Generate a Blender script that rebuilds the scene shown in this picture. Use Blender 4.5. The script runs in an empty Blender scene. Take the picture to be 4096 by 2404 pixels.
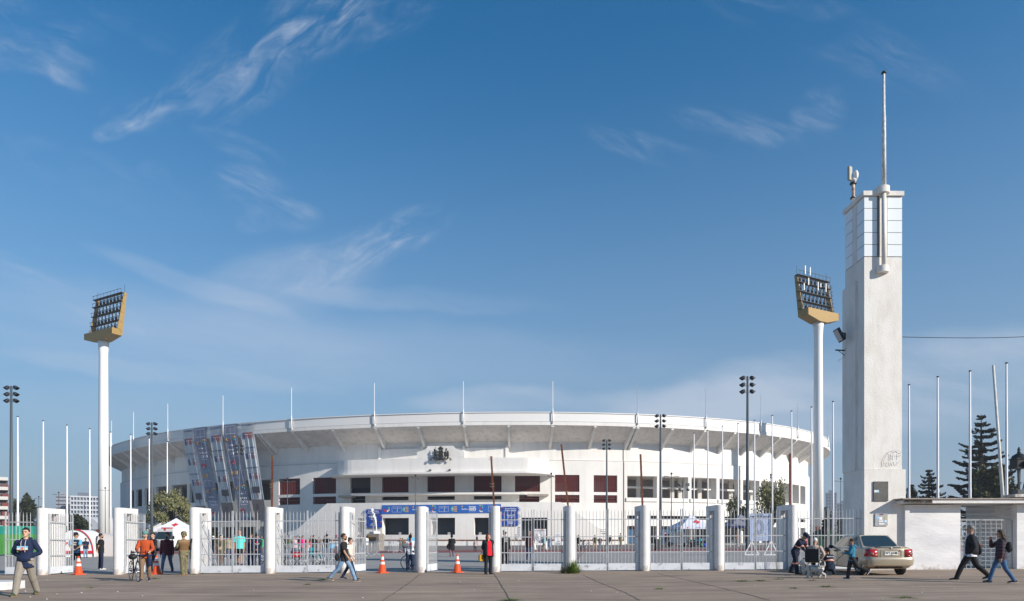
import bpy, math, random
import numpy as np
from mathutils import Vector, Matrix, Euler
R = math.radians
rnd = random.Random(7)
scene = bpy.context.scene
col = scene.collection
F, HC, PX0, PYH = 2730.0, 1.5, 2048.0, 2150.0     # focal length in photo pixels, eye height, principal column, horizon row
# ------------------------------------------------------------------ camera
cam_d = bpy.data.cameras.new('camera')
cam = bpy.data.objects.new('camera', cam_d)
col.objects.link(cam)
cam.location = (0, 0, HC)
cam.rotation_euler = (R(90), 0, 0)
cam_d.sensor_width = 36
cam_d.lens = 36 * F / 4096
cam_d.shift_y = (PYH - 1202) / 4096
cam_d.clip_start = 0.1
cam_d.clip_end = 8000
scene.camera = cam
# ------------------------------------------------------------------ light
SUN_EL, SUN_AZ = R(25.5), R(122)        # azimuth from +Y towards +X
tosun = Vector((math.cos(SUN_EL) * math.sin(SUN_AZ), math.cos(SUN_EL) * math.cos(SUN_AZ), math.sin(SUN_EL)))
sd = bpy.data.lights.new('sun', 'SUN')
sd.energy = 5.0
sd.angle = R(0.5)
sd.color = (1.0, 0.925, 0.83)
sun = bpy.data.objects.new('sun', sd)
col.objects.link(sun)
sun.rotation_euler = tosun.to_track_quat('Z', 'Y').to_euler()
world = bpy.data.worlds.new('World')
scene.world = world
world.use_nodes = True
WT = world.node_tree
scene.view_settings.view_transform = 'Standard'
scene.view_settings.look = 'None'
scene.view_settings.exposure = 0.25
scene.view_settings.gamma = 1.0
scene.cycles.max_bounces = 8
scene.cycles.transparent_max_bounces = 24
def build_world():
 nt = WT
 nt.nodes.clear()
 N, L = nt.nodes, nt.links
 def math_(op, a, b=None, c=None, clamp=False):
  n = N.new('ShaderNodeMath'); n.operation = op; n.use_clamp = clamp
  for i, v in enumerate((a, b, c)):
   if v is None: continue
   if isinstance(v, (int, float)): n.inputs[i].default_value = v
   else: L.new(v, n.inputs[i])
  return n.outputs[0]
 out = N.new('ShaderNodeOutputWorld')
 bg = N.new('ShaderNodeBackground')
 bg.inputs['Strength'].default_value = 0.15
 L.new(bg.outputs[0], out.inputs[0])
 sky = N.new('ShaderNodeTexSky')
 sky.sky_type = 'NISHITA'
 sky.sun_disc = False
 sky.sun_elevation = SUN_EL
 sky.sun_rotation = SUN_AZ
 sky.altitude = 500
 sky.air_density = 1.0
 sky.dust_density = 0.15
 sky.ozone_density = 2.6
 tc = N.new('ShaderNodeTexCoord')
 sep = N.new('ShaderNodeSeparateXYZ')
 L.new(tc.outputs['Generated'], sep.inputs[0])
 yy = math_('MAXIMUM', sep.outputs[1], 0.05)
 u = math_('DIVIDE', sep.outputs[0], yy)
 v = math_('DIVIDE', sep.outputs[2], yy)
 # domain warp shared by the wisps
 comb = N.new('ShaderNodeCombineXYZ'); L.new(u, comb.inputs[0]); L.new(v, comb.inputs[1])
 wn = N.new('ShaderNodeTexNoise'); wn.inputs['Scale'].default_value = 9; wn.inputs['Detail'].default_value = 5
 L.new(comb.outputs[0], wn.inputs['Vector'])
 wsep = N.new('ShaderNodeSeparateColor'); L.new(wn.outputs['Color'], wsep.inputs[0])
 uw = math_('ADD', u, math_('MULTIPLY', math_('SUBTRACT', wsep.outputs[0], 0.5), 0.035))
 vw = math_('ADD', v, math_('MULTIPLY', math_('SUBTRACT', wsep.outputs[1], 0.5), 0.035))
 def wisps(ang, sc, stretch, detail, lo, hi, dist=0.0, seed=0.0, warped=True):
  """streaky noise running along ang"""
  c, s = math.cos(ang), math.sin(ang)
  a, b = (uw, vw) if warped else (u, v)
  al = math_('ADD', math_('MULTIPLY', a, c), math_('MULTIPLY', b, s))
  ac = math_('SUBTRACT', math_('MULTIPLY', b, c), math_('MULTIPLY', a, s))
  cb = N.new('ShaderNodeCombineXYZ')
  L.new(math_('MULTIPLY', al, 1.0 / stretch), cb.inputs[0]); L.new(ac, cb.inputs[1]); cb.inputs[2].default_value = seed
  n = N.new('ShaderNodeTexNoise'); n.inputs['Scale'].default_value = sc; n.inputs['Detail'].default_value = detail
  n.inputs['Roughness'].default_value = 0.62; n.inputs['Distortion'].default_value = dist
  L.new(cb.outputs[0], n.inputs['Vector'])
  mr = N.new('ShaderNodeMapRange'); mr.interpolation_type = 'SMOOTHSTEP'
  mr.inputs[1].default_value = lo; mr.inputs[2].default_value = hi
  L.new(n.outputs[0], mr.inputs[0])
  return mr.outputs[0]
 def blob(px, py, la, lb, ang, warped=True):
  """soft elliptical region of the sky centred on a direction"""
  cu, cv = (px - PX0) / F, (PYH - py) / F
  c, s = math.cos(ang), math.sin(ang)
  a, b = (uw, vw) if warped else (u, v)
  du, dv = math_('SUBTRACT', a, cu), math_('SUBTRACT', b, cv)
  al = math_('ADD', math_('MULTIPLY', du, c * F / la), math_('MULTIPLY', dv, s * F / la))
  ac = math_('SUBTRACT', math_('MULTIPLY', dv, c * F / lb), math_('MULTIPLY', du, s * F / lb))
  d = math_('ADD', math_('MULTIPLY', al, al), math_('MULTIPLY', ac, ac))
  mr = N.new('ShaderNodeMapRange'); mr.interpolation_type = 'SMOOTHERSTEP'
  mr.inputs[1].default_value = 1.0; mr.inputs[2].default_value = 0.0
  L.new(d, mr.inputs[0])
  return mr.outputs[0]
 def both_(x, y): return math_('MULTIPLY', x, y)
 fil = both_(wisps(R(36), 30, 2.6, 10, 0.36, 0.80, 0.9, 1.0), wisps(R(20), 8, 1.5, 4, 0.34, 0.66, 0.3, 31.0))        # curly filaments rising to the right
 fil2 = both_(wisps(R(-24), 34, 4.0, 10, 0.34, 0.82, 0.5, 4.0), wisps(R(-10), 7, 1.6, 4, 0.32, 0.68, 0.3, 37.0))      # filaments falling to the right
 veil = wisps(R(-10), 7, 5.0, 7, 0.22, 0.80, 0.5, 9.0)       # long smooth veils
 tot = None
 def acc(x, k):
  nonlocal tot
  y = math_('MULTIPLY', x, k)
  tot = y if tot is None else math_('ADD', tot, y)
 def both(x, y): return math_('MULTIPLY', x, y)
 for (px, py, la, lb, ang, k) in (
   (1050, 220, 620, 220, 33, .52), (1250, 130, 330, 120, 25, .35), (900, 330, 200, 80, 45, .3), (1420, 90, 420, 130, 14, .6), (600, 430, 300, 70, 30, 0.75),
   (430, 530, 120, 50, 20, .6), (520, 440, 200, 90, -15, .5),
   (1360, 1030, 420, 130, 22, 0.65), (1600, 930, 280, 105, 25, 1.1)):
  acc(both(blob(px, py, la, lb, R(ang)), fil), k)
 for (px, py, la, lb, ang, k) in (
   (100, 170, 420, 170, -28, .75), (300, 90, 500, 110, -10, .3), (950, 590, 250, 70, -25, .45), (620, 690, 90, 60, -10, .4),
   (1060, 800, 270, 120, -22, 1.5), (1010, 880, 110, 60, 5, .8), (2600, 590, 300, 75, -12, .6), (2950, 500, 330, 85, -14, .5),
   (3280, 450, 150, 120, 40, .5), (3350, 150, 720, 150, -22, .32), (300, 1180, 900, 70, -24, .4), (400, 720, 700, 120, -18, .22)):
  acc(both(blob(px, py, la, lb, R(ang)), fil2), k)
 for (px, py, la, lb, ang, k) in (
   (1150, 1120, 480, 170, 8, .6), (780, 1130, 560, 55, -20, .45), (1650, 1190, 700, 60, -3, .45), (600, 1330, 1300, 260, -8, .35),
   (1500, 1400, 1700, 200, -4, .25), (3300, 1500, 1000, 150, 10, .8), (2700, 1620, 900, 110, 5, .9), (3900, 1480, 700, 220, 5, 1.1), (3000, 1700, 1200, 120, 2, .8), (600, 1480, 900, 60, -6, .5),
   (1950, 1600, 420, 70, 3, .9), (500, 1640, 1000, 140, -3, .35)):
  acc(both(blob(px, py, la, lb, R(ang)), veil), k)
 fac = math_('MINIMUM', math_('MULTIPLY', tot, 0.62), 0.6)
 # tint the clear sky a little, keep its own brightness
 hsv = N.new('ShaderNodeHueSaturation'); hsv.inputs['Saturation'].default_value = 1.33; hsv.inputs['Value'].default_value = 0.83; hsv.inputs['Hue'].default_value = 0.493
 L.new(sky.outputs[0], hsv.inputs['Color'])
 # pale haze low over the horizon, then the clouds
 hz = N.new('ShaderNodeMapRange'); hz.interpolation_type = 'SMOOTHSTEP'
 for k, q in zip((1, 2, 3, 4), (0.63, -0.10, 0.0, 1.0)): hz.inputs[k].default_value = q
 L.new(sep.outputs[2], hz.inputs[0])
 mh = N.new('ShaderNodeMix'); mh.data_type = 'RGBA'
 L.new(hz.outputs[0], mh.inputs[0]); L.new(hsv.outputs[0], mh.inputs[6]); mh.inputs[7].default_value = (1.52, 2.05, 2.75, 1)
 mix = N.new('ShaderNodeMix'); mix.data_type = 'RGBA'
 L.new(fac, mix.inputs[0]); L.new(mh.outputs[2], mix.inputs[6]); mix.inputs[7].default_value = (3.4, 3.75, 4.4, 1)
 L.new(mix.outputs[2], bg.inputs[0])
build_world()
# ------------------------------------------------------------------ helpers
MATS = {}
def mat(name, color, rough=0.8, metal=0.0, spec=0.3, var=0.0, vscale=3.0, bump=0.0, bscale=30.0, stretch=(1, 1, 1), color2=None, detail=5,
  alpha=1.0, coat=0.0, emit=None, trans=0.0):
 if name in MATS: return MATS[name]
 m = bpy.data.materials.new(name); m.use_nodes = True
 nt = m.node_tree; N, L = nt.nodes, nt.links
 p = N['Principled BSDF']
 p.inputs['Base Color'].default_value = (*color, 1)
 p.inputs['Roughness'].default_value = rough
 p.inputs['Metallic'].default_value = metal
 p.inputs['Specular IOR Level'].default_value = spec
 p.inputs['Coat Weight'].default_value = coat
 p.inputs['Alpha'].default_value = alpha
 p.inputs['Transmission Weight'].default_value = trans
 if emit: p.inputs['Emission Color'].default_value = (*emit, 1); p.inputs['Emission Strength'].default_value = 1
 if var or color2 or bump:
  tc = N.new('ShaderNodeTexCoord'); mp = N.new('ShaderNodeMapping'); mp.inputs['Scale'].default_value = stretch
  L.new(tc.outputs['Object'], mp.inputs[0])
 if var or color2:
  n = N.new('ShaderNodeTexNoise'); n.inputs['Scale'].default_value = vscale; n.inputs['Detail'].default_value = detail
  n.inputs['Roughness'].default_value = .6
  L.new(mp.outputs[0], n.inputs['Vector'])
  cr = N.new('ShaderNodeValToRGB')
  c2 = color2 or tuple(max(0, c * (1 - var)) for c in color)
  cr.color_ramp.elements[0].position = .33; cr.color_ramp.elements[0].color = (*c2, 1)
  cr.color_ramp.elements[1].position = .62; cr.color_ramp.elements[1].color = (*color, 1)
  L.new(n.outputs[0], cr.inputs[0]); L.new(cr.outputs[0], p.inputs['Base Color'])
 if bump:
  n2 = N.new('ShaderNodeTexNoise'); n2.inputs['Scale'].default_value = bscale; n2.inputs['Detail'].default_value = 4
  L.new(mp.outputs[0], n2.inputs['Vector'])
  b = N.new('ShaderNodeBump'); b.inputs['Strength'].default_value = bump; b.inputs['Distance'].default_value = .02
  L.new(n2.outputs[0], b.inputs['Height']); L.new(b.outputs[0], p.inputs['Normal'])
 MATS[name] = m
 return m
class MB:
 """collects polygons; build() links them as ONE mesh object"""
 def __init__(s): s.v, s.f, s.m, s.cur = [], [], [], 0
 def add(s, vs, fs, mi=None):
  o = len(s.v); s.v.extend(tuple(map(float, q)) for q in vs)
  for f in fs: s.f.append(tuple(i + o for i in f)); s.m.append(s.cur if mi is None else mi)
  return s
 def box(s, c, d, rz=0.0, mtx=None):
  x, y, z = (k / 2 for k in d)
  vs = [Vector((a * x, b * y, e * z)) for e in (-1, 1) for a, b in ((-1, -1), (1, -1), (1, 1), (-1, 1))]
  if rz: q = Matrix.Rotation(rz, 3, 'Z'); vs = [q @ w for w in vs]
  if mtx is not None: vs = [mtx @ w for w in vs]
  vs = [w + Vector(c) for w in vs]
  return s.add(vs, [(3, 2, 1, 0), (4, 5, 6, 7), (0, 1, 5, 4), (1, 2, 6, 5), (2, 3, 7, 6), (3, 0, 4, 7)])
 def b2(s, x0, x1, y0, y1, z0, z1):
  return s.box(((x0 + x1) / 2, (y0 + y1) / 2, (z0 + z1) / 2), (abs(x1 - x0), abs(y1 - y0), abs(z1 - z0)))
 def bar(s, a, b, w, h=None, up=(0, 0, 1)):
  a, b = Vector(a), Vector(b); d = b - a; L = d.length
  if L < 1e-6: return s
  d.normalize(); u = Vector(up)
  if abs(d.dot(u)) > .98: u = Vector((0, 1, 0))
  r = d.cross(u).normalized(); u = r.cross(d); h = h or w
  vs = [p + r * (i * w / 2) + u * (j * h / 2) for p in (a, b) for i, j in ((-1, -1), (1, -1), (1, 1), (-1, 1))]
  return s.add(vs, [(0, 1, 2, 3), (7, 6, 5, 4), (0, 4, 5, 1), (1, 5, 6, 2), (2, 6, 7, 3), (3, 7, 4, 0)])
 def tube(s, pts, rad, n=8, cap=True, sq=(1, 1), ref=None):
  pts = [Vector(p) for p in pts]
  if isinstance(rad, (int, float)): rad = [rad] * len(pts)
  o = len(s.v); u = None; vs = []
  for i, p in enumerate(pts):
   d = (pts[min(i + 1, len(pts) - 1)] - pts[max(i - 1, 0)])
   d = d.normalized() if d.length > 1e-9 else Vector((0, 0, 1))
   if u is None:
    u = Vector(ref) if ref else (Vector((0, 0, 1)) if abs(d.z) < .9 else Vector((0, 1, 0)))
   u = (u - d * u.dot(d)); u = u.normalized() if u.length > 1e-6 else d.orthogonal().normalized()
   w = d.cross(u)
   for k in range(n):
    a = 2 * math.pi * k / n
    vs.append(p + w * (math.cos(a) * rad[i] * sq[0]) + u * (math.sin(a) * rad[i] * sq[1]))
  fs = []
  for i in range(len(pts) - 1):
   for k in range(n):
    a, b = i * n + k, i * n + (k + 1) % n
    fs.append((a, b, b + n, a + n))
  if cap: fs.append(tuple(range(n))[::-1]); fs.append(tuple(range((len(pts) - 1) * n, len(pts) * n)))
  return s.add(vs, fs)
 def cyl(s, a, b, r, r2=None, n=12): return s.tube([a, b], [r, r if r2 is None else r2], n)
 def ell(s, c, r, mtx=None, nu=12, nv=8):
  c = Vector(c); vs = []
  for j in range(nv + 1):
   t = math.pi * j / nv
   for i in range(nu):
    a = 2 * math.pi * i / nu
    w = Vector((math.sin(t) * math.cos(a) * r[0], math.sin(t) * math.sin(a) * r[1], math.cos(t) * r[2]))
    vs.append((mtx @ w if mtx is not None else w) + c)
  fs = [(j * nu + i, (j + 1) * nu + i, (j + 1) * nu + (i + 1) % nu, j * nu + (i + 1) % nu) for j in range(nv) for i in range(nu)]
  return s.add(vs, fs)
 def lathe(s, prof, c=(0, 0, 0), n=16, a0=0, a1=2 * math.pi):
  full = abs(a1 - a0 - 2 * math.pi) < 1e-6; m = n if full else n + 1; vs = []
  for r, z in prof:
   for k in range(m):
    a = a0 + (a1 - a0) * k / n
    vs.append((c[0] + r * math.cos(a), c[1] + r * math.sin(a), c[2] + z))
  fs = []
  for i in range(len(prof) - 1):
   for k in range(n):
    a, b = i * m + k, i * m + (k + 1) % m
    fs.append((a, b, b + m, a + m))
  return s.add(vs, fs)
 def prism(s, poly, y0, y1, fn=None):
  """poly = [(x,z)], extruded from y0 to y1; fn maps the point on"""
  n = len(poly)
  vs = [(x, y0, z) for x, z in poly] + [(x, y1, z) for x, z in poly]
  if fn: vs = [fn(*q) for q in vs]
  return s.add(vs, [tuple(range(n)), tuple(range(2 * n - 1, n - 1, -1))] + [(i, i + n, (i + 1) % n + n, (i + 1) % n) for i in range(n)])
 def zprism(s, poly, z0, z1):
  n = len(poly)
  vs = [(x, y, z0) for x, y in poly] + [(x, y, z1) for x, y in poly]
  return s.add(vs, [tuple(range(n))[::-1], tuple(range(n, 2 * n))] + [(i, (i + 1) % n, (i + 1) % n + n, i + n) for i in range(n)])
 def sheet(s, fn, us, vs_):
  o = [fn(u, v) for v in vs_ for u in us]; n = len(us)
  return s.add(o, [(j * n + i, j * n + i + 1, (j + 1) * n + i + 1, (j + 1) * n + i) for j in range(len(vs_) - 1) for i in range(n - 1)])
 def build(s, name, m, parent=None, smooth=False, fix=True):
  me = bpy.data.meshes.new(name)
  me.from_pydata(s.v, [], s.f)
  ms = m if isinstance(m, (list, tuple)) else [m]
  for q in ms: me.materials.append(q)
  if len(ms) > 1: me.polygons.foreach_set('material_index', [min(i, len(ms) - 1) for i in s.m])
  if smooth: me.polygons.foreach_set('use_smooth', [True] * len(me.polygons))
  if fix:
   import bmesh
   bm = bmesh.new(); bm.from_mesh(me); bmesh.ops.recalc_face_normals(bm, faces=bm.faces); bm.to_mesh(me); bm.free()
  o = bpy.data.objects.new(name, me); col.objects.link(o)
  if parent is not None: o.parent = parent
  return o
def smooth_by_angle(o, deg=35):
 import bmesh
 me = o.data; me.polygons.foreach_set('use_smooth', [True] * len(me.polygons))
 bm = bmesh.new(); bm.from_mesh(me); bmesh.ops.remove_doubles(bm, verts=bm.verts, dist=1e-5)
 for e in bm.edges:
  e.smooth = len(e.link_faces) == 2 and e.calc_face_angle(0) < R(deg)
 bm.to_mesh(me); bm.free()
 return o
def tag(o, label=None, cat=None, group=None, kind=None):
 if label: o['label'] = label
 if cat: o['category'] = cat
 if group: o['group'] = group
 if kind: o['kind'] = kind
 return o
def thing(name, label, cat, loc=(0, 0, 0), rz=0.0, group=None):
 o = bpy.data.objects.new(name, None); col.objects.link(o)
 o.empty_display_size = .2; o.location = loc; o.rotation_euler = (0, 0, rz)
 return tag(o, label, cat, group)
def kids(o): return [c for c in bpy.data.objects if c.parent == o]
def dup(root, loc, rz=None, label=None, group=None, scale=None):
 def rec(o, par):
  c = o.copy(); col.objects.link(c)
  if par is not None: c.parent = par
  for ch in o.children: rec(ch, c)
  return c
 r = rec(root, None); r.location = loc
 if rz is not None: r.rotation_euler = (0, 0, rz)
 if scale: r.scale = (scale,) * 3 if isinstance(scale, (int, float)) else scale
 if label: r['label'] = label
 if group: r['group'] = group
 return r
def lettering(txt, size, mtx, m, parent, name='lettering', align='CENTER', ext=0.004, bold=0.0, xs=1.0):
 cu = bpy.data.curves.new(name, 'FONT'); cu.body = txt; cu.size = size; cu.align_x = align; cu.align_y = 'CENTER'
 cu.extrude = ext; cu.offset = bold; cu.resolution_u = 3
 t = bpy.data.objects.new(name, cu)
 col.objects.link(t)
 dg = bpy.context.evaluated_depsgraph_get()
 me = bpy.data.meshes.new_from_object(t.evaluated_get(dg))
 bpy.data.objects.remove(t); bpy.data.curves.remove(cu)
 me.materials.clear(); me.materials.append(m)
 me.transform(mtx @ Matrix.Diagonal((xs, 1, 1, 1)))
 o = bpy.data.objects.new(name, me); col.objects.link(o); o.parent = parent
 return o
def frame_m(origin, right, up):
 """matrix whose local X runs along right, local Y along up"""
 r = Vector(right).normalized(); u = Vector(up); u = (u - r * u.dot(r)).normalized(); n = r.cross(u)
 return Matrix(((r.x, u.x, n.x, origin[0]), (r.y, u.y, n.y, origin[1]), (r.z, u.z, n.z, origin[2]), (0, 0, 0, 1)))
def clamp(x, a, b): return max(a, min(b, x))
def g(x, y):
 """height of the gently rising ground"""
 return 0.1 + 0.0055 * clamp(x, -25, 25) + 0.0022 * clamp(y - 30, 0, 100)
def place(px, py):
 """where the ground lies at a photo pixel"""
 D = 30.0
 for _ in range(30): D = F * (HC - g((px - PX0) / F * D, D)) / (py - PYH)
 x = (px - PX0) / F * D
 return Vector((x, D, g(x, D)))
def pt(px, py, D): return Vector(((px - PX0) / F * D, D, HC + (PYH - py) / F * D))
def gx(px, D):
 x = (px - PX0) / F * D
 return Vector((x, D, g(x, D)))
# ------------------------------------------------------------------ common materials
M_white = mat('white_plaster', (.80, .79, .76), .85, var=.10, vscale=.5, bump=.15, bscale=12)
M_wall = mat('stadium_plaster', (.81, .785, .745), .85, var=.08, vscale=.22, stretch=(1, 1, .35))
M_soffit = mat('soffit_concrete', (.74, .70, .655), .9, var=.10, vscale=.35, stretch=(1, 1, 3))
M_panel = mat('white_panel', (.78, .765, .74), .55)
def add_streaks(m, c, amt, sc=1.0, lo=.50, hi=.78):
 nt = m.node_tree; N, L = nt.nodes, nt.links; p = N['Principled BSDF']; old = p.inputs['Base Color'].links[0].from_socket; tc = N.new('ShaderNodeTexCoord')
 for st, a in (((1.3, 1.3, .05), amt), ((.5, .5, .5), amt * .6)):
  mp = N.new('ShaderNodeMapping'); mp.inputs['Scale'].default_value = [q * sc for q in st]; L.new(tc.outputs['Object'], mp.inputs[0])
  n = N.new('ShaderNodeTexNoise'); n.inputs['Scale'].default_value = 1; n.inputs['Detail'].default_value = 8; n.inputs['Roughness'].default_value = .65; L.new(mp.outputs[0], n.inputs['Vector'])
  mr = N.new('ShaderNodeMapRange'); mr.inputs[1].default_value = lo; mr.inputs[2].default_value = hi; mr.inputs[4].default_value = a; L.new(n.outputs[0], mr.inputs[0])
  mx = N.new('ShaderNodeMix'); mx.data_type = 'RGBA'; L.new(mr.outputs[0], mx.inputs[0]); L.new(old, mx.inputs[6]); mx.inputs[7].default_value = (*c, 1); old = mx.outputs[2]
 L.new(old, p.inputs['Base Color'])
add_streaks(M_wall, (.45, .41, .36), .32)
add_streaks(M_soffit, (.22, .20, .18), .5)
M_joint = mat('dark_joint', (.16, .15, .14), .9)
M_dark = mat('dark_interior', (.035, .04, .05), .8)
M_rust = mat('rusty_iron', (.17, .06, .035), .85, color2=(.08, .03, .02), vscale=9)
M_redgrille = mat('red_iron', (.30, .06, .05), .6, var=.3, vscale=4)
M_galv = mat('galvanised_steel', (.55, .58, .60), .5, .55)
M_blackm = mat('black_metal', (.022, .024, .028), .45)
M_polegrey = mat('dark_grey_paint', (.075, .09, .10), .5)
M_whitepole = mat('white_pole_paint', (.76, .75, .75), .45)
M_rubber = mat('black_rubber', (.02, .02, .022), .8)
M_blue = mat('blue_sign', (.015, .065, .33), .5)
M_ink = mat('black_ink', (.02, .02, .025), .7)
M_wink = mat('white_ink', (.86, .86, .86), .6)
M_paper = mat('white_paper', (.80, .80, .80), .8)
M_red = mat('signal_red', (.65, .03, .03), .6)
# ------------------------------------------------------------------ ground
M_fore = mat('worn_forecourt', (.375, .287, .215), .92, var=.18, vscale=.55, bump=.25, bscale=9, detail=9)
def add_forecourt_wear(m):
 nt = m.node_tree; N, L = nt.nodes, nt.links; p = N['Principled BSDF']
 old = p.inputs['Base Color'].links[0].from_socket
 tc = N.new('ShaderNodeTexCoord'); mp = N.new('ShaderNodeMapping'); mp.inputs['Scale'].default_value = (.25, 1.6, 1)
 L.new(tc.outputs['Object'], mp.inputs[0])
 n = N.new('ShaderNodeTexNoise'); n.inputs['Scale'].default_value = 1.1; n.inputs['Detail'].default_value = 9; n.inputs['Roughness'].default_value = .68
 L.new(mp.outputs[0], n.inputs['Vector'])
 mr = N.new('ShaderNodeMapRange'); mr.inputs[1].default_value = .35; mr.inputs[2].default_value = .68; mr.inputs[3].default_value = .64; mr.inputs[4].default_value = 1.12
 L.new(n.outputs[0], mr.inputs[0])
 n2 = N.new('ShaderNodeTexNoise'); n2.inputs['Scale'].default_value = 40; n2.inputs['Detail'].default_value = 2
 L.new(tc.outputs['Object'], n2.inputs['Vector'])
 mr2 = N.new('ShaderNodeMapRange'); mr2.inputs[1].default_value = .3; mr2.inputs[2].default_value = .7; mr2.inputs[3].default_value = .84; mr2.inputs[4].default_value = 1.12
 L.new(n2.outputs[0], mr2.inputs[0])
 mu = N.new('ShaderNodeMath'); mu.operation = 'MULTIPLY'; L.new(mr.outputs[0], mu.inputs[0]); L.new(mr2.outputs[0], mu.inputs[1])
 vm = N.new('ShaderNodeVectorMath'); vm.operation = 'SCALE'; L.new(old, vm.inputs[0]); L.new(mu.outputs[0], vm.inputs['Scale'])
 L.new(vm.outputs[0], p.inputs['Base Color'])
add_forecourt_wear(M_fore)
M_plaza = mat('grey_plaza_paving', (.31, .297, .28), .9, var=.08, vscale=.3, detail=8)
M_plazar = mat('red_plaza_stripe', (.23, .075, .07), .9, var=.2, vscale=1.5)
M_plazab = mat('brown_plaza_paving', (.20, .175, .16), .9, var=.12, vscale=.6)
M_dirt = mat('dry_earth', (.17, .13, .09), .95, var=.4, vscale=1.5, color2=(.07, .075, .03))
def ground_sheet(name, mt, x0, x1, y0, y1, dz, label, cat='ground', parent=None):
 xs = sorted(set([x0, x1] + [q for q in (-25, 25) if x0 < q < x1]))
 ys = sorted(set([y0, y1] + [q for q in (30, 130) if y0 < q < y1]))
 b = MB(); b.sheet(lambda x, y: (x, y, g(x, y) + dz), xs, ys)
 o = b.build(name, mt)
 return tag(o, label, cat, kind='structure')
FY = 27.95                                   # line where the forecourt meets the plaza
ground_sheet('ground', M_dirt, -3500, 3500, -60, 6000, -.03, 'dusty bare ground reaching to the horizon')
ground_sheet('forecourt', M_fore, -140, 140, -40, FY, 0, 'worn brown grey asphalt forecourt in front of the gates', 'pavement')
ground_sheet('plaza', M_plaza, -140, 140, FY, 150, .004, 'smooth light grey plaza behind the gates', 'pavement')
ys0 = place(2048, 2209).y; ys1 = place(2048, 2202).y
ground_sheet('plaza_red_stripe', M_plazar, -60, 120, ys0, ys1 + 2, .012, 'broad dull red stripe crossing the plaza', 'pavement marking')
ground_sheet('plaza_brown_lane', M_plazab, -60, 120, ys1 + 2, 103, .010, 'brown paved lane between the plaza stripe and the stadium', 'pavement')
ground_sheet('plaza_thin_red_stripe', M_plazar, -60, 120, 93, 94.2, .018, 'thin red line across the brown lane', 'pavement marking')
# dark expansion joints in the forecourt
M_crack = mat('joint_dirt', (.11, .09, .075), .95)
def crack(pts, w):
 b = MB(); L, Rr = [], []
 q = [place(*p) for p in pts]; fine = []
 for a, c in zip(q[:-1], q[1:]):
  n = max(2, int((c - a).length / .25))
  for i in range(n):
   t = a.lerp(c, i / n); t.x += rnd.uniform(-.015, .015); t.y += rnd.uniform(-.01, .01); fine.append(t)
 fine.append(q[-1])
 vs, fs = [], []
 for i, p in enumerate(fine):
  d = (fine[min(i + 1, len(fine) - 1)] - fine[max(0, i - 1)]); d.z = 0; d.normalize(); s = Vector((-d.y, d.x, 0)) * (w * rnd.uniform(.6, 1.3) / 2)
  for k in (p + s, p - s): vs.append((k.x, k.y, g(k.x, k.y) + .005))
 for i in range(len(fine) - 1): fs.append((2 * i, 2 * i + 1, 2 * i + 3, 2 * i + 2))
 b.add(vs, fs)
 o = b.build('pavement_joint', M_crack)
 return tag(o, None, 'pavement joint', kind='structure')
for pts, w, lab in (([(1680, 2297), (1640, 2330), (1530, 2404)], .032, 'dark joint running from the open gates towards the front edge, leaning left'),
     ([(1975, 2293), (1995, 2325), (2038, 2398)], .032, 'dark joint running forward from the pillar by the red dressed woman'),
     ([(2330, 2300), (2420, 2340), (2500, 2370), (2560, 2402)], .03, 'dark slanting joint in front of the grass clump'),
     ([(2630, 2294), (2800, 2332), (3000, 2380), (3080, 2402)], .03, 'long dark slanting joint in front of the closed gates'),
     ([(0, 2350), (400, 2352), (800, 2349), (1240, 2347)], .03, 'faint cross joint in front of the pillars with open gates'),
     ([(1250, 2337), (1600, 2336), (2300, 2331), (3000, 2326), (3700, 2321)], .03, 'faint long cross joint in the middle of the forecourt')):
 crack(pts, w)['label'] = lab
# ------------------------------------------------------------------ stadium plan
def plan():
 P = [(428, 1794), (450, 1780), (480, 1773), (534, 1757), (603, 1739), (700, 1724), (892, 1701), (1028, 1689), (1166, 1678), (1328, 1668.6), (1497.5, 1661), (1671.6, 1655), (1853, 1651), (2033, 1650),
   (2211, 1649.6), (2381.5, 1653), (2550, 1657.5), (2692, 1664), (2824, 1673), (2944, 1682), (3044, 1692.5), (3123, 1703), (3192, 1715.6), (3253, 1730), (3302, 1748), (3326, 1764)]
 P = np.array(P, float); D = F * (22 - HC) / (PYH - P[:, 1])
 front = np.c_[(P[:, 0] - PX0) * D / F, D]
 back = np.array([(73, 158), (75, 174), (73, 196), (63, 223), (42, 250), (0, 268), (-46, 265), (-82, 246), (-101, 214), (-105, 187), (-101, 166)])
 pts = np.r_[front, back]; n = 1440
 c = np.r_[pts, pts[:1]]; s = np.r_[0, np.cumsum(np.hypot(*np.diff(c, axis=0).T))]; Lt = s[-1]
 t = np.arange(n) * Lt / n
 q = np.c_[np.interp(t, s, c[:, 0]), np.interp(t, s, c[:, 1])]
 fr = np.fft.rfft(q, axis=0); k = np.arange(fr.shape[0])[:, None] * 2 * np.pi / Lt
 return np.fft.irfft(fr * np.exp(-(k * 4.8) ** 2 / 2), n, axis=0)
PLAN = plan(); NP_ = len(PLAN)
_T = np.roll(PLAN, -1, 0) - np.roll(PLAN, 1, 0); _T /= np.hypot(*_T.T)[:, None]
NRM = np.c_[_T[:, 1], -_T[:, 0]]                       # outward normal
def curve_pt(i, d):
 """point on the plan curve pushed out (d>0) or in (d<0); i is a fractional index"""
 i0 = int(math.floor(i)) % NP_; i1 = (i0 + 1) % NP_; t = i - math.floor(i)
 p = PLAN[i0] * (1 - t) + PLAN[i1] * t; n = NRM[i0] * (1 - t) + NRM[i1] * t
 return p[0] + n[0] * d, p[1] + n[1] * d
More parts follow.
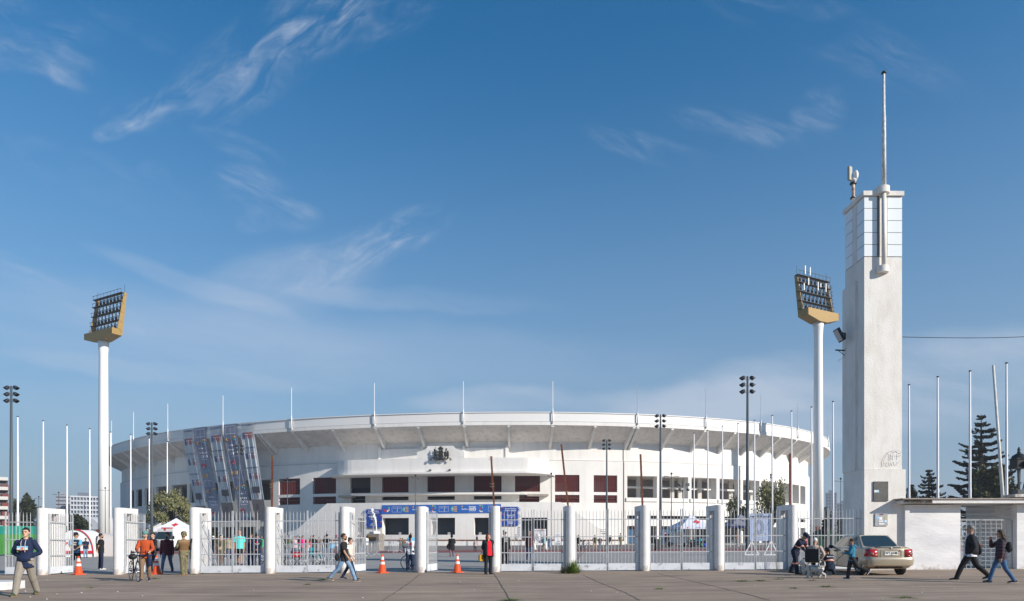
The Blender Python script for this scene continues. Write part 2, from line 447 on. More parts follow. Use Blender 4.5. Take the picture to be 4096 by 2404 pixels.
def idx(px, d):
 """fractional index where the curve offset by d is seen at photo column px (near side)"""
 C = PLAN + NRM * d; q = PX0 + F * C[:, 0] / C[:, 1]
 a = int(np.argmin(q)); best = None
 i = a
 while True:
  j = (i + 1) % NP_
  if q[i] <= px < q[j]: return (i + (px - q[i]) / (q[j] - q[i]))
  i = j
  if i == a: return float(np.argmin(np.abs(q - px)))
def zat(px, py, d):
 i = idx(px, d); return HC + (PYH - py) / F * curve_pt(i, d)[1]
DW, DU = -4.0, -4.3                                      # lower wall (slightly proud) and upper wall, behind the lip
Z_LIP, Z_LIPJ, Z_LIPB, Z_SOF, Z_JNT = 22.0, 20.55, 19.95, 17.75, 14.7
stadium = thing('stadium', 'huge white oval stadium with flared rim, ribbed soffit and curved entrance canopy', 'stadium', (0, 0, 0))
def ring(b, prof, i0=0, i1=NP_, step=4):
 """sweep the profile [(d,z)] along the plan curve"""
 ii = list(np.arange(i0, i1 + 1e-6, step))
 if ii[-1] < i1: ii.append(i1)
 n = len(prof); vs = []
 for i in ii:
  for d, z in prof:
   x, y = curve_pt(i, d); vs.append((x, y, z))
 fs = [(a * n + k, (a + 1) * n + k, (a + 1) * n + k + 1, a * n + k + 1) for a in range(len(ii) - 1) for k in range(n - 1)]
 return b.add(vs, fs)
b = MB(); ring(b, [(0, Z_LIPJ + .03), (0, Z_LIP), (-.9, Z_LIP), (-.9, 19.7)])
o = b.build('parapet', M_panel, stadium, fix=False)
b = MB(); ring(b, [(-.05, Z_LIPJ + .03), (-.05, Z_LIPJ - .03)])
b.build('parapet_joint', M_joint, stadium, fix=False)
b = MB(); ring(b, [(.12, Z_LIP - .02), (.12, Z_LIP + .12), (-1.0, Z_LIP + .12)])
b.build('parapet_coping', M_panel, stadium, fix=False)
b = MB(); ring(b, [(.10, Z_LIPB), (.10, Z_LIPJ - .03), (0, Z_LIPJ - .03)])
b.build('parapet_band', M_wall, stadium, fix=False)
b = MB(); ring(b, [(DU, Z_SOF), (.10, Z_LIPB)])
b.build('soffit', M_soffit, stadium, fix=False)
RIB_PX = [451, 490, 537.5, 608.5, 678, 776, 872, 957, 1035, 1170, 1330, 1501, 1671.6, 1856, 2035, 2211, 2381.5, 2545, 2691, 2821, 2941, 3039, 3121, 3187, 3243, 3285]
rib_i = [idx(p, 0.0) for p in RIB_PX]
for px, i in zip(RIB_PX, rib_i):
 x0, y0 = curve_pt(i, 0.0); x1, y1 = curve_pt(i, DU + .02)
 d = Vector((x1 - x0, y1 - y0, 0)).normalized(); s = Vector((-d.y, d.x, 0)) * .21
 pr = [(Vector((x0, y0, 0)), Z_LIPB - .02), (Vector((x1, y1, 0)), Z_SOF + .0), (Vector((x1, y1, 0)), 16.6), (Vector((x0, y0, 0)), Z_LIPB - .25)]
 b = MB()
 offs = [0] if px not in (1035, 2545) else [-.35, .35]
 for of in offs:
  sh = Vector((-d.y, d.x, 0)) * of
  vs = [p + sh + s * e + Vector((0, 0, z)) for e in (-1, 1) for p, z in pr]
  b.add(vs, [(0, 1, 2, 3), (7, 6, 5, 4), (0, 4, 5, 1), (1, 5, 6, 2), (2, 6, 7, 3), (3, 7, 4, 0)])
  for t in (.25, .45, .65, .85):                       # little gussets between rib and soffit
   q = Vector((x0, y0, 0)).lerp(Vector((x1, y1, 0)), t) + sh; zs = Z_LIPB + (Z_SOF - Z_LIPB) * t; zl = Z_LIPB - .25 + (16.6 - Z_LIPB + .25) * t
   b.box((q.x, q.y, (zs + zl) / 2 - .02), (.06, .50, (zs - zl) * .9), math.atan2(d.y, d.x))
 b.build('rib', M_wall, stadium)
# slender poles on the parapet, at every second rib
for k, (px, top) in enumerate(((446, 1683), (534, 1648), (671, 1614), (892, 1582), (1166, 1551), (1497.5, 1532), (1853, 1525), (2211, 1525), (2550, 1530), (2824, 1554), (3044, 1581), (3192, 1611), (3313, 1676))):
 i = idx(px, .25); x, y = curve_pt(i, .25); zt = clamp(HC + (PYH - top) / F * y, 24, 29); zl = 20.2
 b = MB(); b.tube([(x, y, zl), (x, y, Z_LIP + .6), (x, y, Z_LIP + .62), (x, y, zt)], [.095, .095, .055, .045], 8)
 nx, ny = curve_pt(i, 0); b.box(((x + nx) / 2, (y + ny) / 2, zl + .2), (.18, .30, .2), math.atan2(y - ny, x - nx))
 b.build('parapet_pole', M_galv if px > 2400 else M_whitepole, stadium, smooth=True)
# upper wall and vertical expansion gaps
b = MB(); ring(b, [(DU, Z_JNT), (DU, Z_SOF + .01)])
b.build('upper_wall', M_wall, stadium, fix=False)
b = MB()
for px, y0, y1 in ((1036, 1700, 1815), (2493, 1795, 2075),):
 pass
b = MB(); ring(b, [(DU, Z_JNT), (DW, Z_JNT)]); b.build('wall_ledge', M_wall, stadium, fix=False)
# ---- lower wall with openings
def curved_wall(name, d, z0, z1, opens, depth, mt, i0, i1, back=None):
 """wall along the plan curve with rectangular openings (px0,px1,z0,z1[,depth]) and their reveals"""
 O = []
 for q in opens:
  a, c = idx(q[0], d), idx(q[1], d)
  if a < i0 - 1: a += NP_
  if c < i0 - 1: c += NP_
  O.append((a, c, q[2], q[3], q[4] if len(q) > 4 else depth))
 us = set(np.arange(i0, i1, 5.0)) | {float(i0), float(i1)}
 for q in O: us |= {q[0], q[1]}
 us = sorted(us); us = [u for k, u in enumerate(us) if k == 0 or u - us[k - 1] > 1e-4]
 zs = sorted({z0, z1} | {q[2] for q in O} | {q[3] for q in O})
 b = MB()
 def P(u, dd, z): x, y = curve_pt(u, dd); return (x, y, z)
 for ua, ub in zip(us[:-1], us[1:]):
  um = (ua + ub) / 2; run = None
  for za, zb in zip(zs[:-1], zs[1:]):
   zm = (za + zb) / 2
   if any(q[0] < um < q[1] and q[2] < zm < q[3] for q in O): continue
   b.add([P(ua, d, za), P(ub, d, za), P(ub, d, zb), P(ua, d, zb)], [(0, 1, 2, 3)])
 for (a, c, za, zb, dp) in O:
  uu = [a] + [u for u in us if a < u < c] + [c]
  for u in (a, c): b.add([P(u, d, za), P(u, d - dp, za), P(u, d - dp, zb), P(u, d, zb)], [(0, 1, 2, 3)])
  for z in (za, zb):
   for ua, ub in zip(uu[:-1], uu[1:]): b.add([P(ua, d, z), P(ub, d, z), P(ub, d - dp, z), P(ua, d - dp, z)], [(0, 1, 2, 3)])
 return b.build(name, mt, stadium, fix=False)
ZH, ZS, ZH2, ZS2 = 12.17, 9.28, 8.77, 7.45
grille_px = [(1115.5, 1200), (1251, 1344), (1401, 1482), (1528, 1634), (1709, 1819), (1895, 2006), (2060, 2160), (2220, 2318), (2375, 2469)]
low_px = [(1115.5, 1200), (1251, 1344), (1404, 1461), (1528, 1634), (1709, 1819), (1895, 2006), (2077, 2157), (2220, 2318), (2375, 2469)]
bay_px = [(2509, 2628), (2648, 2753), (2766, 2866), (2878, 2962), (2972, 3038), (3046, 3108), (3116, 3160), (3166, 3196), (3201, 3222),
   (1038, 1083), (958, 1022), (886, 940), (822, 872), (758, 808), (686, 748), (624, 674), (578, 614), (543, 568), (520, 536)]
opens = [(a, c, ZS, ZH) for a, c in grille_px]
for k, (a, c) in enumerate(low_px):
 opens.append((a, c, ZS2 + (.5 if k in (3, 4, 5) else 0), ZH2 - (.2 if k in (3, 4, 5) else 0)))
for a, c in bay_px: opens.append((a, c, 8.4, ZH, 1.5 if a > 2000 else .5))
for a, c in bay_px:
 opens.append((a, c, 4.65, 5.3, .5)); opens.append((a, c, .4, 3.5, .9))
iL, iR = idx(512, DW) - 60, idx(3225, DW) + 60
if iR < iL: iR += NP_
curved_wall('wall', DW, 0, Z_JNT, opens, .55, M_wall, iL, iR)
b = MB(); ring(b, [(DW, 0), (DW, Z_JNT)], iR, iL + NP_, 6); b.build('rear_wall', M_wall, stadium, fix=False)
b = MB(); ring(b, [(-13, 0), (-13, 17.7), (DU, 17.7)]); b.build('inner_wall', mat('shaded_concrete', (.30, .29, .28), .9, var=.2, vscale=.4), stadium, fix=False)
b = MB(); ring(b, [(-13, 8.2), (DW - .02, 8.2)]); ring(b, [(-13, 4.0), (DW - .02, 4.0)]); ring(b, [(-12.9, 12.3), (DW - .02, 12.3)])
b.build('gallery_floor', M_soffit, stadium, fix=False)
# ledges, beams and columns seen inside the open bays
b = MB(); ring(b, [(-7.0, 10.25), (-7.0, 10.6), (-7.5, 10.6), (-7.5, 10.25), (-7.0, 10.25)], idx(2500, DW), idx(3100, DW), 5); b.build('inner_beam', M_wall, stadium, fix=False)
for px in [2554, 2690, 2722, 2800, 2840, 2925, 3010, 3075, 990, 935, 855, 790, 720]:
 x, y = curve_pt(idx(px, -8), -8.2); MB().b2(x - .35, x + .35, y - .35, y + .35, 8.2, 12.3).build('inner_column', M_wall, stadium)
# sill boxes standing slightly proud under the open bays
for a, c in bay_px[:5]:
 ia, ic = idx(a - 3, DW + .25), idx(c + 2, DW + .25)
 b = MB(); ring(b, [(DW - .01, 7.65), (DW + .22, 7.75), (DW + .22, 8.38), (DW - .3, 8.38)], ia, ic, 3)
 for u in (ia, ic):
  P = [curve_pt(u, DW), curve_pt(u, DW + .22)]
  b.add([(P[0][0], P[0][1], 7.65), (P[1][0], P[1][1], 7.75), (P[1][0], P[1][1], 8.38), (P[0][0], P[0][1], 8.38)], [(0, 1, 2, 3)])
 b.build('bay_sill', M_wall, stadium, fix=False)
# wall joints: one horizontal at the ledge, thin ones
b = MB(); ring(b, [(DW + .012, Z_JNT - .10), (DW + .012, Z_JNT - .02)], iL, iR, 5); b.build('wall_joint', mat('joint_stain', (.42, .38, .34), .9), stadium, fix=False)
for px, dd, za, zb in ((2495, DW, .5, Z_JNT - .1), (2493, DU, Z_JNT, 16.6), (1089, DU, Z_JNT, 16.5)):
 x, y = curve_pt(idx(px, dd), dd + .03); b = MB(); b.tube([(x, y, za), (x, y, zb)], .06, 6); b.build('downpipe', M_rust, stadium)
# ---- red grilles
def grille(px0, px1, z0, z1, dense=.27):
 a, c = idx(px0, DW), idx(px1, DW); dd = DW - .22; b = MB()
 A = Vector((*curve_pt(a, dd), 0)); C = Vector((*curve_pt(c, dd), 0)); L = (C - A).length
 nx = max(3, round(L / .36)); nz = max(2, round((z1 - z0) / .21)); up = Vector((0, 0, 1))
 for k in range(nx + 1):
  p = A.lerp(C, k / nx); b.bar(p + up * z0, p + up * z1, .045)
 for k in range(nz + 1):
  z = z0 + (z1 - z0) * k / nz; b.bar(A + up * z, C + up * z, .04)
 return b.build('window_grille', M_redgrille, stadium)
for k, (a, c) in enumerate(grille_px):
 if k == 6: grille(a, c, ZS, ZH)
 elif k != 2: grille(a, c, ZS, ZH)
for k in (0, 1, 7, 8): grille(*low_px[k], ZS2, ZH2)
grille(low_px[6][0], low_px[6][1], ZS2, ZH2)
# dark sheets behind the upper part of the two windows at the rounded canopy ends
for k in (2, 6):
 a, c = idx(grille_px[k][0], DW), idx(grille_px[k][1], DW); b = MB(); ring(b, [(DW - .42, ZS + .9), (DW - .42, ZH)], a, c, 2)
 b.build('upper_sheet', mat('dark_sheet', (.05, .05, .055), .6), stadium, fix=False)
# near-black sheets added behind the grilles, standing in for the unlit rooms
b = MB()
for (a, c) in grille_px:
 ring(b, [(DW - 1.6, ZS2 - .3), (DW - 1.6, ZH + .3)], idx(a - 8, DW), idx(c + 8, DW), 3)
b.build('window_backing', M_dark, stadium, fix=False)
# ---- entrance canopy with rounded ends, pediment and thin slab
PR = 4.6                                                  # how far it stands out
def canopy_line(px0, px1, pr, n=10):
 """plan polyline: rounded corner, front following the wall, rounded corner -> [(x,y)]"""
 a, c = idx(px0, DW), idx(px1, DW); per = math.hypot(*(PLAN[1] - PLAN[0])); rr = pr / per; L = []
 for k in range(n + 1):
  t = math.pi / 2 * k / n; L.append(curve_pt(a + rr * (1 - math.cos(t)) * 1.0, DW + pr * math.sin(t)))
 m = 24
 for k in range(1, m): L.append(curve_pt(a + rr + (c - a - 2 * rr) * k / m, DW + pr))
 for k in range(n, -1, -1):
  t = math.pi / 2 * k / n; L.append(curve_pt(c - rr * (1 - math.cos(t)), DW + pr * math.sin(t)))
 return L
def wall_line(px0, px1, d, n=34):
 a, c = idx(px0, DW), idx(px1, DW)
 return [curve_pt(a + (c - a) * k / n, d) for k in range(n + 1)]
CL = canopy_line(1362, 2195, PR)
b = MB(); b.zprism(CL + wall_line(1362, 2195, DW - .05)[::-1], 12.25, 14.55); b.build('canopy', M_wall, stadium)
CL2 = canopy_line(1340, 2216, PR + .7)
b = MB(); b.zprism(CL2 + wall_line(1340, 2216, DW - .03)[::-1], 11.95, 12.25); b.build('canopy_slab', M_wall, stadium)
# attic wall between the rib feet and the pediment on the canopy front
b = MB(); ring(b, [(DU, 14.5), (DU + .55, 14.5), (DU + .55, 16.75), (DU, 16.75)], idx(1520, DU), idx(2035, DU), 3)
b.build('attic_wall', M_wall, stadium, fix=False)
for px in (1524, 1690, 1857, 2028):
 x, y = curve_pt(idx(px, DU), DU + .5); MB().box((x, y, 15.8), (.5, .5, 2.6)).build('attic_pier', M_wall, stadium)
dc = DW + PR + .01
pp = []
for px, z in ((1668, 14.56), (1668, 15.6), (1703, 16.0), (1711, 16.55), (1813, 16.55), (1824, 16.05), (1858, 15.6), (1858, 14.56)):
 x, y = curve_pt(idx(px, dc), dc); pp.append((x, y, z))
b = MB(); n = len(pp); bk = [(x, y + .5, z) for x, y, z in pp]
b.add(pp + bk, [tuple(range(n)), tuple(range(2 * n - 1, n - 1, -1))] + [(i, i + n, (i + 1) % n + n, (i + 1) % n) for i in range(n)]); b.build('pediment', M_wall, stadium)
# lower thin canopy over the small windows
cl3 = wall_line(1429, 2103, DW + 2.4)
b = MB(); b.zprism(cl3 + wall_line(1429, 2103, DW - .03)[::-1], 8.72, 9.02); b.build('thin_canopy', M_wall, stadium)
for pa, pb in ((1372, 1424), (2108, 2190)):
 b = MB(); b.zprism(wall_line(pa, pb, DW + 1.7, 5) + wall_line(pa, pb, DW - .03, 5)[::-1], 8.45, 8.78); b.build('side_canopy', mat('weathered_canopy', (.36, .32, .28), .9, var=.3, vscale=1), stadium)
# ---- coat of arms: shield, two animals, scroll in dark bronze
def arms():
 M = mat('dark_bronze', (.05, .05, .042), .5, .6)
 px, py = 1765, 1822; i = idx(px, dc); x, y = curve_pt(i, dc); nx, ny = curve_pt(i, dc + 1); n = Vector((nx - x, ny - y, 0)).normalized()
 r = Vector((-n.y, n.x, 0)); r = r if r.x > 0 else -r
 z = HC + (PYH - py) / F * y; c = Vector((x, y, z)) + n * .45; k = y / F
 T = Matrix(((r.x, n.x, 0, c.x), (r.y, n.y, 0, c.y), (0, 0, 1, c.z), (0, 0, 0, 1)))
 b = MB(); S = lambda a, e: T @ Vector((a * k, 0, -e * k))
 def cur(pts, w): b.tube([S(*q) for q in pts], [w * k] * len(pts), 6)
 b.prism([(q[0] * k, -q[1] * k) for q in ((-9, -18), (9, -18), (9, 2), (5, 10), (0, 14), (-5, 10), (-9, 2))], -.12, .12, lambda a, d, e: tuple(T @ Vector((a, d, e))))
 for q in ((-6, -26, 5), (0, -30, 6), (6, -26, 5), (-3, -22, 4), (4, -22, 4)): b.ell(S(q[0], q[1]), (q[2] * k, .1, q[2] * k))
 # animals
 b.ell(S(-20, -6), (7 * k, .13, 11 * k)); b.ell(S(-24, -20), (4 * k, .12, 6 * k)); cur([(-24, -22), (-21, -32)], 1.3); cur([(-18, 4), (-15, 14)], 2.4); cur([(-25, 2), (-27, 14)], 2.4); cur([(-16, -10), (-9, -14)], 2)
 b.ell(S(20, -4), (7 * k, .13, 12 * k)); b.ell(S(22, -21), (3.6 * k, .12, 5 * k)); cur([(18, 4), (16, 14)], 2.4); cur([(16, -8), (9, -12)], 2)
 b.ell(S(29, -4), (5 * k, .1, 15 * k)); cur([(20, -26), (26, -26)], 1.2)
 # scrollwork below
 cur([(-40, 14), (-36, 18), (-40, 22), (-44, 18), (-40, 12), (-28, 8), (-10, 16), (0, 12), (12, 17), (28, 9), (40, 14), (44, 18), (40, 22), (36, 18), (40, 14)], 1.6)
 cur([(-30, 12), (-18, 20), (0, 17), (18, 20), (30, 12)], 2.2); cur([(-22, 16), (-10, 10), (4, 19), (20, 12)], 1.4)
 for q in ((-14, -2), (14, 0), (0, 14)): b.bar(S(*q), S(*q) - n * .5, .06)
 b.build('coat_of_arms', M, stadium)
arms()
for px in (1722, 1800):
 i = idx(px, dc); x, y = curve_pt(i, dc + .25); MB().box((x, y, 12.55), (.35, .4, .2)).build('canopy_spotlight', M_blackm, stadium)
# ---- projecting base with stair parapets at both ends
DB = DW + 4.4
def base_block():
 zt = 7.3; iA, iB, iC, iD = idx(1128, DB), idx(1308, DB), idx(2242, DB), idx(2486, DB)
 O = []
 for a, c, z0, z1 in ((1431, 1457, .9, 4.75), (1530, 1635, 1.95, 4.75), (1724, 1820, 1.95, 4.75), (1897, 1955, 1.95, 4.75), (1990, 2004, .9, 4.7), (2085, 2190, .9, 4.75)):
  O.append((idx(a, DB), idx(c, DB), z0, z1))
 us = sorted(set(np.arange(iB, iC, 4.0)) | {iB, iC} | {q[k] for q in O for k in (0, 1)}); zs = sorted({0.2, zt} | {q[k] for q in O for k in (2, 3)})
 b = MB()
 def P(u, dd, z): x, y = curve_pt(u, dd); return (x, y, z)
 for ua, ub in zip(us[:-1], us[1:]):
  um = (ua + ub) / 2
  for za, zb in zip(zs[:-1], zs[1:]):
   if any(q[0] < um < q[1] and q[2] < (za + zb) / 2 < q[3] for q in O): continue
   b.add([P(ua, DB, za), P(ub, DB, za), P(ub, DB, zb), P(ua, DB, zb)], [(0, 1, 2, 3)])
  b.add([P(ua, DB, zt), P(ub, DB, zt), P(ub, DW - .02, zt), P(ua, DW - .02, zt)], [(0, 1, 2, 3)])
 for (a, c, za, zb) in O:
  for u in (a, c): b.add([P(u, DB, za), P(u, DB - 1.2, za), P(u, DB - 1.2, zb), P(u, DB, zb)], [(0, 1, 2, 3)])
  for z in (za, zb): b.add([P(a, DB, z), P(c, DB, z), P(c, DB - 1.2, z), P(a, DB - 1.2, z)], [(0, 1, 2, 3)])
 b.build('entrance_base', M_wall, stadium, fix=False)
 b = MB()
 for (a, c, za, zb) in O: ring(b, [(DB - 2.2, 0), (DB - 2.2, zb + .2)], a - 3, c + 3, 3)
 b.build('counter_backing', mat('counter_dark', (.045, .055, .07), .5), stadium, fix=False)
 # stair flights: solid wedge with parapet, falling away on both sides
 for ia, ib, nm in ((iA, iB, 0), (iD, iC, 1)):
  b = MB(); n = 14
  for k in range(n):
   u0, u1 = ia + (ib - ia) * k / n, ia + (ib - ia) * (k + 1) / n; z0, z1 = .6 + (zt - .6) * k / n, .6 + (zt - .6) * (k + 1) / n
   lo0, lo1 = (max(.2, z0 - 2.6), max(.2, z1 - 2.6)) if False else (.2, .2)
   b.add([P(u0, DB, lo0), P(u1, DB, lo1), P(u1, DB, z1), P(u0, DB, z0)], [(0, 1, 2, 3)])
   b.add([P(u0, DB, z0), P(u1, DB, z1), P(u1, DB - .35, z1), P(u0, DB - .35, z0)], [(0, 1, 2, 3)])
   b.add([P(u0, DB - .35, z0), P(u1, DB - .35, z1), P(u1, DB - .35, z1 - 1.1), P(u0, DB - .35, z0 - 1.1)], [(0, 1, 2, 3)])
   b.add([P(u0, DB - .35, z0 - 1.1), P(u1, DB - .35, z1 - 1.1), P(u1, DW, z1 - 1.1), P(u0, DW, z0 - 1.1)], [(0, 1, 2, 3)])
  b.build('stair_flight', M_wall, stadium, fix=False)
base_block()
# dark service opening beside the right stair and doors further along
i0, i1 = idx(2410, DB), idx(2470, DB)
# ---- raised planter terrace along the front
b = MB(); ring(b, [(DB + 3.6, .1), (DB + 3.6, .92), (DB + 3.2, .92)], idx(1180, DB + 3.6), idx(2500, DB + 3.6), 4)
b.build('planter_wall', M_wall, stadium, fix=False)
b = MB(); ring(b, [(DB + 3.2, .92), (DB + 3.2, 1.14), (DB - .1, 1.16)], idx(1180, DB + 3.6), idx(2500, DB + 3.6), 4)
b.build('planter_bed', mat('red_brown_bed', (.22, .09, .065), .9, var=.4, vscale=2, color2=(.10, .075, .04)), stadium, fix=False)
M_bluedoor = mat('blue_panel', (.03, .11, .22), .5, var=.3, vscale=.8)
for (pa, pb) in ((2514, 2560), (2640, 2700), (2711, 2760)):
 b = MB(); ring(b, [(DW - .55, .5), (DW - .55, 2.9)], idx(pa, DW), idx(pb, DW), 3); b.build('door_panel', M_bluedoor, stadium, fix=False)
# red fire pipe on the wall right of the stairs
p0 = curve_pt(idx(2488, DW), DW + 5.2); p1 = curve_pt(idx(2497, DW), DW + 5.0)
b = MB(); b.tube([(p0[0], p0[1], 3.35), (p1[0], p1[1], 3.35), (p1[0], p1[1], 1.2)], .14, 8); b.build('fire_pipe', mat('dull_red_pipe', (.35, .06, .04), .6), stadium)
# ------------------------------------------------------------------ gate line
PIL_PX = [157.5, 463.5, 769.5, 1073, 1374, 1682, 1981, 2284, 2583, 2882, 3178]
def fence_D(px): return 27.2 + .7 * (px - 157.5) / (3178 - 157.5)
PIL = []
for px in PIL_PX:
 D = fence_D(px); PIL.append(Vector(((px - PX0) / F * D, D, 0)))
FDIR = (PIL[-1] - PIL[0]).normalized(); FANG = math.atan2(FDIR.y, FDIR.x)
M_pillar = mat('rough_white_roughcast', (.80, .78, .755), .92, var=.13, vscale=2.2, bump=.9, bscale=38)
def add_base_grime(m):
 nt = m.node_tree; N, L = nt.nodes, nt.links; p = N['Principled BSDF']; old = p.inputs['Base Color'].links[0].from_socket
 tc = N.new('ShaderNodeTexCoord'); sx = N.new('ShaderNodeSeparateXYZ'); L.new(tc.outputs['Object'], sx.inputs[0])
 n = N.new('ShaderNodeTexNoise'); n.inputs['Scale'].default_value = 5; n.inputs['Detail'].default_value = 6; L.new(tc.outputs['Object'], n.inputs['Vector'])
 a = N.new('ShaderNodeMath'); a.operation = 'MULTIPLY_ADD'; L.new(n.outputs[0], a.inputs[0]); a.inputs[1].default_value = -1.1; L.new(sx.outputs[2], a.inputs[2])
 mr = N.new('ShaderNodeMapRange'); mr.inputs[1].default_value = -.55; mr.inputs[2].default_value = -.25; mr.inputs[3].default_value = .75; mr.inputs[4].default_value = 0; L.new(a.outputs[0], mr.inputs[0])
 mx = N.new('ShaderNodeMix'); mx.data_type = 'RGBA'; L.new(mr.outputs[0], mx.inputs[0]); L.new(old, mx.inputs[6]); mx.inputs[7].default_value = (.30, .23, .18, 1)
 L.new(mx.outputs[2], p.inputs['Base Color'])
add_base_grime(M_pillar)
PIL_LAB = ['first white pillar at the far left, beside the man in a navy hoodie', 'white pillar between the dark vested guard and the man with the bicycle',
   'white pillar directly behind the soldier in camouflage', 'white pillar carrying an upright rusty post, with the turquoise shirted man on its left',
   'white pillar behind the walking man in a black t-shirt, folded gate leaf on its right', 'white pillar with a gate leaf folded back on both sides, beside the red cross vest',
   'white pillar the woman in the red top leans beside', 'white pillar rising out of the green grass clump', 'white pillar with a rusty post, to the left of the grey wheelie bin',
   'white pillar just right of the white red-cross tent', 'white pillar behind the bending rescue worker in navy overalls']
PH = 2.68
def make_pillar():
 t = thing('gate_pillar', PIL_LAB[0], 'pillar', (0, 0, 0), 0, 'white pillars of the gate line')
 r = .19; b = MB()
 front = [(r * math.cos(a), r - r * math.sin(a)) for a in [math.pi * k / 12 for k in range(13)]]
 y = [r, .48, .92, 1.33]
 b.zprism(front, -.08, PH)
 b.b2(-r, r, r, y[1], -.08, PH); b.b2(-r, r, y[1], y[2], -.08, 2.16); b.b2(-r, r, y[1], y[2], 2.46, PH); b.b2(-r, r, y[2], y[3], -.08, PH)
 o = b.build('shaft', M_pillar, t); smooth_by_angle(o, 30)
 b = MB()
 for z in (2.16, 2.445): b.b2(-.12, .12, y[1] + .0, y[2], z, z + .015)
 for k in range(6): yy = y[1] + .04 + k * .07; b.bar((0, yy, 2.17), (0, yy, 2.45), .012)
 b.build('vent_grille', M_rust, t)
 return t
def ground_at(p): return g(p.x, p.y)
pil0 = make_pillar()
for k, p in enumerate(PIL):
 q = pil0 if k == 0 else dup(pil0, (0, 0, 0), FANG, PIL_LAB[k], 'white pillars of the gate line')
 q.location = (p.x, p.y, g(p.x, p.y)); q.rotation_euler = (0, 0, FANG)
M_gate = mat('grey_white_gate_paint', (.47, .49, .51), .55, .0, .4, var=.25, vscale=5)
M_kick = mat('scuffed_kick_plate', (.63, .66, .70), .6, var=.15, vscale=2)
def add_scuffs(m):
 nt = m.node_tree; N, L = nt.nodes, nt.links; p = N['Principled BSDF']; old = p.inputs['Base Color'].links[0].from_socket
 oi = N.new('ShaderNodeObjectInfo'); tc = N.new('ShaderNodeTexCoord'); ad = N.new('ShaderNodeVectorMath'); ad.operation = 'ADD'
 mu = N.new('ShaderNodeMath'); mu.operation = 'MULTIPLY'; L.new(oi.outputs['Random'], mu.inputs[0]); mu.inputs[1].default_value = 80
 L.new(tc.outputs['Object'], ad.inputs[0]); L.new(mu.outputs[0], ad.inputs[1])
 n = N.new('ShaderNodeTexNoise'); n.inputs['Scale'].default_value = 4.5; n.inputs['Detail'].default_value = 7; n.inputs['Roughness'].default_value = .65; L.new(ad.outputs[0], n.inputs['Vector'])
 mr = N.new('ShaderNodeMapRange'); mr.inputs[1].default_value = .56; mr.inputs[2].default_value = .70; mr.inputs[4].default_value = .8; L.new(n.outputs[0], mr.inputs[0])
 mx = N.new('ShaderNodeMix'); mx.data_type = 'RGBA'; L.new(mr.outputs[0], mx.inputs[0]); L.new(old, mx.inputs[6]); mx.inputs[7].default_value = (.10, .085, .07, 1)
 L.new(mx.outputs[2], p.inputs['Base Color'])
add_scuffs(M_kick)
def make_leaf(w, label, mid, brace=False):
 """one gate leaf hinged at x=0 running to x=w"""
 t = thing('gate_leaf', label, 'gate', (0, 0, 0), 0, 'barred gate leaves')
 n = round(w / .148); b = MB()
 for k in range(1, n):
  x = w * k / n; b.tube([(x, 0, .30), (x, 0, 2.40), (x, 0, 2.52)], [.0125, .0125, .003], 6)
 b.build('bar_panel', M_gate, t)
 for z in (.78, 1.42, 2.12): MB().b2(.02, w - .02, -.022, -.006, z - .018, z + .018).build('rail', M_gate, t)
 b = MB(); b.b2(.0, w, -.025, .012, .04, .32); b.build('kick_plate', M_kick, t)
 b = MB(); b.b2(-.03, .03, -.03, .03, .02, 2.46); b.build('hinge_post', M_gate, t)
 b = MB(); b.b2(w - .03, w + .0, -.03, .03, .02, 2.54 if mid else 2.46); b.build('lock_stile', M_gate, t)
 if brace: b = MB(); b.bar((w * .04, .02, 2.1), (w * .5, .02, .34), .018); b.build('diagonal_brace', M_gate, t)
 return t
def leaf(k_pil, side, ang, label):
 """side +1: hung on the right of pillar k, -1: on its left; ang 0 closed, 90 folded back"""
 p = PIL[k_pil]; n = Vector((-FDIR.y, FDIR.x, 0)); h = p + FDIR * (side * .225) + n * .24
 h.z = g(h.x, h.y)
 key = 'L'
 o = make_leaf(1.28 if abs(ang) < 45 else 1.42, label, abs(ang) < 45, side > 0 and k_pil in (2, 3))
 if side > 0: o.rotation_euler = (0, 0, FANG + R(ang))
 else: o.rotation_euler = (0, 0, FANG + math.pi - R(ang)); o.scale = (1, -1, 1)
 o.location = h
 return o
GL = 'closed barred gate leaf '
leaf(0, -1, 0, GL + 'behind the man in the navy hoodie')
leaf(0, 1, 87, 'barred gate leaf folded back against the first white pillar')
leaf(1, 1, 87, 'blue splashed barred gate leaf folded back behind the man with the bicycle')
leaf(2, 1, 0, GL + 'in front of the woman shading her eyes'); leaf(3, -1, 0, GL + 'in front of the turquoise polo shirt')
leaf(3, 1, 0, GL + 'in front of the man in the olive jacket'); leaf(4, -1, 0, GL + 'in front of the empty wheelchair')
leaf(4, 1, 76, 'barred gate leaf swung inward beside the walking man in black')
leaf(5, -1, 97, 'barred gate leaf folded back behind the red cross vest')
leaf(5, 1, 78, 'barred gate leaf swung inward, nearest the cone in front of the black coat walker')
leaf(6, -1, 99, 'barred gate leaf folded back behind the woman in the red top')
leaf(6, 1, 0, GL + 'in front of the man in the burgundy polo'); leaf(7, -1, 0, GL + 'just left of the grass clump')
leaf(7, 1, 0, GL + 'just right of the grass clump'); leaf(8, -1, 0, GL + 'in front of the distant soldier')
leaf(8, 1, 0, GL + 'in front of the grey wheelie bin'); leaf(9, -1, 0, GL + 'in front of the white red-cross tent')
leaf(9, 1, 0, GL + 'in front of the dark canopy tent'); leaf(10, -1, 0, GL + 'in front of the stadium plan board')
leaf(10, 1, 0, GL + 'behind the wheelchair group')
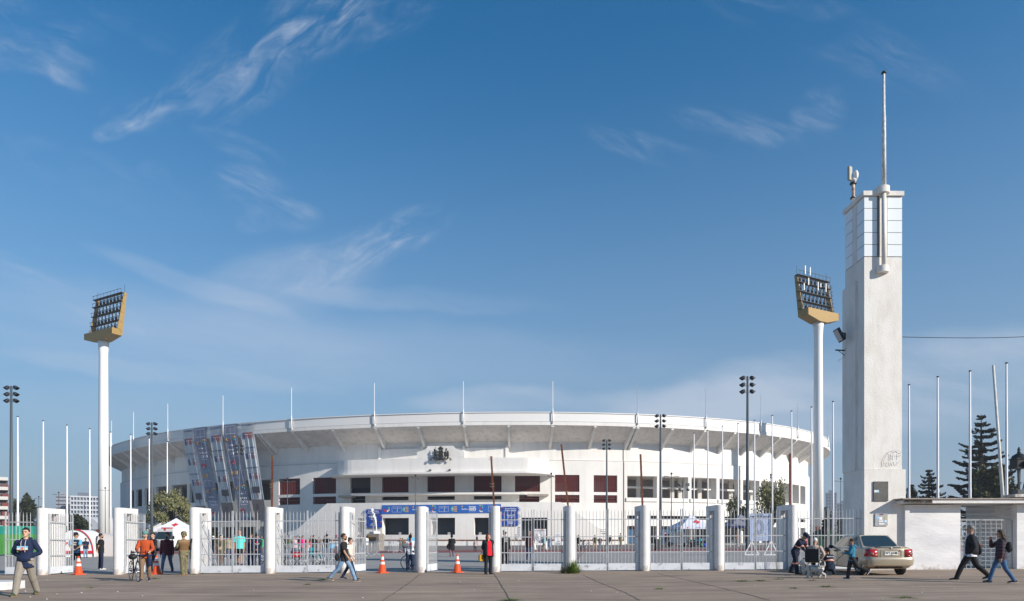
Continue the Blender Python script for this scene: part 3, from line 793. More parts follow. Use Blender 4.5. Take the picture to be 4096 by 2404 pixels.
# plain fence panel from there to the tower
tf = thing('fence_panel', 'short barred fence panel joining the last gate to the white tower', 'fence', (0, 0, 0))
h = PIL[10] + FDIR * 1.55; e = Vector(((3452 - PX0) / F * 28.2, 28.2, 0)); w_ = (e - h).length
tf.location = (h.x, h.y + .25, g(h.x, h.y)); tf.rotation_euler = (0, 0, FANG)
b = MB(); n = round(w_ / .148)
for k in range(n): b.tube([(w_ * k / n, 0, .30), (w_ * k / n, 0, 2.4), (w_ * k / n, 0, 2.52)], [.014, .014, .003], 6)
b.build('bar_panel', M_gate, tf)
for z in (.78, 1.42, 2.12): MB().b2(0, w_, -.022, -.006, z - .018, z + .018).build('rail', M_gate, tf)
b = MB(); MB().b2(0, w_, -.02, .012, .04, .32).build('kick_plate', M_kick, tf)
MB().b2(w_ - .05, w_ + .02, -.04, .04, .02, 2.55).build('end_post', M_polegrey, tf)
# rusty posts standing on pillars
for k, top, bot, lab in ((3, (1089.5, 1823), (1082, 2031), 'straight rusty post bound with wire on the pillar right of the turquoise shirt'),
       (6, (1964.6, 1825), (1978, 2026), 'leaning rusty post on the pillar beside the woman in the red top'),
       (7, (2245, 1777), (2275, 2024), 'tallest and most tilted rusty post, on the pillar above the grass clump'),
       (8, (2562, 1817), (2571, 2021), 'nearly upright rusty post on the pillar left of the wheelie bin'),
       (10, (3159.6, 1814), (3161, 2018), 'upright dark red post on the pillar behind the rescue worker')):
 D = PIL[k].y + .75; a = pt(*bot, D); a.z = g(PIL[k].x, D) + PH - .25; c = pt(*top, D); base = Vector((PIL[k].x + clamp(a.x - PIL[k].x, -.12, .12), D, a.z))
 t = thing('rusty_post', lab, 'post', base, 0, 'rusty posts on the pillars')
 b = MB(); b.bar((0, 0, 0), c - base, .075, .05); b.build('bar', M_rust, t)
 b = MB()
 for f in ((.97, .93, .5, .45) if k in (3, 6) else (.3,)):
  q = (c - base) * f; b.tube([q + Vector((-.06, -.05, 0)), q + Vector((.06, -.05, .04)), q + Vector((.05, .05, .02)), q + Vector((-.07, .04, .05)), q + Vector((-.12, 0, .03))], .008, 5)
 b.build('wire_binding', mat('old_wire', (.4, .32, .22), .8), t)
# ------------------------------------------------------------------ white tower
M_tower = mat('weathered_white_stucco', (.76, .73, .685), .92, bump=.45, bscale=14)
def tower_mat(m):
 nt = m.node_tree; N, L = nt.nodes, nt.links; p = N['Principled BSDF']; tc = N.new('ShaderNodeTexCoord')
 cols = []
 for sc, st, lo, hi, c in ((1.6, (1, 1, .5), .42, .75, (.58, .52, .45)), (28, (1, 1, 1), .60, .74, (.42, .34, .27)), (3.0, (3, 3, .22), .55, .8, (.55, .52, .48))):
  mp = N.new('ShaderNodeMapping'); mp.inputs['Scale'].default_value = st; L.new(tc.outputs['Object'], mp.inputs[0])
  n = N.new('ShaderNodeTexNoise'); n.inputs['Scale'].default_value = sc; n.inputs['Detail'].default_value = 7; n.inputs['Roughness'].default_value = .62; L.new(mp.outputs[0], n.inputs['Vector'])
  mr = N.new('ShaderNodeMapRange'); mr.inputs[1].default_value = lo; mr.inputs[2].default_value = hi; mr.inputs[4].default_value = .62; L.new(n.outputs[0], mr.inputs[0]); cols.append((mr.outputs[0], c))
 cur = None
 for fac, c in cols:
  mx = N.new('ShaderNodeMix'); mx.data_type = 'RGBA'; L.new(fac, mx.inputs[0])
  if cur is None: mx.inputs[6].default_value = (.78, .76, .72, 1)
  else: L.new(cur, mx.inputs[6])
  mx.inputs[7].default_value = (*c, 1); cur = mx.outputs[2]
 L.new(cur, p.inputs['Base Color'])
tower_mat(M_tower)
TD = 28.0; tk = TD / F
tx0 = (3459.5 - PX0) * tk; tx1 = (3612 - PX0) * tk; tw = tx1 - tx0; tc_x = (tx0 + tx1) / 2; tz0 = g(tc_x, TD)
tower = thing('entrance_tower', 'tall square white stucco tower with milky glass panels near the top', 'tower', (tc_x, TD, tz0), R(0.9))
zz = lambda py: HC + (PYH - py) * tk - tz0
hw = tw / 2; td = 1.62
b = MB(); b.b2(-hw, hw, .06, td, zz(1876), zz(1026)); b.build('shaft', M_tower, tower)
b = MB(); b.b2(-hw - .03, hw + .12, 0, td + .1, -.1, zz(1880)); b.zprism([(-hw - .03, 0), (hw + .12, 0), (hw + .12, td + .1), (-hw - .03, td + .1)], zz(1880), zz(1877)); b.build('plinth', M_tower, tower)
b = MB(); b.b2(-hw - .09, -hw + .05, .62, td + .06, zz(1877), 12.05); b.build('pilaster', M_tower, tower)
zg0, zg1, zc = zz(1024), zz(783), zz(764)
sw = .165
b = MB()
b.b2(-hw + .06, hw - .06, .12, td - .06, zg0, zg1)
b.b2(-sw, sw, .05, .2, zg0, zg1); b.b2(-hw, -hw + .2, td / 2 - sw, td / 2 + sw, zg0, zg1); b.b2(hw - .2, hw, td / 2 - sw, td / 2 + sw, zg0, zg1); b.b2(-sw, sw, td - .2, td, zg0, zg1)
b.build('lantern_core', M_tower, tower)
M_milk = mat('milky_glass', (.80, .84, .85), .18, spec=.6); M_line = mat('panel_joint', (.14, .14, .14), .6)
ph = (zg1 - zg0) / 5
for sx in (-1, 1):
 for sy in (0, 1):
  x0, x1 = (-hw, -sw - .02) if sx < 0 else (sw + .02, hw); y0, y1 = (.055, td / 2 - sw - .02) if sy == 0 else (td / 2 + sw + .02, td)
  b = MB()
  for k in range(5): b.b2(x0, x1, y0, y1, zg0 + ph * k + .012, zg0 + ph * (k + 1) - .012)
  b.cur = 1
  for k in range(6): b.b2(x0 + .02, x1 - .02, y0 + .02, y1 - .02, zg0 + ph * k - .012, zg0 + ph * k + .012)
  b.build('glass_corner', [M_milk, M_line], tower)
b = MB(); b.b2(-hw - .07, hw + .05, -.02, td + .08, zg1 + .012, zc); b.build('cap', M_tower, tower)
# pole holder: two half round brackets and the pipe between
rx = (3530 - PX0) * tk - tc_x
for z0, z1, r in ((zz(1091), zz(1066), .24), (zz(776), zz(750), .27)):
 b = MB(); b.zprism([(rx + r * math.cos(a), -r * .9 * math.sin(a)) for a in [math.pi * k / 14 for k in range(15)]] + [(rx - r, .3), (rx + r, .3)], z0, z1); b.build('pole_bracket', M_tower, tower)
b = MB(); b.cyl((rx, -.10, zz(1068)), (rx, -.10, zz(776)), .085, n=12); b.build('pole_sleeve', M_tower, tower, smooth=True)
b = MB(); b.b2(rx - .19, rx - .13, .03, .06, zg0, zg1); b.build('dark_slot', M_line, tower)
# flagpole on the tower
fp = thing('flagpole', 'tall tapering white flagpole with flaking paint on top of the tower', 'flagpole', (tc_x + rx, TD - .10, tz0 + zz(752)))
L_ = zz(297) - zz(752)
b = MB(); b.tube([(0, 0, 0), (0, 0, L_ * .62), (0, 0, L_ * .625), (0, 0, L_ - .05)], [.09, .075, .06, .045], 10); b.build('pole', mat('flaking_white_paint', (.80, .80, .80), .6, color2=(.35, .34, .33), vscale=7, stretch=(3, 3, .8)), fp, smooth=True)
b = MB(); b.lathe([(.0, L_ - .06), (.09, L_ - .04), (.10, L_), (.06, L_ + .05), (0, L_ + .06)], n=12); b.build('finial', M_blackm, fp, smooth=True)
# antenna unit on top
an = thing('antenna_unit', 'beige antenna box and white dish on a short rusty mast at the tower top', 'antenna', pt(3413, 790, TD + 1.15)); an.scale = (.85, .85, .95)
b = MB(); b.cyl((0, 0, -.15), (0, 0, .68), .075, n=10); b.build('mast', mat('rusty_white_pipe', (.7, .66, .58), .7, color2=(.35, .16, .06), vscale=4), an, smooth=True)
MB().cyl((0, 0, -.05), (0, 0, .0), .14, n=12).build('collar', M_blackm, an); MB().cyl((0, 0, .60), (0, 0, .66), .16, n=12).build('collar', M_blackm, an)
b = MB(); b.ell((.02, 0, .80), (.15, .14, .12)); b.ell((.10, -.05, .98), (.12, .16, .22)); b.build('dish', M_panel, an, smooth=True)
b = MB(); b.box((-.20, -.05, 1.05), (.24, .12, .60), .6); b.build('antenna_box', mat('beige_plastic', (.42, .40, .33), .6), an)
# flood light and bare bracket on the left face
fl = thing('floodlight', 'black rectangular floodlight on an arm at the left side of the tower', 'floodlight', pt(3376, 1345, TD + 1.0))
b = MB(); b.bar((.05, 0, -.06), (-.16, 0, -.1), .05); b.bar((.05, 0, .1), (-.14, 0, .16), .05); b.bar((.04, 0, -.1), (.04, 0, .14), .06); b.build('arm', M_blackm, fl)
b = MB(); b.box((-.20, 0, .05), (.10, .42, .58), mtx=Matrix.Rotation(R(-28), 3, 'Y')); b.build('lamp_housing', M_blackm, fl)
b = MB(); b.box((-.262, 0, .018), (.012, .36, .50), mtx=Matrix.Rotation(R(-28), 3, 'Y')); b.build('lamp_glass', mat('lamp_glass', (.5, .52, .54), .15), fl)
br = thing('wall_bracket', 'bare black bracket with a loose wire under the tower floodlight', 'bracket', pt(3374, 1402, TD + .9))
b = MB(); b.bar((.05, 0, 0), (-.34, 0, .02), .05); b.bar((-.22, 0, 0), (.04, 0, -.2), .02); b.build('arm', M_blackm, br)
b = MB(); b.tube([(.02, 0, 0), (.08, 0, .12), (.1, 0, -.1), (0, 0, -.3), (-.15, 0, -.38), (-.25, 0, -.46)], .006, 4); b.build('wire', M_blackm, br)
cb = MB(); a = pt(3609, 1348, TD + .8); c = pt(4600, 1300, 31)
cb.tube([a.lerp(c, t / 12) - Vector((0, 0, .25 * math.sin(math.pi * t / 12))) for t in range(13)], .014, 5)
tag(cb.build('overhead_cable', M_blackm), 'thin black cable running from the tower out to the right', 'cable')
# plaques
pq = thing('plaque', 'large weathered dark grey memorial plaque high on the tower base', 'plaque', (0, 0, 0)); pq.location = (pt(3523, 1965, TD - .03)); pq.rotation_euler = (0, 0, R(.9))
M_plaq = mat('weathered_bronze', (.12, .12, .115), .6, .3, var=.3, vscale=5)
b = MB(); b.b2(-.3, .3, -.02, .025, -.40, .40); b.build('plate', M_plaq, pq)
b = MB()
for x in (-.27, .27):
 for z in (-.37, .37): b.box((x, -.025, z), (.03, .02, .03))
for k in range(9): b.b2(-.22 + rnd.uniform(0, .1), .2 - rnd.uniform(0, .12), -.022, -.019, .30 - k * .065, .31 - k * .065)
b.build('raised_lettering', mat('worn_bronze', (.17, .17, .165), .5, .3), pq)
b = MB(); b.b2(-.28, -.19, -.026, -.021, -.05, .05); b.build('paper_scrap', M_paper, pq); MB().b2(-.185, -.09, -.026, -.021, -.05, .05).build('paper_scrap', mat('pale_blue_paper', (.5, .72, .85), .8), pq)
iq = thing('notice_board', 'small metal notice plate covered with stickers, below the dark plaque', 'notice', pt(3525, 2079, TD - .03), R(.9))
b = MB(); b.b2(-.26, .26, -.015, .025, -.25, .25); b.build('plate', mat('dull_aluminium', (.42, .43, .44), .45, .5, var=.2, vscale=8), iq)
lettering('AVISO', .07, frame_m((0, -.02, .21), (1, 0, 0), (0, 0, 1)), mat('faded_red', (.45, .1, .1), .7), iq)
for k, (x, z, w, h, c) in enumerate(((-.16, .08, .13, .07, (.3, .55, .8)), (-.03, .05, .12, .11, (.85, .85, .85)), (.18, .07, .1, .09, (.55, .42, .15)), (.17, -.06, .1, .09, (.55, .75, .9)), (-.02, -.06, .18, .05, (.85, .85, .85)), (0, -.17, .22, .06, (.8, .8, .8)))):
 MB().b2(x - w / 2, x + w / 2, -.02 - k * .001, -.014, z - h / 2, z + h / 2).build('sticker', mat('sticker_%s' % 'abcdef'[k], c, .6), iq)
# pencil-like graffiti outline of a castle on the tower face
gr = thing('graffiti', 'faint blue line drawing scratched on the tower above the dark plaque', 'graffiti', pt(3574, 1840, TD + .04), R(.9))
b = MB(); sc = tk / 2.958
P_ = [(390, 1123), (412, 1115), (405, 1062), (428, 1012), (464, 960), (518, 936), (548, 950), (577, 938), (605, 958), (636, 965)]
b.tube([((x - 527) * sc, -.02, (1050 - z) * sc) for x, z in P_], .008, 4)
b.build('outline', mat('graffiti_blue', (.50, .51, .55), .8), gr)
b = MB()
for P_ in ([(490, 970), (488, 1050)], [(510, 970), (508, 1050)], [(520, 985), (545, 1000), (525, 1020), (548, 1035)], [(560, 1000), (615, 995)], [(588, 970), (590, 1040)], [(440, 1080), (470, 1070), (450, 1110), (480, 1115)], [(490, 1070), (500, 1115), (520, 1075), (530, 1112)], [(550, 1065), (560, 1110), (600, 1060)]):
 b.tube([((x - 527) * sc, -.02, (1050 - z) * sc) for x, z in P_], .007, 4)
b.build('scrawl', mat('graffiti_pale', (.58, .60, .63), .8), gr)
# ------------------------------------------------------------------ gatehouse to the right of the tower
GD = 27.85; gk = GD / F; gxo = lambda px: (px - PX0) * gk
g0 = g(gxo(3730), GD); gz = lambda py: HC + (PYH - py) * gk
gh = thing('gatehouse', 'low white gatehouse wall with a broken flat roof slab right of the tower', 'gatehouse', (0, 0, 0))
M_patch = mat('patched_white_paint', (.82, .81, .80), .9, bump=.6, bscale=9, color2=(.66, .65, .66), vscale=1.1, stretch=(.5, 1, 1.4))
add_base_grime(M_patch)
gwx = gxo(3621)
b = MB(); b.b2(gwx, gxo(3842), GD, GD + .9, g0 - .1, gz(2019)); b.b2(gxo(3600) - .1, gwx - .003, GD + .35, GD + .85, g0 - .1, gz(2019)); b.build('wall', M_patch, gh)
b = MB(); b.b2(gwx - .012, gxo(3842) + .012, GD - .02, GD, gz(2031), gz(2019)); b.build('wall_moulding', M_pillar, gh)
b = MB(); ys, ye = GD - .42, GD + 3.6
b.b2(gxo(3705), gxo(4500), ys, ye, gz(2016) + .015, gz(2003) + .03); b.b2(gxo(3592), gxo(3704.9), ys + .12, ye, gz(2016) + .015, gz(2004) + .01)
b.build('roof_slab', M_pillar, gh)
b = MB(); b.b2(gxo(3583), gxo(4500), ys - .06, ye, gz(2001.5) + .02, gz(1998) + .03); b.build('roof_edge', mat('weathered_roof_edge', (.42, .36, .31), .9, var=.35, vscale=3), gh)
b = MB()                                                   # broken concrete corner
for k in range(46):
 x = gxo(3600 + rnd.random() * 110); b.ell((x, ys + .10 + rnd.uniform(-.02, .05), gz(2009) + rnd.uniform(-.03, .06)), (.05 + rnd.random() * .05, .04, .03), nu=6, nv=4)
b.build('broken_concrete', mat('bare_concrete', (.36, .30, .23), .95, var=.5, vscale=9), gh)
b = MB(); b.b2(gxo(4068), gxo(4300), GD, GD + .5, g0 - .1, gz(2019)); b.build('end_wall', M_patch, gh)
b = MB(); b.b2(gxo(3915) * 1.12, 26, GD + 3.2, GD + 3.5, g0 - .1, gz(2016)); b.b2(gxo(4072), gxo(4090), GD + .5, GD + 3.2, g0 - .1, gz(2016)); b.build('rear_wall', M_pillar, gh)
b = MB()
for py in (2021, 2035, 2056, 2074): b.bar((gxo(3842), GD + .3, gz(py)), (gxo(4062), GD + .3, gz(py)), .03)
b.bar((gxo(4000), GD + .33, gz(2074)), (gxo(4000), GD + .33, gz(2010)), .02)
b.build('transom_bar', mat('yellowed_steel', (.45, .44, .40), .5, .4), gh)
gt = thing('grille_gate', 'square mesh double gate under the gatehouse roof slab', 'gate', (0, 0, 0)); yg = GD + .25
for x0, x1 in ((3845, 3937), (3938, 4066)):
 X0, X1 = gxo(x0), gxo(x1); z0, z1 = gz(2277), gz(2079); b = MB(); w = .035
 for x in (X0, X1): b.b2(x - w / 2, x + w / 2, yg - .02, yg + .02, z0, z1)
 for z in (z0, z1): b.b2(X0, X1, yg - .02, yg + .02, z - w / 2, z + w / 2)
 b.build('gate_frame', M_gate, gt)
 b = MB(); n = max(2, round((X1 - X0) / .205))
 for k in range(1, n): x = X0 + (X1 - X0) * k / n; b.bar((x, yg, z0), (x, yg, z1), .016)
 for k in range(1, 12): z = z0 + (z1 - z0) * k / 12; b.bar((X0, yg + .012, z), (X1, yg + .012, z), .016)
 b.build('mesh_panel', M_gate, gt)
MB().b2(gxo(3925), gxo(3950), yg - .04, yg - .02, gz(2185), gz(2178)).build('bolt', M_rust, gt)
ln = thing('lantern', 'large old black lantern with slanting glass standing on the gatehouse roof', 'lantern', pt(4076, 1990, GD + .6))
k_ = (GD + .6) / F
b = MB(); b.box((0, 0, .06), (.82, .7, .12)); b.build('pedestal', M_pillar, ln)
b = MB(); b.box((0, 0, .22), (.34, .34, .2)); b.box((0, 0, .14), (.46, .46, .06)); b.build('foot', M_polegrey, ln)
for sx in (-1, 1):
 for sy in (-1, 1):
  b = MB(); b.bar((sx * .09, sy * .09, .3), (sx * .21, sy * .21, 1.2), .035); b.build('strut', M_blackm, ln)
b = MB(); b.tube([(0, 0, .32), (0, 0, 1.18)], .03, 8); b.build('stem', M_polegrey, ln)
b = MB(); b.box((0, 0, 1.40), (.46, .46, .34)); b.box((0, 0, 1.22), (.50, .50, .05)); b.box((0, 0, 1.6), (.52, .52, .05)); b.build('head', M_blackm, ln)
b = MB(); b.lathe([(.30, 1.62), (.24, 1.74), (.12, 1.82), (.07, 1.84), (.07, 1.90), (.05, 1.92), (.065, 1.99), (.03, 2.08), (0, 2.12)], n=16); b.build('dome', M_blackm, ln, smooth=True)
b = MB(); b.lathe([(.0, 0), (.13, 0), (.14, .06), (0, .08)], n=14)
o = b.build('spotlight', M_blackm, ln); o.rotation_euler = (R(90), 0, R(15)); o.location = (.12, -.26, 1.4)
# ------------------------------------------------------------------ white flagpoles
def make_flagpole(h):
 t = thing('flagpole', '', 'flagpole', (0, 0, 0), 0, 'tall white flagpoles'); b = MB()
 b.tube([(0, 0, 0), (0, 0, h * .35), (0, 0, h * .355), (0, 0, h * .7), (0, 0, h * .703), (0, 0, h - .05)], [.125, .115, .105, .095, .085, .07], 10); b.build('pole', M_whitepole, t, smooth=True)
 b = MB(); b.lathe([(0, h - .06), (.07, h - .04), (.12, h), (.12, h + .04), (.08, h + .07), (0, h + .1)], n=12); b.build('finial', M_blackm, t, smooth=True)
 MB().cyl((0, 0, -.05), (0, 0, .06), .25, n=14).build('base_plate', M_galv, t)
 return t
FH = 16.0; fp0 = None
FPL = [(71, 1666.6, 'leftmost flagpole of all, beside the tall six-lamp post'), (173, 1684, 'flagpole above the first gate pillar at the left'),
  (268, 1701, 'flagpole above the folded gate leaf at the left'), (359, 1715.6, 'flagpole between the dome and the left floodlight mast'),
  (442.5, 1729, 'flagpole touching the right edge of the left floodlight mast'), (523, 1739, 'flagpole before the left end of the stadium, nearest its edge'),
  (597, 1753, 'flagpole just left of the six-lamp post by the left pepper tree'), (669, 1766.7, 'flagpole just right of the six-lamp post by the left pepper tree'),
  (2776, 1733.5, 'shortest looking flagpole, by the red-cross tent'), (2831, 1722, 'flagpole second from the red-cross tent'), (2889.6, 1705, 'flagpole between the red-cross tent and the dark canopy'),
  (2952, 1695, 'flagpole left of the tallest six-lamp post, in front of the right pepper tree'), (3018, 1682, 'flagpole just right of the tallest six-lamp post'), (3089, 1662.6, 'flagpole at the right edge of the stadium plan board'),
  (3166, 1645, 'flagpole beside the dark red post on the pillar'), (3246, 1629, 'flagpole touching the left edge of the right floodlight mast'), (3332, 1607, 'flagpole between the right floodlight mast and the tower'),
  (3636, 1540, 'flagpole first to the right of the tower'), (3751, 1508, 'flagpole second to the right of the tower'), (3880, 1485, 'flagpole in front of the large cedar'), (4026, 1453, 'flagpole at the right edge beside the leaning pole')]
for px, py, lab in FPL:
 D = 60.0
 for _ in range(20): D = F * (FH + g((px - PX0) / F * D, D) - HC) / (PYH - py)
 if fp0 is None: fp0 = make_flagpole(FH); q = fp0
 else: q = dup(fp0, (0, 0, 0))
 q['label'] = 'white ' + lab; q.location = gx(px, D)
lp = thing('leaning_pole', 'thick off-white pole leaning to the left near the right edge', 'pole', gx(4027, 55))
top = pt(3973, 1461, 55) - lp.location
b = MB(); b.tube([(0, 0, 0), top * .45, top * .46, top], [.13, .12, .11, .09], 10); b.build('shaft', mat('old_cream_paint', (.72, .69, .62), .6, var=.3, vscale=2), lp, smooth=True)
# ------------------------------------------------------------------ six-lamp posts
def make_lamp_post(h):
 t = thing('floodlight_post', '', 'lamp post', (0, 0, 0), 0, 'dark posts with six spotlights'); b = MB()
 b.tube([(0, 0, 0), (0, 0, h * .3), (0, 0, h)], [.17, .15, .085], 12); b.build('pole', M_polegrey, t, smooth=True)
 MB().cyl((0, 0, -.05), (0, 0, .04), .3, n=16).build('base_plate', M_polegrey, t)
 for j in range(3):
  z = h - .2 - .58 * j
  for s in (-1, 1):
   b = MB(); b.tube([(s * .06, 0, z - .05), (s * .22, 0, z - .06), (s * .27, 0, z + .02)], .022, 6)
   o = b.build('bracket', M_polegrey, t)
   q = Matrix.Rotation(R(-58) * s, 3, 'Y') @ Matrix.Diagonal((.62, .62, .66)); b = MB()
   prof = [(0, .42), (.16, .38), (.25, .24), (.27, .1), (.285, .1), (.285, .04), (.27, .03), (.29, -.28)]
   vs = MB(); vs.lathe(prof, n=14); c = Vector((s * .43, 0, z + .03))
   # cut the shroud slanting
   vv = []
   for x, y, zz_ in vs.v:
    if zz_ < -.2: zz_ = -.12 - .2 * (x * s / .29 * .5 + .5)
    vv.append(q @ Vector((x, y, zz_)) + c)
   b.add(vv, vs.f); b.build('spotlight', M_blackm, t, smooth=True, fix=False)
 return t
lp0 = None
for px, py, lab in ((45, 1544, 'dark post with six spotlights at the left edge, taller than the flagpoles'), (607, 1690, 'dark post with six spotlights in front of the left pepper tree'),
     (957, 1779, 'dark post with six spotlights in front of the hanging banners'), (2427, 1758, 'dark post with six spotlights in front of the last red grille on the right'),
     (2642, 1658, 'dark post with six spotlights behind the wheelie bin'), (2990, 1505, 'tallest dark post with six spotlights, beside the stadium plan board')):
 D = 60.0; h = 15.0
 for _ in range(20): D = F * (h + g((px - PX0) / F * D, D) - HC) / (PYH - py)
 if lp0 is None: lp0 = make_lamp_post(h); q = lp0
 else: q = dup(lp0, (0, 0, 0))
 q['label'] = lab; q.location = gx(px, D)
def make_street_lamp(h):
 t = thing('street_lamp', '', 'street lamp', (0, 0, 0), 0, 'slim street lamps with two flat arms'); b = MB()
 b.tube([(0, 0, 0), (0, 0, h)], [.085, .05], 8); b.build('pole', M_polegrey, t, smooth=True)
 for s in (-1, 1):
  b = MB(); b.bar((0, 0, h - .38), (s * .62, 0, h - .32), .05); b.box((s * .85, 0, h - .30), (.62, .26, .07)); b.build('lamp_arm', M_polegrey, t)
 b = MB(); b.ell((0, 0, h + .1), (.16, .16, .17), nu=10, nv=6); b.build('camera_dome', M_blackm, t, smooth=True)
 return t
sl0 = None
for px, py, lab, rz in ((235, 1972, 'street lamp in front of the grey apartment slab', 0), (155, 1989, 'street lamp beside the tall dark tree at the left', 0), (161, 2003, 'lower looking farther street lamp beside the tall dark tree', 0), (421, 1954, 'street lamp in front of the left floodlight mast', .3),
     (337, 2023, 'street lamp in front of the white dome', 0), (1150, 1917, 'street lamp before the first red grille at the left', .2), (1662, 1905, 'street lamp before the wall left of the coat of arms', 1.3),
     (2205, 1897, 'street lamp at the right end of the curved canopy', 1.1), (2686, 1897, 'street lamp in front of the second open bay on the right', .1), (3083, 1902, 'street lamp within the right pepper tree', 1.2), (3363, 1917, 'street lamp between the floodlight mast and the tower', .0)):
 h = 10.5; D = 60.0
 for _ in range(20): D = F * (h + g((px - PX0) / F * D, D) - HC) / (PYH - py)
 if px == 161: D *= 1.2;
 if sl0 is None: sl0 = make_street_lamp(h); q = sl0
 else: q = dup(sl0, (0, 0, 0))
 q['label'] = lab; q.location = gx(px, D); q.rotation_euler = (0, 0, rz)
# ------------------------------------------------------------------ stadium floodlight masts
M_gold = mat('ochre_sheet_metal', (.34, .22, .07), .5, .1, var=.12, vscale=2)
M_olive = mat('dark_brown_steel', (.075, .06, .04), .7)
def mast(px, D, py_top, py_beam, py_head, w_head, yaw, label, extras, sc_):
 k = D / F; x = (px - PX0) * k; z0 = g(x, D); zt = HC + (PYH - py_beam) * k - z0
 t = thing('floodlight_mast', label, 'floodlight mast', (x, D, z0)); r0, r1 = 20 * k, 16 * k
 b = MB(); b.tube([(0, 0, 0), (0, 0, zt * .5), (0, 0, zt - 3.4), (0, 0, zt - .8), (0, 0, zt + .1)], [r0, (r0 + r1) / 2, r1, r1 * 1.18, r1 * 1.3], 20); b.build('mast_shaft', mat('mast_white', (.80, .80, .78), .6), t, smooth=True)
 b = MB(); b.box((-r0 * .5, -r0 * .93, 2.6), (.8, .3, 2.2)); b.build('mast_door', M_rust, t)
 hd = bpy.data.objects.new('lamp_head', None)
 H = HC + (PYH - py_head) * k - z0 - zt; W = w_head * k; dp = 2.6
 Q = Matrix.Translation((0, 0, zt)) @ Matrix.Rotation(yaw, 4, 'Z')
 T = lambda a, d, e: tuple((Q @ Vector((a, d, e))))
 # tray beam: deep ends taper to the middle underside
 b = MB(); b.prism([(-W / 2, 1.0), (-W / 2, 2.2 + .3), (W / 2, 2.2 + .3), (W / 2, 1.0), (W * .12, .05), (-W * .12, .05)], -dp * .55, dp * .45, T); b.build('tray_beam', M_gold, t)
 sl = .12 * H                                            # frame leans back
 for s in (-1, 1):
  b = MB(); vs = []
  for y, z in ((-dp * .1, 1.0), (dp * .45, 1.0), (dp * .45 - sl * .2 + 0, 2.4), (dp * .45 + .1 - .0, H), (dp * .45 - .9, H), (-dp * .18, 2.5), (-dp * .55, 2.5), (-dp * .55, 1.0)):
   vs.append((y, z))
  wd = .16
  n = len(vs); x0 = s * (W / 2 + .02)
  # side cheek: L shaped plate with an upright that narrows to the top
  cheek = [(-dp * .55, .98), (dp * .45, .98), (dp * .45 + .10 * H, H), (dp * .45 + .10 * H - .75, H), (dp * .45 - 1.25, 2.5), (-dp * .55, 2.5)]
  P_ = [T(x0 - s * wd * e, y, z) for e in (0, 1) for y, z in cheek]; n = len(cheek)
  b.add(P_, [tuple(range(n)), tuple(range(2 * n - 1, n - 1, -1))] + [(i, i + n, (i + 1) % n + n, (i + 1) % n) for i in range(n)]); b.build('side_cheek', M_gold, t)
 lean = lambda z: dp * .45 - .35 + .10 * (z - 1.0)
 b = MB(); nx = 8
 for i in range(1, nx): xx = -W / 2 + W * i / nx; b.bar(T(xx, lean(2.4), 2.4), T(xx, lean(H), H), .16)
 b.build('upright', M_olive, t)
 rows = [2.7, 2.4 + (H - 2.4) * .26, 2.4 + (H - 2.4) * .52, 2.4 + (H - 2.4) * .78, H - .1]
 for j, z in enumerate(rows):
  b = MB(); b.bar(T(-W / 2 - .5, lean(z) - .5, z), T(W / 2, lean(z) - .5, z), 1.0, .09); b.bar(T(-W / 2 - .5, lean(z) - 1.0, z + .9), T(W / 2, lean(z) - 1.0, z + .9), .07)
  for i in range(nx + 1): xx = -W / 2 + W * i / nx; b.bar(T(xx, lean(z) - 1.0, z), T(xx, lean(z) - 1.0, z + .9), .05); b.bar(T(xx, lean(z), z - .7), T(xx, lean(z) - .95, z), .08)
  b.build('catwalk', M_olive, t)
  if j < 4:
   for i in range(nx):
    b = MB(); c = T(-W / 2 + W * (i + .5) / nx, lean(z) - .3, z + .75); b.ell(c, (.32, .32, .32), nu=8, nv=5)
    b.bar(T(-W / 2 + W * (i + .5) / nx, lean(z), z), T(-W / 2 + W * (i + .5) / nx, lean(z), z + 1.5), .12); b.build('lamp', M_blackm, t)
 b = MB()
 for s in (-1, 1): b.bar(T(s * (W / 2 - .2), lean(H), H), T(s * (W / 2 - .2), lean(H), H + 2.1), .05)
 b.build('lightning_rod', M_blackm, t)
 if extras:
  for xx, z, hh in ((-.36, H - .1, 2.2), (-.2, H - .1, 2.1), (-.28, rows[3] - .6, 1.8), (.02, rows[3] - 1.4, 2.2), (.12, rows[3] - .4, 1.0), (.28, rows[3] - 1.3, 2.2), (-.44, rows[2], 1.8)): MB().box(T(xx * W, lean(z) - 1.2, z + hh / 2), (.24, .2, hh * .85), yaw).build('phone_antenna', M_panel, t)
  b = MB(); xx = W / 2 + .9
  for s in (-.35, .35): b.bar(T(xx, lean(2) + s, 2.0), T(xx, lean(H) + s, H - .6), .06)
  for i in range(22): z = 2.2 + (H - 3) * i / 21; b.bar(T(xx, lean(z) - .35, z), T(xx, lean(z) + .35, z), .04);
  for i in range(8): z = 3 + (H - 4) * i / 7; b.tube([T(xx + .8 * math.sin(a), lean(z) - .4 * math.cos(a), z) for a in [math.pi * q / 6 for q in range(7)]], .035, 4)
  b.build('caged_ladder', M_olive, t)
 b = MB(); b.tube([T(W * .2, -dp * .3, .9), T(W * .2, -dp * .3, .55)], .07, 6); b.ell(T(W * .2, -dp * .3, .4), (.22, .22, .22), nu=8, nv=6); b.build('camera_dome', M_panel, t, smooth=True)
 t.scale = (sc_,) * 3; t.location = gx(px, D * sc_)
 return t
mast(414, 172, 0, 1362, 1172, 190, R(-29), 'tall white floodlight mast with ochre lamp frame at the left end of the stadium', False, 135 / 172)
mast(3273, 150, 0, 1289, 1100, 178, R(27), 'tall white floodlight mast with ochre lamp frame and phone antennas near the tower', True, 118 / 150)
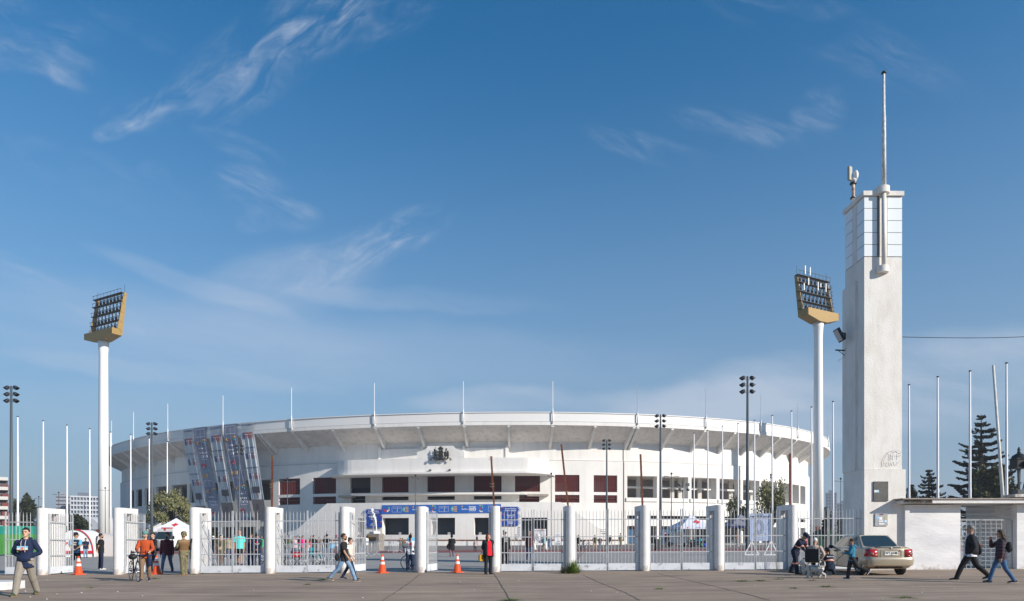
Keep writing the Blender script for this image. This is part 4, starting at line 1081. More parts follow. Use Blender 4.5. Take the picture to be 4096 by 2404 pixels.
# ------------------------------------------------------------------ people
PENDING = []                                              # (object, voxel, smooth steps): baked in one go at the end
def remesh(o, voxel, it=3):
 m = o.modifiers.new('r', 'REMESH'); m.mode = 'VOXEL'; m.voxel_size = voxel; m.use_smooth_shade = True
 if it: s = o.modifiers.new('s', 'SMOOTH'); s.factor = .5; s.iterations = it
 PENDING.append(o)
def bake_pending():
 dg = bpy.context.evaluated_depsgraph_get()
 new = [(o, bpy.data.meshes.new_from_object(o.evaluated_get(dg))) for o in PENDING]
 for o, me in new:
  old = o.data; o.modifiers.clear(); o.data = me; me.name = o.name
  bpy.data.meshes.remove(old)
 PENDING.clear()
def cm(name, c, **k):
 k.setdefault('rough', .85); k.setdefault('bump', .35); k.setdefault('bscale', 14)
 return mat('cloth_' + name, c, **k)
def camo(name, cols, sc):
 if name in MATS: return MATS[name]
 m = mat(name, cols[0], .9); nt = m.node_tree; N, L = nt.nodes, nt.links
 tc = N.new('ShaderNodeTexCoord'); n = N.new('ShaderNodeTexNoise'); n.inputs['Scale'].default_value = sc; n.inputs['Detail'].default_value = 2; n.inputs['Distortion'].default_value = .8
 L.new(tc.outputs['Object'], n.inputs['Vector']); cr = N.new('ShaderNodeValToRGB'); cr.color_ramp.interpolation = 'CONSTANT'
 e = cr.color_ramp.elements; ps = [0, .40, .47, .54, .62, .7]
 e[0].color = (*cols[0], 1); e[1].position = ps[1]; e[1].color = (*cols[1], 1)
 for p, c in zip(ps[2:], cols[2:]): q = e.new(p); q.color = (*c, 1)
 L.new(n.outputs[0], cr.inputs[0]); L.new(cr.outputs[0], N['Principled BSDF'].inputs['Base Color'])
 return m
def plaid(name, c1, c2, c3, sc):
 if name in MATS: return MATS[name]
 m = mat(name, c1, .9); nt = m.node_tree; N, L = nt.nodes, nt.links; tc = N.new('ShaderNodeTexCoord'); cur = None
 for ax, ph, c in ((2, 0, c2), (0, .3, c2), (2, .5, c3), (0, .8, c3)):
  w = N.new('ShaderNodeTexWave'); w.bands_direction = 'XYZ'[ax]; w.inputs['Scale'].default_value = sc; w.inputs['Phase Offset'].default_value = ph * 6.28; L.new(tc.outputs['Object'], w.inputs['Vector'])
  mr = N.new('ShaderNodeMapRange'); mr.inputs[1].default_value = .62; mr.inputs[2].default_value = .8; mr.inputs[4].default_value = .6; L.new(w.outputs[0], mr.inputs[0])
  mx = N.new('ShaderNodeMix'); mx.data_type = 'RGBA'; L.new(mr.outputs[0], mx.inputs[0])
  if cur is None: mx.inputs[6].default_value = (*c1, 1)
  else: L.new(cur, mx.inputs[6])
  mx.inputs[7].default_value = (*c, 1); cur = mx.outputs[2]
 L.new(cur, N['Principled BSDF'].inputs['Base Color'])
 return m
SKIN = {k: mat('skin_' + k, c, .55, spec=.35) for k, c in (('light', (.56, .33, .23)), ('tan', (.43, .235, .15)), ('brown', (.31, .16, .10)))}
HAIR = {k: mat('hair_' + k, c, .6, bump=.6, bscale=60, stretch=(1, 1, .2)) for k, c in (('black', (.012, .010, .009)), ('brown', (.045, .026, .016)), ('grey', (.20, .19, .185)), ('stubble', (.14, .10, .08)), ('white', (.62, .61, .60)), ('red', (.16, .03, .02)), ('fair', (.25, .16, .08)))}
M_eye = mat('dark_eye', (.03, .02, .015), .3); M_lip = mat('lip', (.34, .12, .10), .6)
def catmull(pts, rad, n=4):
 P = [Vector(p) for p in pts]; out, rr = [], []
 for i in range(len(P) - 1):
  a = P[max(0, i - 1)]; b_ = P[i]; c = P[i + 1]; d = P[min(len(P) - 1, i + 2)]
  for k in range(n):
   t = k / n; out.append(.5 * ((2 * b_) + (c - a) * t + (2 * a - 5 * b_ + 4 * c - d) * t * t + (3 * b_ - a - 3 * c + d) * t ** 3)); rr.append(rad[i] * (1 - t) + rad[i + 1] * t)
 out.append(P[-1]); rr.append(rad[-1])
 return out, rr
def limb(b, pts, rad, n=10, cap=True):
 q, r = catmull(pts, rad)
 if cap:
  d0 = (q[0] - q[1]).normalized(); d1 = (q[-1] - q[-2]).normalized()
  q = [q[0] + d0 * r[0] * .85, q[0] + d0 * r[0] * .55] + q + [q[-1] + d1 * r[-1] * .55, q[-1] + d1 * r[-1] * .85]
  r = [r[0] * .45, r[0] * .82] + r + [r[-1] * .82, r[-1] * .45]
 b.tube(q, r, n)
def ik(S, T, l1, l2, pole):
 S, T = Vector(S), Vector(T); d = T - S; L = min(d.length, (l1 + l2) * .999); d = d.normalized() if d.length > 1e-6 else Vector((0, 0, -1)); T = S + d * L
 a = (l1 * l1 - l2 * l2 + L * L) / (2 * L); h = math.sqrt(max(0, l1 * l1 - a * a)); p = Vector(pole); p = (p - d * p.dot(d))
 p = p.normalized() if p.length > 1e-6 else Vector((0, 1, 0))
 return S + d * a + p * h, T
def V(*a): return Vector(a)
# arm presets in body space (right arm; x mirrored for the left): target relative to the shoulder, pole
ARMS = {'down': ((-.05, -.03, -.54), (-.2, 1, 0)), 'fwd': ((-.03, -.22, -.48), (-.2, 1, 0)), 'back': ((-.07, .20, -.48), (-.2, 1, 0)),
  'behind': ((.17, .17, -.42), (-1, .5, -.3)), 'pocket': ((.07, -.05, -.37), (-1, .5, -.1)), 'hip': ((-.02, -.02, -.46), (-1, .5, 0)),
  'face': ((.10, -.26, .04), (-.6, -.2, -1)), 'brow': ((.06, -.20, .16), (-1, -.1, .1)), 'hold': ((.10, -.30, -.26), (-.7, .4, -.6)), 'cross': ((.24, -.23, -.22), (-.8, .3, -.6)),
  'bars': ((-.02, -.36, -.33), (-.6, .8, -.4)), 'point': ((-.42, -.25, .02), (0, .3, -1)), 'swing': ((-.08, .28, -.42), (-.2, 1, 0)), 'reach': ((-.02, -.42, -.32), (-.3, .5, -.8))}
def person(label, px, feet, head, face, legs='stand', arms=('down', 'down'), shirt=None, sleeve='long', pants=None, pleg='long', shoes=(.03, .03, .035), hair='black', hairstyle='short', skin='tan',
   look=0, nod=0, lean=0, twist=0, fat=1.0, hat=None, bald=False, beard=False, glasses=None, jacket=None, hem=.14, loose=1.0, det=1, loc=None, H=None, group=None, female=False, turn_legs=0, vest=None, collar=None, sole=None, extra=None, armdrop=0):
 """face: heading in degrees, 0 = towards the camera, 90 = towards the right of the picture, -90 left, 180 away.
 det 2 = near (fingers, face), 1 = middle, 0 = far"""
 L1, L2, LA1, LA2 = .43, .42, .285, .25
 hips = []
 LEG = {'stand': ((2, 3, 4), (-2, 2, 4)), 'wide': ((3, 3, 9), (-2, 2, 9)), 'walk': ((24, 8, 1), (-16, 16, 1)), 'walk2': ((-16, 22, 1), (22, 6, 1)), 'stride': ((31, 7, 1), (-24, 18, 1)), 'stride2': ((-24, 22, 1), (30, 8, 1)),
   'step': ((12, 6, 2), (-10, 14, 2)), 'run': ((14, 6, 1), (-30, 38, 1)), 'sit': ((85, 82, 6), (80, 85, 8)), 'squat': ((95, 140, 14), (60, 135, 14)), 'mark': ((10, 35, 2), (-2, 2, 2))}[legs]
 z_low = 9; J = []
 for s, (tp, kb, ab) in zip((-1, 1), LEG):                # s=-1: the person's right leg lies at -x when facing -y
  hip = V(s * .088, 0, 0); t, k, a = R(tp), R(kb), R(ab)
  kn = hip + V(s * math.sin(a) * L1, -math.sin(t) * L1, -math.cos(t) * L1); an = kn + V(s * math.sin(a) * L2 * .5, -math.sin(t - k) * L2, -math.cos(t - k) * L2)
  fp = clamp(t - k, -.9, .35) if (an.z > -.70 and legs != 'sit') else min(0, t - k) * .55
  z_low = min(z_low, an.z); J.append([hip, kn, an, fp])
 hp = -z_low + .085
 for j in J:
  for q in j[:3]: q.z += hp
  over = j[2].z - .085
  j[3] = -clamp(over * 3.2, 0, 1.0) if legs != 'sit' else 0
 if turn_legs:
  q = Matrix.Rotation(R(turn_legs), 3, 'Z'); J = [[q @ j[0], q @ j[1], q @ j[2], j[3]] for j in J]
 ln = R(lean); up = V(0, -math.sin(ln), math.cos(ln)); fw = V(0, -math.cos(ln), -math.sin(ln)); tw = Matrix.Rotation(R(twist), 3, 'Z')
 P0 = V(0, 0, hp)
 def sp(t, x=0, y=0):
  f = clamp((t + .02) / .25, 0, 1); u = V(0, 0, 1).lerp(up, f).normalized(); ff = V(0, -1, 0).lerp(fw, f).normalized()
  base = P0 + (V(0, 0, 1) * min(t, .02) + (up * max(0, t - .02)))
  r = V(1, 0, 0);
  if twist: a = R(twist) * f; r = V(math.cos(a), math.sin(a), 0); ff = Matrix.Rotation(a, 3, 'Z') @ ff
  return base + r * x - ff * y * 1.0
 TOR = [(-.11, .115, .085), (-.03, .160, .108), (.06, .162, .108), (.16, .145, .10), (.23, .142, .098), (.32, .158, .11), (.41, .172, .112), (.47, .168, .098), (.515, .125, .078), (.545, .065, .058)]
 if female: TOR = [(t, x * (1.06 if t < .1 else (.90 if t < .3 else .92)), y * (1.04 if .3 < t < .45 else 1)) for t, x, y in TOR]
 def torso(b, k=1.0, add=0.0, lo=-.2, hi=.6, n=14, flare=0):
  TQ = TOR if flare == 0 else [(min(lo, -.11), .172, .118)] + [q for q in TOR if q[0] > -.1]
  rings = [q for q in TQ if lo - 1e-6 <= q[0] <= hi]
  if lo > TQ[0][0]:
   for a, c in zip(TQ[:-1], TQ[1:]):
    if a[0] < lo < c[0]: f = (lo - a[0]) / (c[0] - a[0]); rings = [(lo, a[1] + (c[1] - a[1]) * f, a[2] + (c[2] - a[2]) * f)] + [q for q in rings if q[0] > lo]
  vs = []
  for (t, rx, ry) in rings:
   fk = fat if t < .35 else (1 + (fat - 1) * .5); fl = 1 + max(0, flare - .05) * clamp((.2 - t) / .3, 0, 1)
   for i in range(n):
    a = 2 * math.pi * i / n
    ex = math.cos(a); ey = math.sin(a)
    belly = (fat - 1) * .12 if (ey < 0 and t < .32) else 0
    vs.append(sp(t, ex * (rx * fk * k * fl + add), ey * (ry * fk * k * fl + add + belly)))
  m = len(rings)
  fs = [(r * n + i, r * n + (i + 1) % n, (r + 1) * n + (i + 1) % n, (r + 1) * n + i) for r in range(m - 1) for i in range(n)] + [tuple(range(n))[::-1], tuple(range((m - 1) * n, m * n))]
  b.add(vs, fs)
 shw = .168 if female else .182
 SH = [sp(.465, s * shw * (1 + (fat - 1) * .4), .005) for s in (-1, 1)]
 q3 = Matrix.Rotation(R(twist), 3, 'Z') @ Matrix.Rotation(-ln * -1 if False else ln, 3, 'X')
 AR = []
 for s, S, nm in zip((-1, 1), SH, arms):
  t, pl = nm if isinstance(nm, tuple) else ARMS[nm]
  mir = lambda v: V(v[0] * (1 if s < 0 else -1), v[1], v[2])
  hang = Matrix.Rotation(R(twist), 3, 'Z')
  T = S + hang @ mir(t); E, W = ik(S, T, LA1, LA2, hang @ mir(pl)); AR.append((S, E, W))
 # head frame
 hy, hn = R(look), R(nod)
 HB = sp(.565, 0, .005); hr = Matrix.Rotation(R(twist) + hy, 3, 'Z') @ Matrix.Rotation(ln * .55 + hn, 3, 'X')
 HC_ = HB + hr @ V(0, -.012, .145)
 hv = lambda x, y, z: HC_ + hr @ V(x, y, z)
# ---- body
 vox = {2: .0085, 1: .016, 0: .028}[det]
 top = max([HC_.z + .125] + ([HC_.z + .135] if hat else []))
 body = MB(); torso(body, .93, -.006)
 for hip, kn, an, fp in J: limb(body, [hip, hip.lerp(kn, .5), kn, kn.lerp(an, .35), an], [.078, .068, .05, .05, .036])
 for s, (hip, kn, an, fp) in zip((-1, 1), J):
  rot = Matrix.Rotation(R(turn_legs), 3, 'Z'); toe = rot @ V(s * .02, -.15, 0); toe = toe + V(0, 0, .15 * math.sin(fp)) if fp else toe
  limb(body, [an + V(0, 0, -.01), an + toe * .5 + V(0, 0, -.045), an + toe + V(0, 0, -.06)], [.036, .034, .026])
 for s, (S, E, W), nm in zip((-1, 1), AR, arms):
  limb(body, [S, S.lerp(E, .5), E, E.lerp(W, .4), W], [.05, .045, .037, .036, .026])
  d = (W - E).normalized(); side = d.cross(V(0, 0, 1)); side = side.normalized() if side.length > .1 else V(1, 0, 0)
  # hand: palm, four unequal fingers, thumb from the palm's side
  nrm = V(1 if s > 0 else -1, 0, 0) * -1; nrm = (nrm - d * nrm.dot(d)); nrm = nrm.normalized() if nrm.length > .2 else side; wd = d.cross(nrm).normalized()
  if det == 2:
   palm = W + d * .05; mt = Matrix((wd, d, nrm)).transposed(); body.ell(palm, (.040, .052, .017), mt, 10, 6)
   for k, (o_, l_) in enumerate(((-.03, .066), (-.01, .078), (.011, .073), (.030, .058))):
    a = palm + d * .036 + wd * o_; m_ = a + d * l_ * .55 + nrm * .008; e_ = a + d * l_ * .9 + nrm * .032; limb(body, [a, m_, e_], [.0095, .009, .0075], 6)
   sg = -1 if wd.dot(V(0, -1, 0)) > 0 else 1
   fwd = wd * (1 if wd.dot(V(0, -1, .0)) > 0 else -1)
   limb(body, [palm + fwd * .028 - d * .018, palm + fwd * .052 + d * .012 + nrm * .008, palm + fwd * .058 + d * .042 + nrm * .016], [.012, .011, .009], 6)
  else:
   limb(body, [W, W + d * .06, W + d * .12 + nrm * .015], [.026, .036, .022], 8)
 limb(body, [sp(.52, 0, .005), HB + V(0, 0, .01), HC_ + hr @ V(0, .02, -.05)], [.056, .052, .052])
 body.ell(hv(0, .012, .018), (.077, .096, .103), hr, 16, 12); body.ell(hv(0, -.022, -.050), (.056, .066, .066), hr, 14, 10)
 if det >= 1:
  body.ell(hv(0, -.097, -.012), (.013, .020, .024), hr, 8, 6); body.ell(hv(0, -.072, -.088), (.030, .024, .020), hr, 8, 6)
  for s in (-1, 1): body.ell(hv(s * .077, .012, -.008), (.012, .022, .033), hr, 8, 6)
 sk = SKIN[skin]
 p = body.build('person', sk, None, True, False); remesh(p, vox, 2)
 tag(p, label, 'person', group)
# ---- trousers / shorts
 if pants:
  b = MB(); torso(b, 1.0, .008, -.2, .10 if not female else .14); end = 1.0 if pleg == 'long' else .16
  for hip, kn, an, fp in J:
   if pleg == 'long': limb(b, [hip, hip.lerp(kn, .5), kn, kn.lerp(an, .45), an + V(0, 0, -.02)], [.098 * loose, .090 * loose, .070 * loose, .066 * loose, .056 * loose])
   elif pleg == 'skirt': limb(b, [hip, hip.lerp(kn, .5), kn, kn.lerp(an, .6)], [.11, .115, .12, .12])
   else: limb(b, [hip, hip.lerp(kn, .5), kn.lerp(hip, .04)], [.100, .098, .088], cap=False)
  o = b.build('trousers' if pleg == 'long' else ('shorts' if pleg == 'short' else 'skirt'), pants, p, True, False); remesh(o, vox * 1.15, 3)
# ---- upper garment
 def upper(nm, m_, add, slv, lo, hi=.6, flare=0):
  b = MB(); torso(b, 1.06, add + .003, lo, hi, flare=max(flare, .06))
  for S, E, W in AR:
   b.ell(S - V(0, 0, .008), (.070 + add, .066 + add, .060 + add), None, 12, 8)
   if slv == 'long': limb(b, [S, S.lerp(E, .5), E, E.lerp(W, .5), W.lerp(E, .04)], [.060 + add, .057 + add, .048 + add, .044 + add, .037 + add * .8])
   elif slv == 'short': limb(b, [S, S.lerp(E, .45), S.lerp(E, .80)], [.066 + add, .066 + add, .064 + add], cap=False)
   elif slv == '34': limb(b, [S, S.lerp(E, .5), E, E.lerp(W, .3)], [.060 + add, .057 + add, .048 + add, .046 + add], cap=False)
  o = b.build(nm, m_, p, True, False); remesh(o, vox * 1.1, 3); return o
 if shirt: upper('shirt', shirt, .010 * loose, sleeve, .02 - hem)
 if jacket: upper('jacket', jacket[0], .024, jacket[1], .02 - hem - (jacket[2] if len(jacket) > 2 else .04), .54, flare=.10)
 if vest:                                               # sleeveless over garment
  b = MB(); torso(b, 1.05, .024, vest[1], .53); o = b.build('vest', vest[0], p, True, False); remesh(o, vox * 1.1, 2)
 if collar: b = MB(); limb(b, [sp(.515, 0, .005), sp(.56, 0, .0)], [.075, .068]); b.build('collar', collar, p, True, False)
# ---- shoes
 for s, (hip, kn, an, fp) in zip((-1, 1), J):
  rot = Matrix.Rotation(R(turn_legs + s * 6), 3, 'Z') @ Matrix.Rotation(-fp, 3, 'X') ; b = MB()
  prof = [(.085, .028, .045), (.06, .040, .060), (.0, .043, .085), (-.05, .045, .070), (-.11, .050, .050), (-.155, .044, .040), (-.185, .022, .025)]
  vs = []; n = 10
  for y, w_, h_ in prof:
   for i in range(n):
    a = 2 * math.pi * i / n; zz_ = math.sin(a); zq = (h_ * zz_ if zz_ > 0 else 0) - .0
    vs.append(an + rot @ V(math.cos(a) * w_, y, -.085 + .02 + zq * 1.0) if zz_ > 0 else an + rot @ V(math.cos(a) * w_, y, -.085 + .004))
  b.add(vs, [(r * n + i, r * n + (i + 1) % n, (r + 1) * n + (i + 1) % n, (r + 1) * n + i) for r in range(len(prof) - 1) for i in range(n)] + [tuple(range(n))[::-1], tuple(range((len(prof) - 1) * n, len(prof) * n))])
  sm = mat('shoe_%.2f_%.2f_%.2f' % shoes, shoes, .6); o = b.build('shoe', sm, p, True)
  if sole and det == 2:
   b = MB(); vs = [an + rot @ V(e * w_ * 1.06, y * 1.03, z) for z in (-.088, -.066) for y, w_, h_ in prof for e in (-1, 1)]; m = len(prof)
   b.add(vs, [(2 * i, 2 * i + 1, 2 * i + 3, 2 * i + 2) for i in range(m - 1)] + [(2 * (m + i), 2 * (m + i) + 2, 2 * (m + i) + 3, 2 * (m + i) + 1) for i in range(m - 1)] + [(2 * i, 2 * i + 2, 2 * (m + i) + 2, 2 * (m + i)) for i in range(m - 1)] + [(2 * i + 1, 2 * (m + i) + 1, 2 * (m + i) + 3, 2 * i + 3) for i in range(m - 1)])
   b.build('sole', mat('sole_%.2f' % sole[0], sole, .7), o)
# ---- hair
 if not bald:
  b = MB(); c0 = hv(0, .018, .026); nu, nv = 18, 12; R0 = (.086, .106, .112); vs = []
  for j in range(nv + 1):
   th = math.pi * j / nv
   for i in range(nu):
    a = 2 * math.pi * i / nu; d = V(math.sin(th) * math.cos(a), math.sin(th) * math.sin(a), math.cos(th)); k = 1.0 + rnd.uniform(-.025, .03)
    facez = .42 if hairstyle != 'fringe' else .2
    if d.z < facez and d.y < -.15 and not (abs(d.x) > .80): k = .74
    elif d.z < -.30 and hairstyle == 'short': k = .72
    elif d.z < -.75: k = .72
    elif d.y < .1 and d.z < -.05 and hairstyle == 'short': k = .80
    if hairstyle == 'curly' and k > .95: k *= 1.08 + rnd.uniform(-.05, .08)
    vs.append(c0 + hr @ V(d.x * R0[0] * k, d.y * R0[1] * k, d.z * R0[2] * k))
  b.add(vs, [(j * nu + i, (j + 1) * nu + i, (j + 1) * nu + (i + 1) % nu, j * nu + (i + 1) % nu) for j in range(nv) for i in range(nu)])
  if hairstyle in ('long', 'wavy'):
   for k in range(9):
    a = math.pi * (.06 + .88 * k / 8); x, y = math.cos(a) * .074, .03 + math.sin(a) * .065; w = .018 * (1 if hairstyle == 'wavy' else 0)
    limb(b, [hv(x, y, .03), hv(x * 1.12 + rnd.uniform(-w, w), y * 1.1 + .012, -.08), hv(x * 1.2 + rnd.uniform(-w, w), y + .03, -.17), hv(x * 1.0 + rnd.uniform(-w, w), y + .03, -.27 - rnd.random() * .05)], [.032, .036, .034, .014], 7)
  if hairstyle == 'ponytail': limb(b, [hv(0, .10, .03), hv(0, .14, .0), hv(.01, .14, -.09), hv(0, .12, -.2)], [.02, .038, .036, .012], 8)
  if hairstyle == 'bun': b.ell(hv(0, .09, .10), (.045, .045, .045), None, 10, 7)
  if hairstyle == 'bob':
   for k in range(9):
    a = math.pi * (-.02 + 1.04 * k / 8); x, y = math.cos(a) * .08, .02 + math.sin(a) * .07; limb(b, [hv(x, y, .03), hv(x * 1.15, y * 1.1, -.06), hv(x * 1.05, y, -.13)], [.03, .036, .018], 7)
  b.build('hair', HAIR[hair], p, True, False)
 elif hair in ('grey', 'white', 'black', 'brown') and bald == 'ring':
  pass
 if beard:
  b = MB(); b.ell(hv(0, -.030, -.066), (.060, .066, .056), hr, 14, 10); b.build('beard', HAIR[beard if isinstance(beard, str) else hair], p, True, False)
  if isinstance(beard, str): pass
 if det == 2:
  for s in (-1, 1):
   b = MB(); b.ell(hv(s * .030, -.083, .006), (.013, .010, .006), hr, 8, 5); b.build('eye', M_eye, p, True, False)
   b = MB(); b.tube([hv(s * .012, -.090, .028), hv(s * .03, -.088, .033), hv(s * .052, -.070, .026)], [.005, .006, .004], 5); b.build('eyebrow', HAIR[hair], p)
  if not beard: b = MB(); b.ell(hv(0, -.086, -.056), (.024, .008, .007), hr, 8, 5); b.build('mouth', M_lip, p, True, False)
 if glasses:
  b = MB()
  for s in (-1, 1): b.ell(hv(s * .032, -.088, .005), (.026, .010, .018), hr, 8, 5); b.bar(hv(s * .055, -.075, .008), hv(s * .08, .01, .005), .006)
  b.bar(hv(-.012, -.092, .01), hv(.012, -.092, .01), .006); b.build('sunglasses', glasses, p, True, False)
 if hat:
  kind, hm, hm2 = hat; b = MB(); b2_ = MB()
  if kind in ('cap', 'capback', 'cadet'):
   n = 14; rows = [(0, 1.02), (.05, 1.0), (.09, .86), (.115, .52), (.122, .1)] if kind != 'cadet' else [(-.01, 1.03), (.05, 1.05), (.095, 1.05), (.105, .9), (.108, .1)]
   vs = [hv(math.cos(2 * math.pi * i / n) * .088 * k, .014 + math.sin(2 * math.pi * i / n) * .108 * k, .035 + z) for z, k in rows for i in range(n)]
   b.add(vs, [(r * n + i, r * n + (i + 1) % n, (r + 1) * n + (i + 1) % n, (r + 1) * n + i) for r in range(len(rows) - 1) for i in range(n)] + [tuple(range((len(rows) - 1) * n, len(rows) * n)), tuple(range(n))[::-1]])
   s = 1 if kind == 'capback' else -1
   arc = [math.pi * k / 10 for k in range(11)]
   vs = [hv(math.cos(a) * .078, .014 + s * (math.sin(a) * .095), .042 + dz) for dz in (0, -.008) for a in arc] + [hv(math.cos(a) * .074, .014 + s * (.03 + math.sin(a) * .155), .036 - .02 * math.sin(a) + dz) for dz in (0, -.008) for a in arc]
   m = 11; b2_.add(vs, [(i, i + 1, 2 * m + i + 1, 2 * m + i) for i in range(m - 1)] + [(m + i, 3 * m + i, 3 * m + i + 1, m + i + 1) for i in range(m - 1)] + [(2 * m + i, 2 * m + i + 1, 3 * m + i + 1, 3 * m + i) for i in range(m - 1)])
   o = b.build('cap', hm, p, True, False); b2_.build('brim', hm2, o)
  elif kind == 'helmet':
   n = 18; rows = [(-.075, 1.10), (-.03, 1.16), (.03, 1.17), (.09, 1.05), (.13, .72), (.145, .1)]; vs = []
   for z, k in rows:
    for i in range(n):
     a = 2 * math.pi * i / n; y = math.sin(a); zz_ = z + (.06 if z < -.02 and y < -.2 else 0) * (1 if z < -.05 else .4)
     vs.append(hv(math.cos(a) * .092 * k, .014 + y * .112 * k, .03 + zz_))
   b.add(vs, [(r * n + i, r * n + (i + 1) % n, (r + 1) * n + (i + 1) % n, (r + 1) * n + i) for r in range(len(rows) - 1) for i in range(n)] + [tuple(range((len(rows) - 1) * n, len(rows) * n))])
   o = b.build('helmet', hm, p, True, False)
   b = MB(); b.tube([hv(.085, 0, -.02), hv(.07, -.03, -.09), hv(0, -.055, -.125), hv(-.07, -.03, -.09), hv(-.085, 0, -.02)], .008, 5); b.build('chin_strap', hm2, o)
  elif kind == 'beanie':
   b.ell(hv(0, .016, .045), (.094, .114, .105), hr, 14, 9); b.build('beanie', hm, p, True, False)
  elif kind == 'hood':
   b.ell(hv(0, .04, .02), (.105, .115, .14), hr, 14, 9); b.build('hood', hm, p, True, False)
# ---- place and scale
 base = place(px, feet) if loc is None else Vector(loc)
 if H is None: H = (feet - head) * base.y / F
 k = H / top
 cf = math.atan2(-base.x, base.y); p.location = base; p.rotation_euler = (0, 0, R(face) + cf); p.scale = (k, k, k)
 info = dict(J=J, AR=AR, SH=SH, sp=sp, hv=hv, hr=hr, k=k, p=p, base=base, rot=Matrix.Rotation(R(face) + cf, 3, 'Z'), rz=R(face) + cf, top=top)
 info['W'] = lambda v: base + info['rot'] @ (Vector(v) * k)
 return info
def back_text(inf, txt, size, t, m=None, y=.14, x=0, name='lettering', front=False, dz=0):
 """lettering on the back (or chest) of the upper garment"""
 sp = inf['sp']; o = sp(t, x, -y if front else y); s = -1 if not front else 1
 return lettering(txt, size, frame_m(o, (1 if front else -1, 0, 0), sp(t + .1) - sp(t)), m or M_wink, inf['p'], name)
def patch(inf, t, w, h, m, y=.14, x=0, front=False, name='print', tt=.004):
 sp = inf['sp']; o = sp(t, x, -y if front else y); fm = frame_m(o, (1 if front else -1, 0, 0), sp(t + .1) - sp(t)); b = MB()
 b.box((0, 0, 0), (w, h, tt)); b.v = [tuple(fm @ Vector(q)) for q in b.v]
 return b.build(name, m, inf['p'])
def cross_patch(inf, t, s, y, x=0, front=False, m=None):
 sp = inf['sp']; fm = frame_m(sp(t, x, -y if front else y), (1 if front else -1, 0, 0), sp(t + .1) - sp(t)); b = MB()
 b.box((0, 0, 0), (s, s / 3, .005)); b.box((0, s / 3, 0), (s / 3, s / 3 - .001, .005)); b.box((0, -s / 3, 0), (s / 3, s / 3 - .001, .005)); b.v = [tuple(fm @ Vector(q)) for q in b.v]
 return b.build('red_cross', M_red, inf['p'])
def backpack(inf, label, m, side=1, sc=1.0):
 """a bag worn on the back is a thing of its own"""
 t = thing('backpack', label, 'backpack', inf['W'](inf['sp'](.28, 0, .19)), 0); t.rotation_euler = inf['p'].rotation_euler; k = inf['k'] * sc; t.scale = (k, k, k)
 b = MB(); b.ell((0, .03, 0), (.145, .10, .21), None, 14, 10); b.ell((0, .09, -.07), (.10, .06, .10), None, 12, 8); b.build('sack', m, t, True)
 b = MB()
 for s in (-1, 1): b.tube([(s * .09, -.04, .19), (s * .10, -.12, .24), (s * .11, -.26, .20), (s * .12, -.33, .02), (s * .13, -.24, -.12), (s * .12, -.05, -.16)], .016, 6)
 b.build('strap', M_blackm, t)
 return t
navy = cm('navy', (.012, .018, .045)); black = cm('black', (.014, .014, .016)); jeans = cm('jeans', (.075, .13, .22), var=.35, vscale=4); djeans = cm('dark_jeans', (.018, .035, .085), var=.3, vscale=4); ljeans = cm('pale_jeans', (.22, .33, .46), var=.3, vscale=4)
khaki = cm('khaki', (.24, .155, .095), var=.2, vscale=5); grey = cm('grey', (.16, .16, .17)); dgrey = cm('charcoal', (.035, .036, .04)); white = cm('white', (.72, .71, .70)); lblue = cm('light_blue', (.12, .40, .62)); olive = cm('olive', (.055, .065, .035))
M_camo = camo('camouflage', [(.10, .105, .05), (.26, .22, .13), (.14, .14, .07), (.06, .045, .03), (.34, .29, .18), (.15, .155, .085)], 9)
M_shades = mat('dark_lenses', (.01, .01, .012), .12, spec=.8)
# --- in front of and between the gates
A = person('man in a navy hooded sweatshirt, hands in its front pocket, striding past the first pillar', 103, 2381, 2111, -26, 'walk', ('pocket', 'pocket'), cm('navy_hoodie', (.012, .022, .06)), 'long', cm('stone_chinos', (.28, .25, .205), var=.15, vscale=6, bump=.6, bscale=9), shoes=(.05, .075, .035), sole=(.25, .15, .07), hair='black', look=6, skin='light', det=2, loose=1.25, hem=.20)
b = MB(); b.ell(A['sp'](.06, 0, -.105), (.17, .075, .10), None, 14, 9); b.build('front_pocket', MATS['cloth_navy_hoodie'], A['p'], True)
patch(A, .345, .25, .05, mat('print_sky', (.22, .55, .80), .8), .140, -.01, True); patch(A, .30, .25, .045, mat('print_hills', (.70, .68, .66), .8), .143, -.01, True, 'print'); patch(A, .26, .25, .035, mat('print_maroon', (.10, .02, .025), .8), .143, -.01, True)
b = MB(); b.ell(A['sp'](.315, -.01, -.15), (.028, .006, .03), None, 10, 8); b.build('print', mat('print_orange', (.65, .12, .03), .8), A['p'])
b = MB()
for s in (-1, 1): b.tube([A['sp'](.53, s * .045, -.075), A['sp'](.45, s * .05, -.13), A['sp'](.33, s * .045 + .01, -.155), A['sp'](.24 - s * .02, s * .045 + .01, -.155)], .006, 5)
b.build('hood_cord', mat('cord_white', (.6, .6, .6), .8), A['p'])
b = MB(); limb(b, [A['sp'](.52, -.10, .0), A['sp'](.55, -.08, .08), A['sp'](.535, 0, .13), A['sp'](.55, .08, .08), A['sp'](.52, .10, .0)], [.035, .045, .06, .045, .035]); b.build('hood', MATS['cloth_navy_hoodie'], A['p'], True)
b = MB(); b.tube([A['sp'](.0, math.cos(a) * .185, math.sin(a) * .13) for a in [2 * math.pi * k / 20 for k in range(21)]], .022, 6); b.build('undershirt', dgrey, A['p'], True)
A = person('guard in black vest, light blue shirt and dark cap, hands clasped behind his back', 303, 2287, 2130, 168, 'stand', ('behind', 'behind'), lblue, 'short', dgrey, 'short', shoes=(.3, .3, .3), hair='brown', look=-55, hat=('cap', black, black), vest=(black, .10), det=2, hem=.10)
back_text(A, 'SER\nVEL', .085, .34, y=.155)
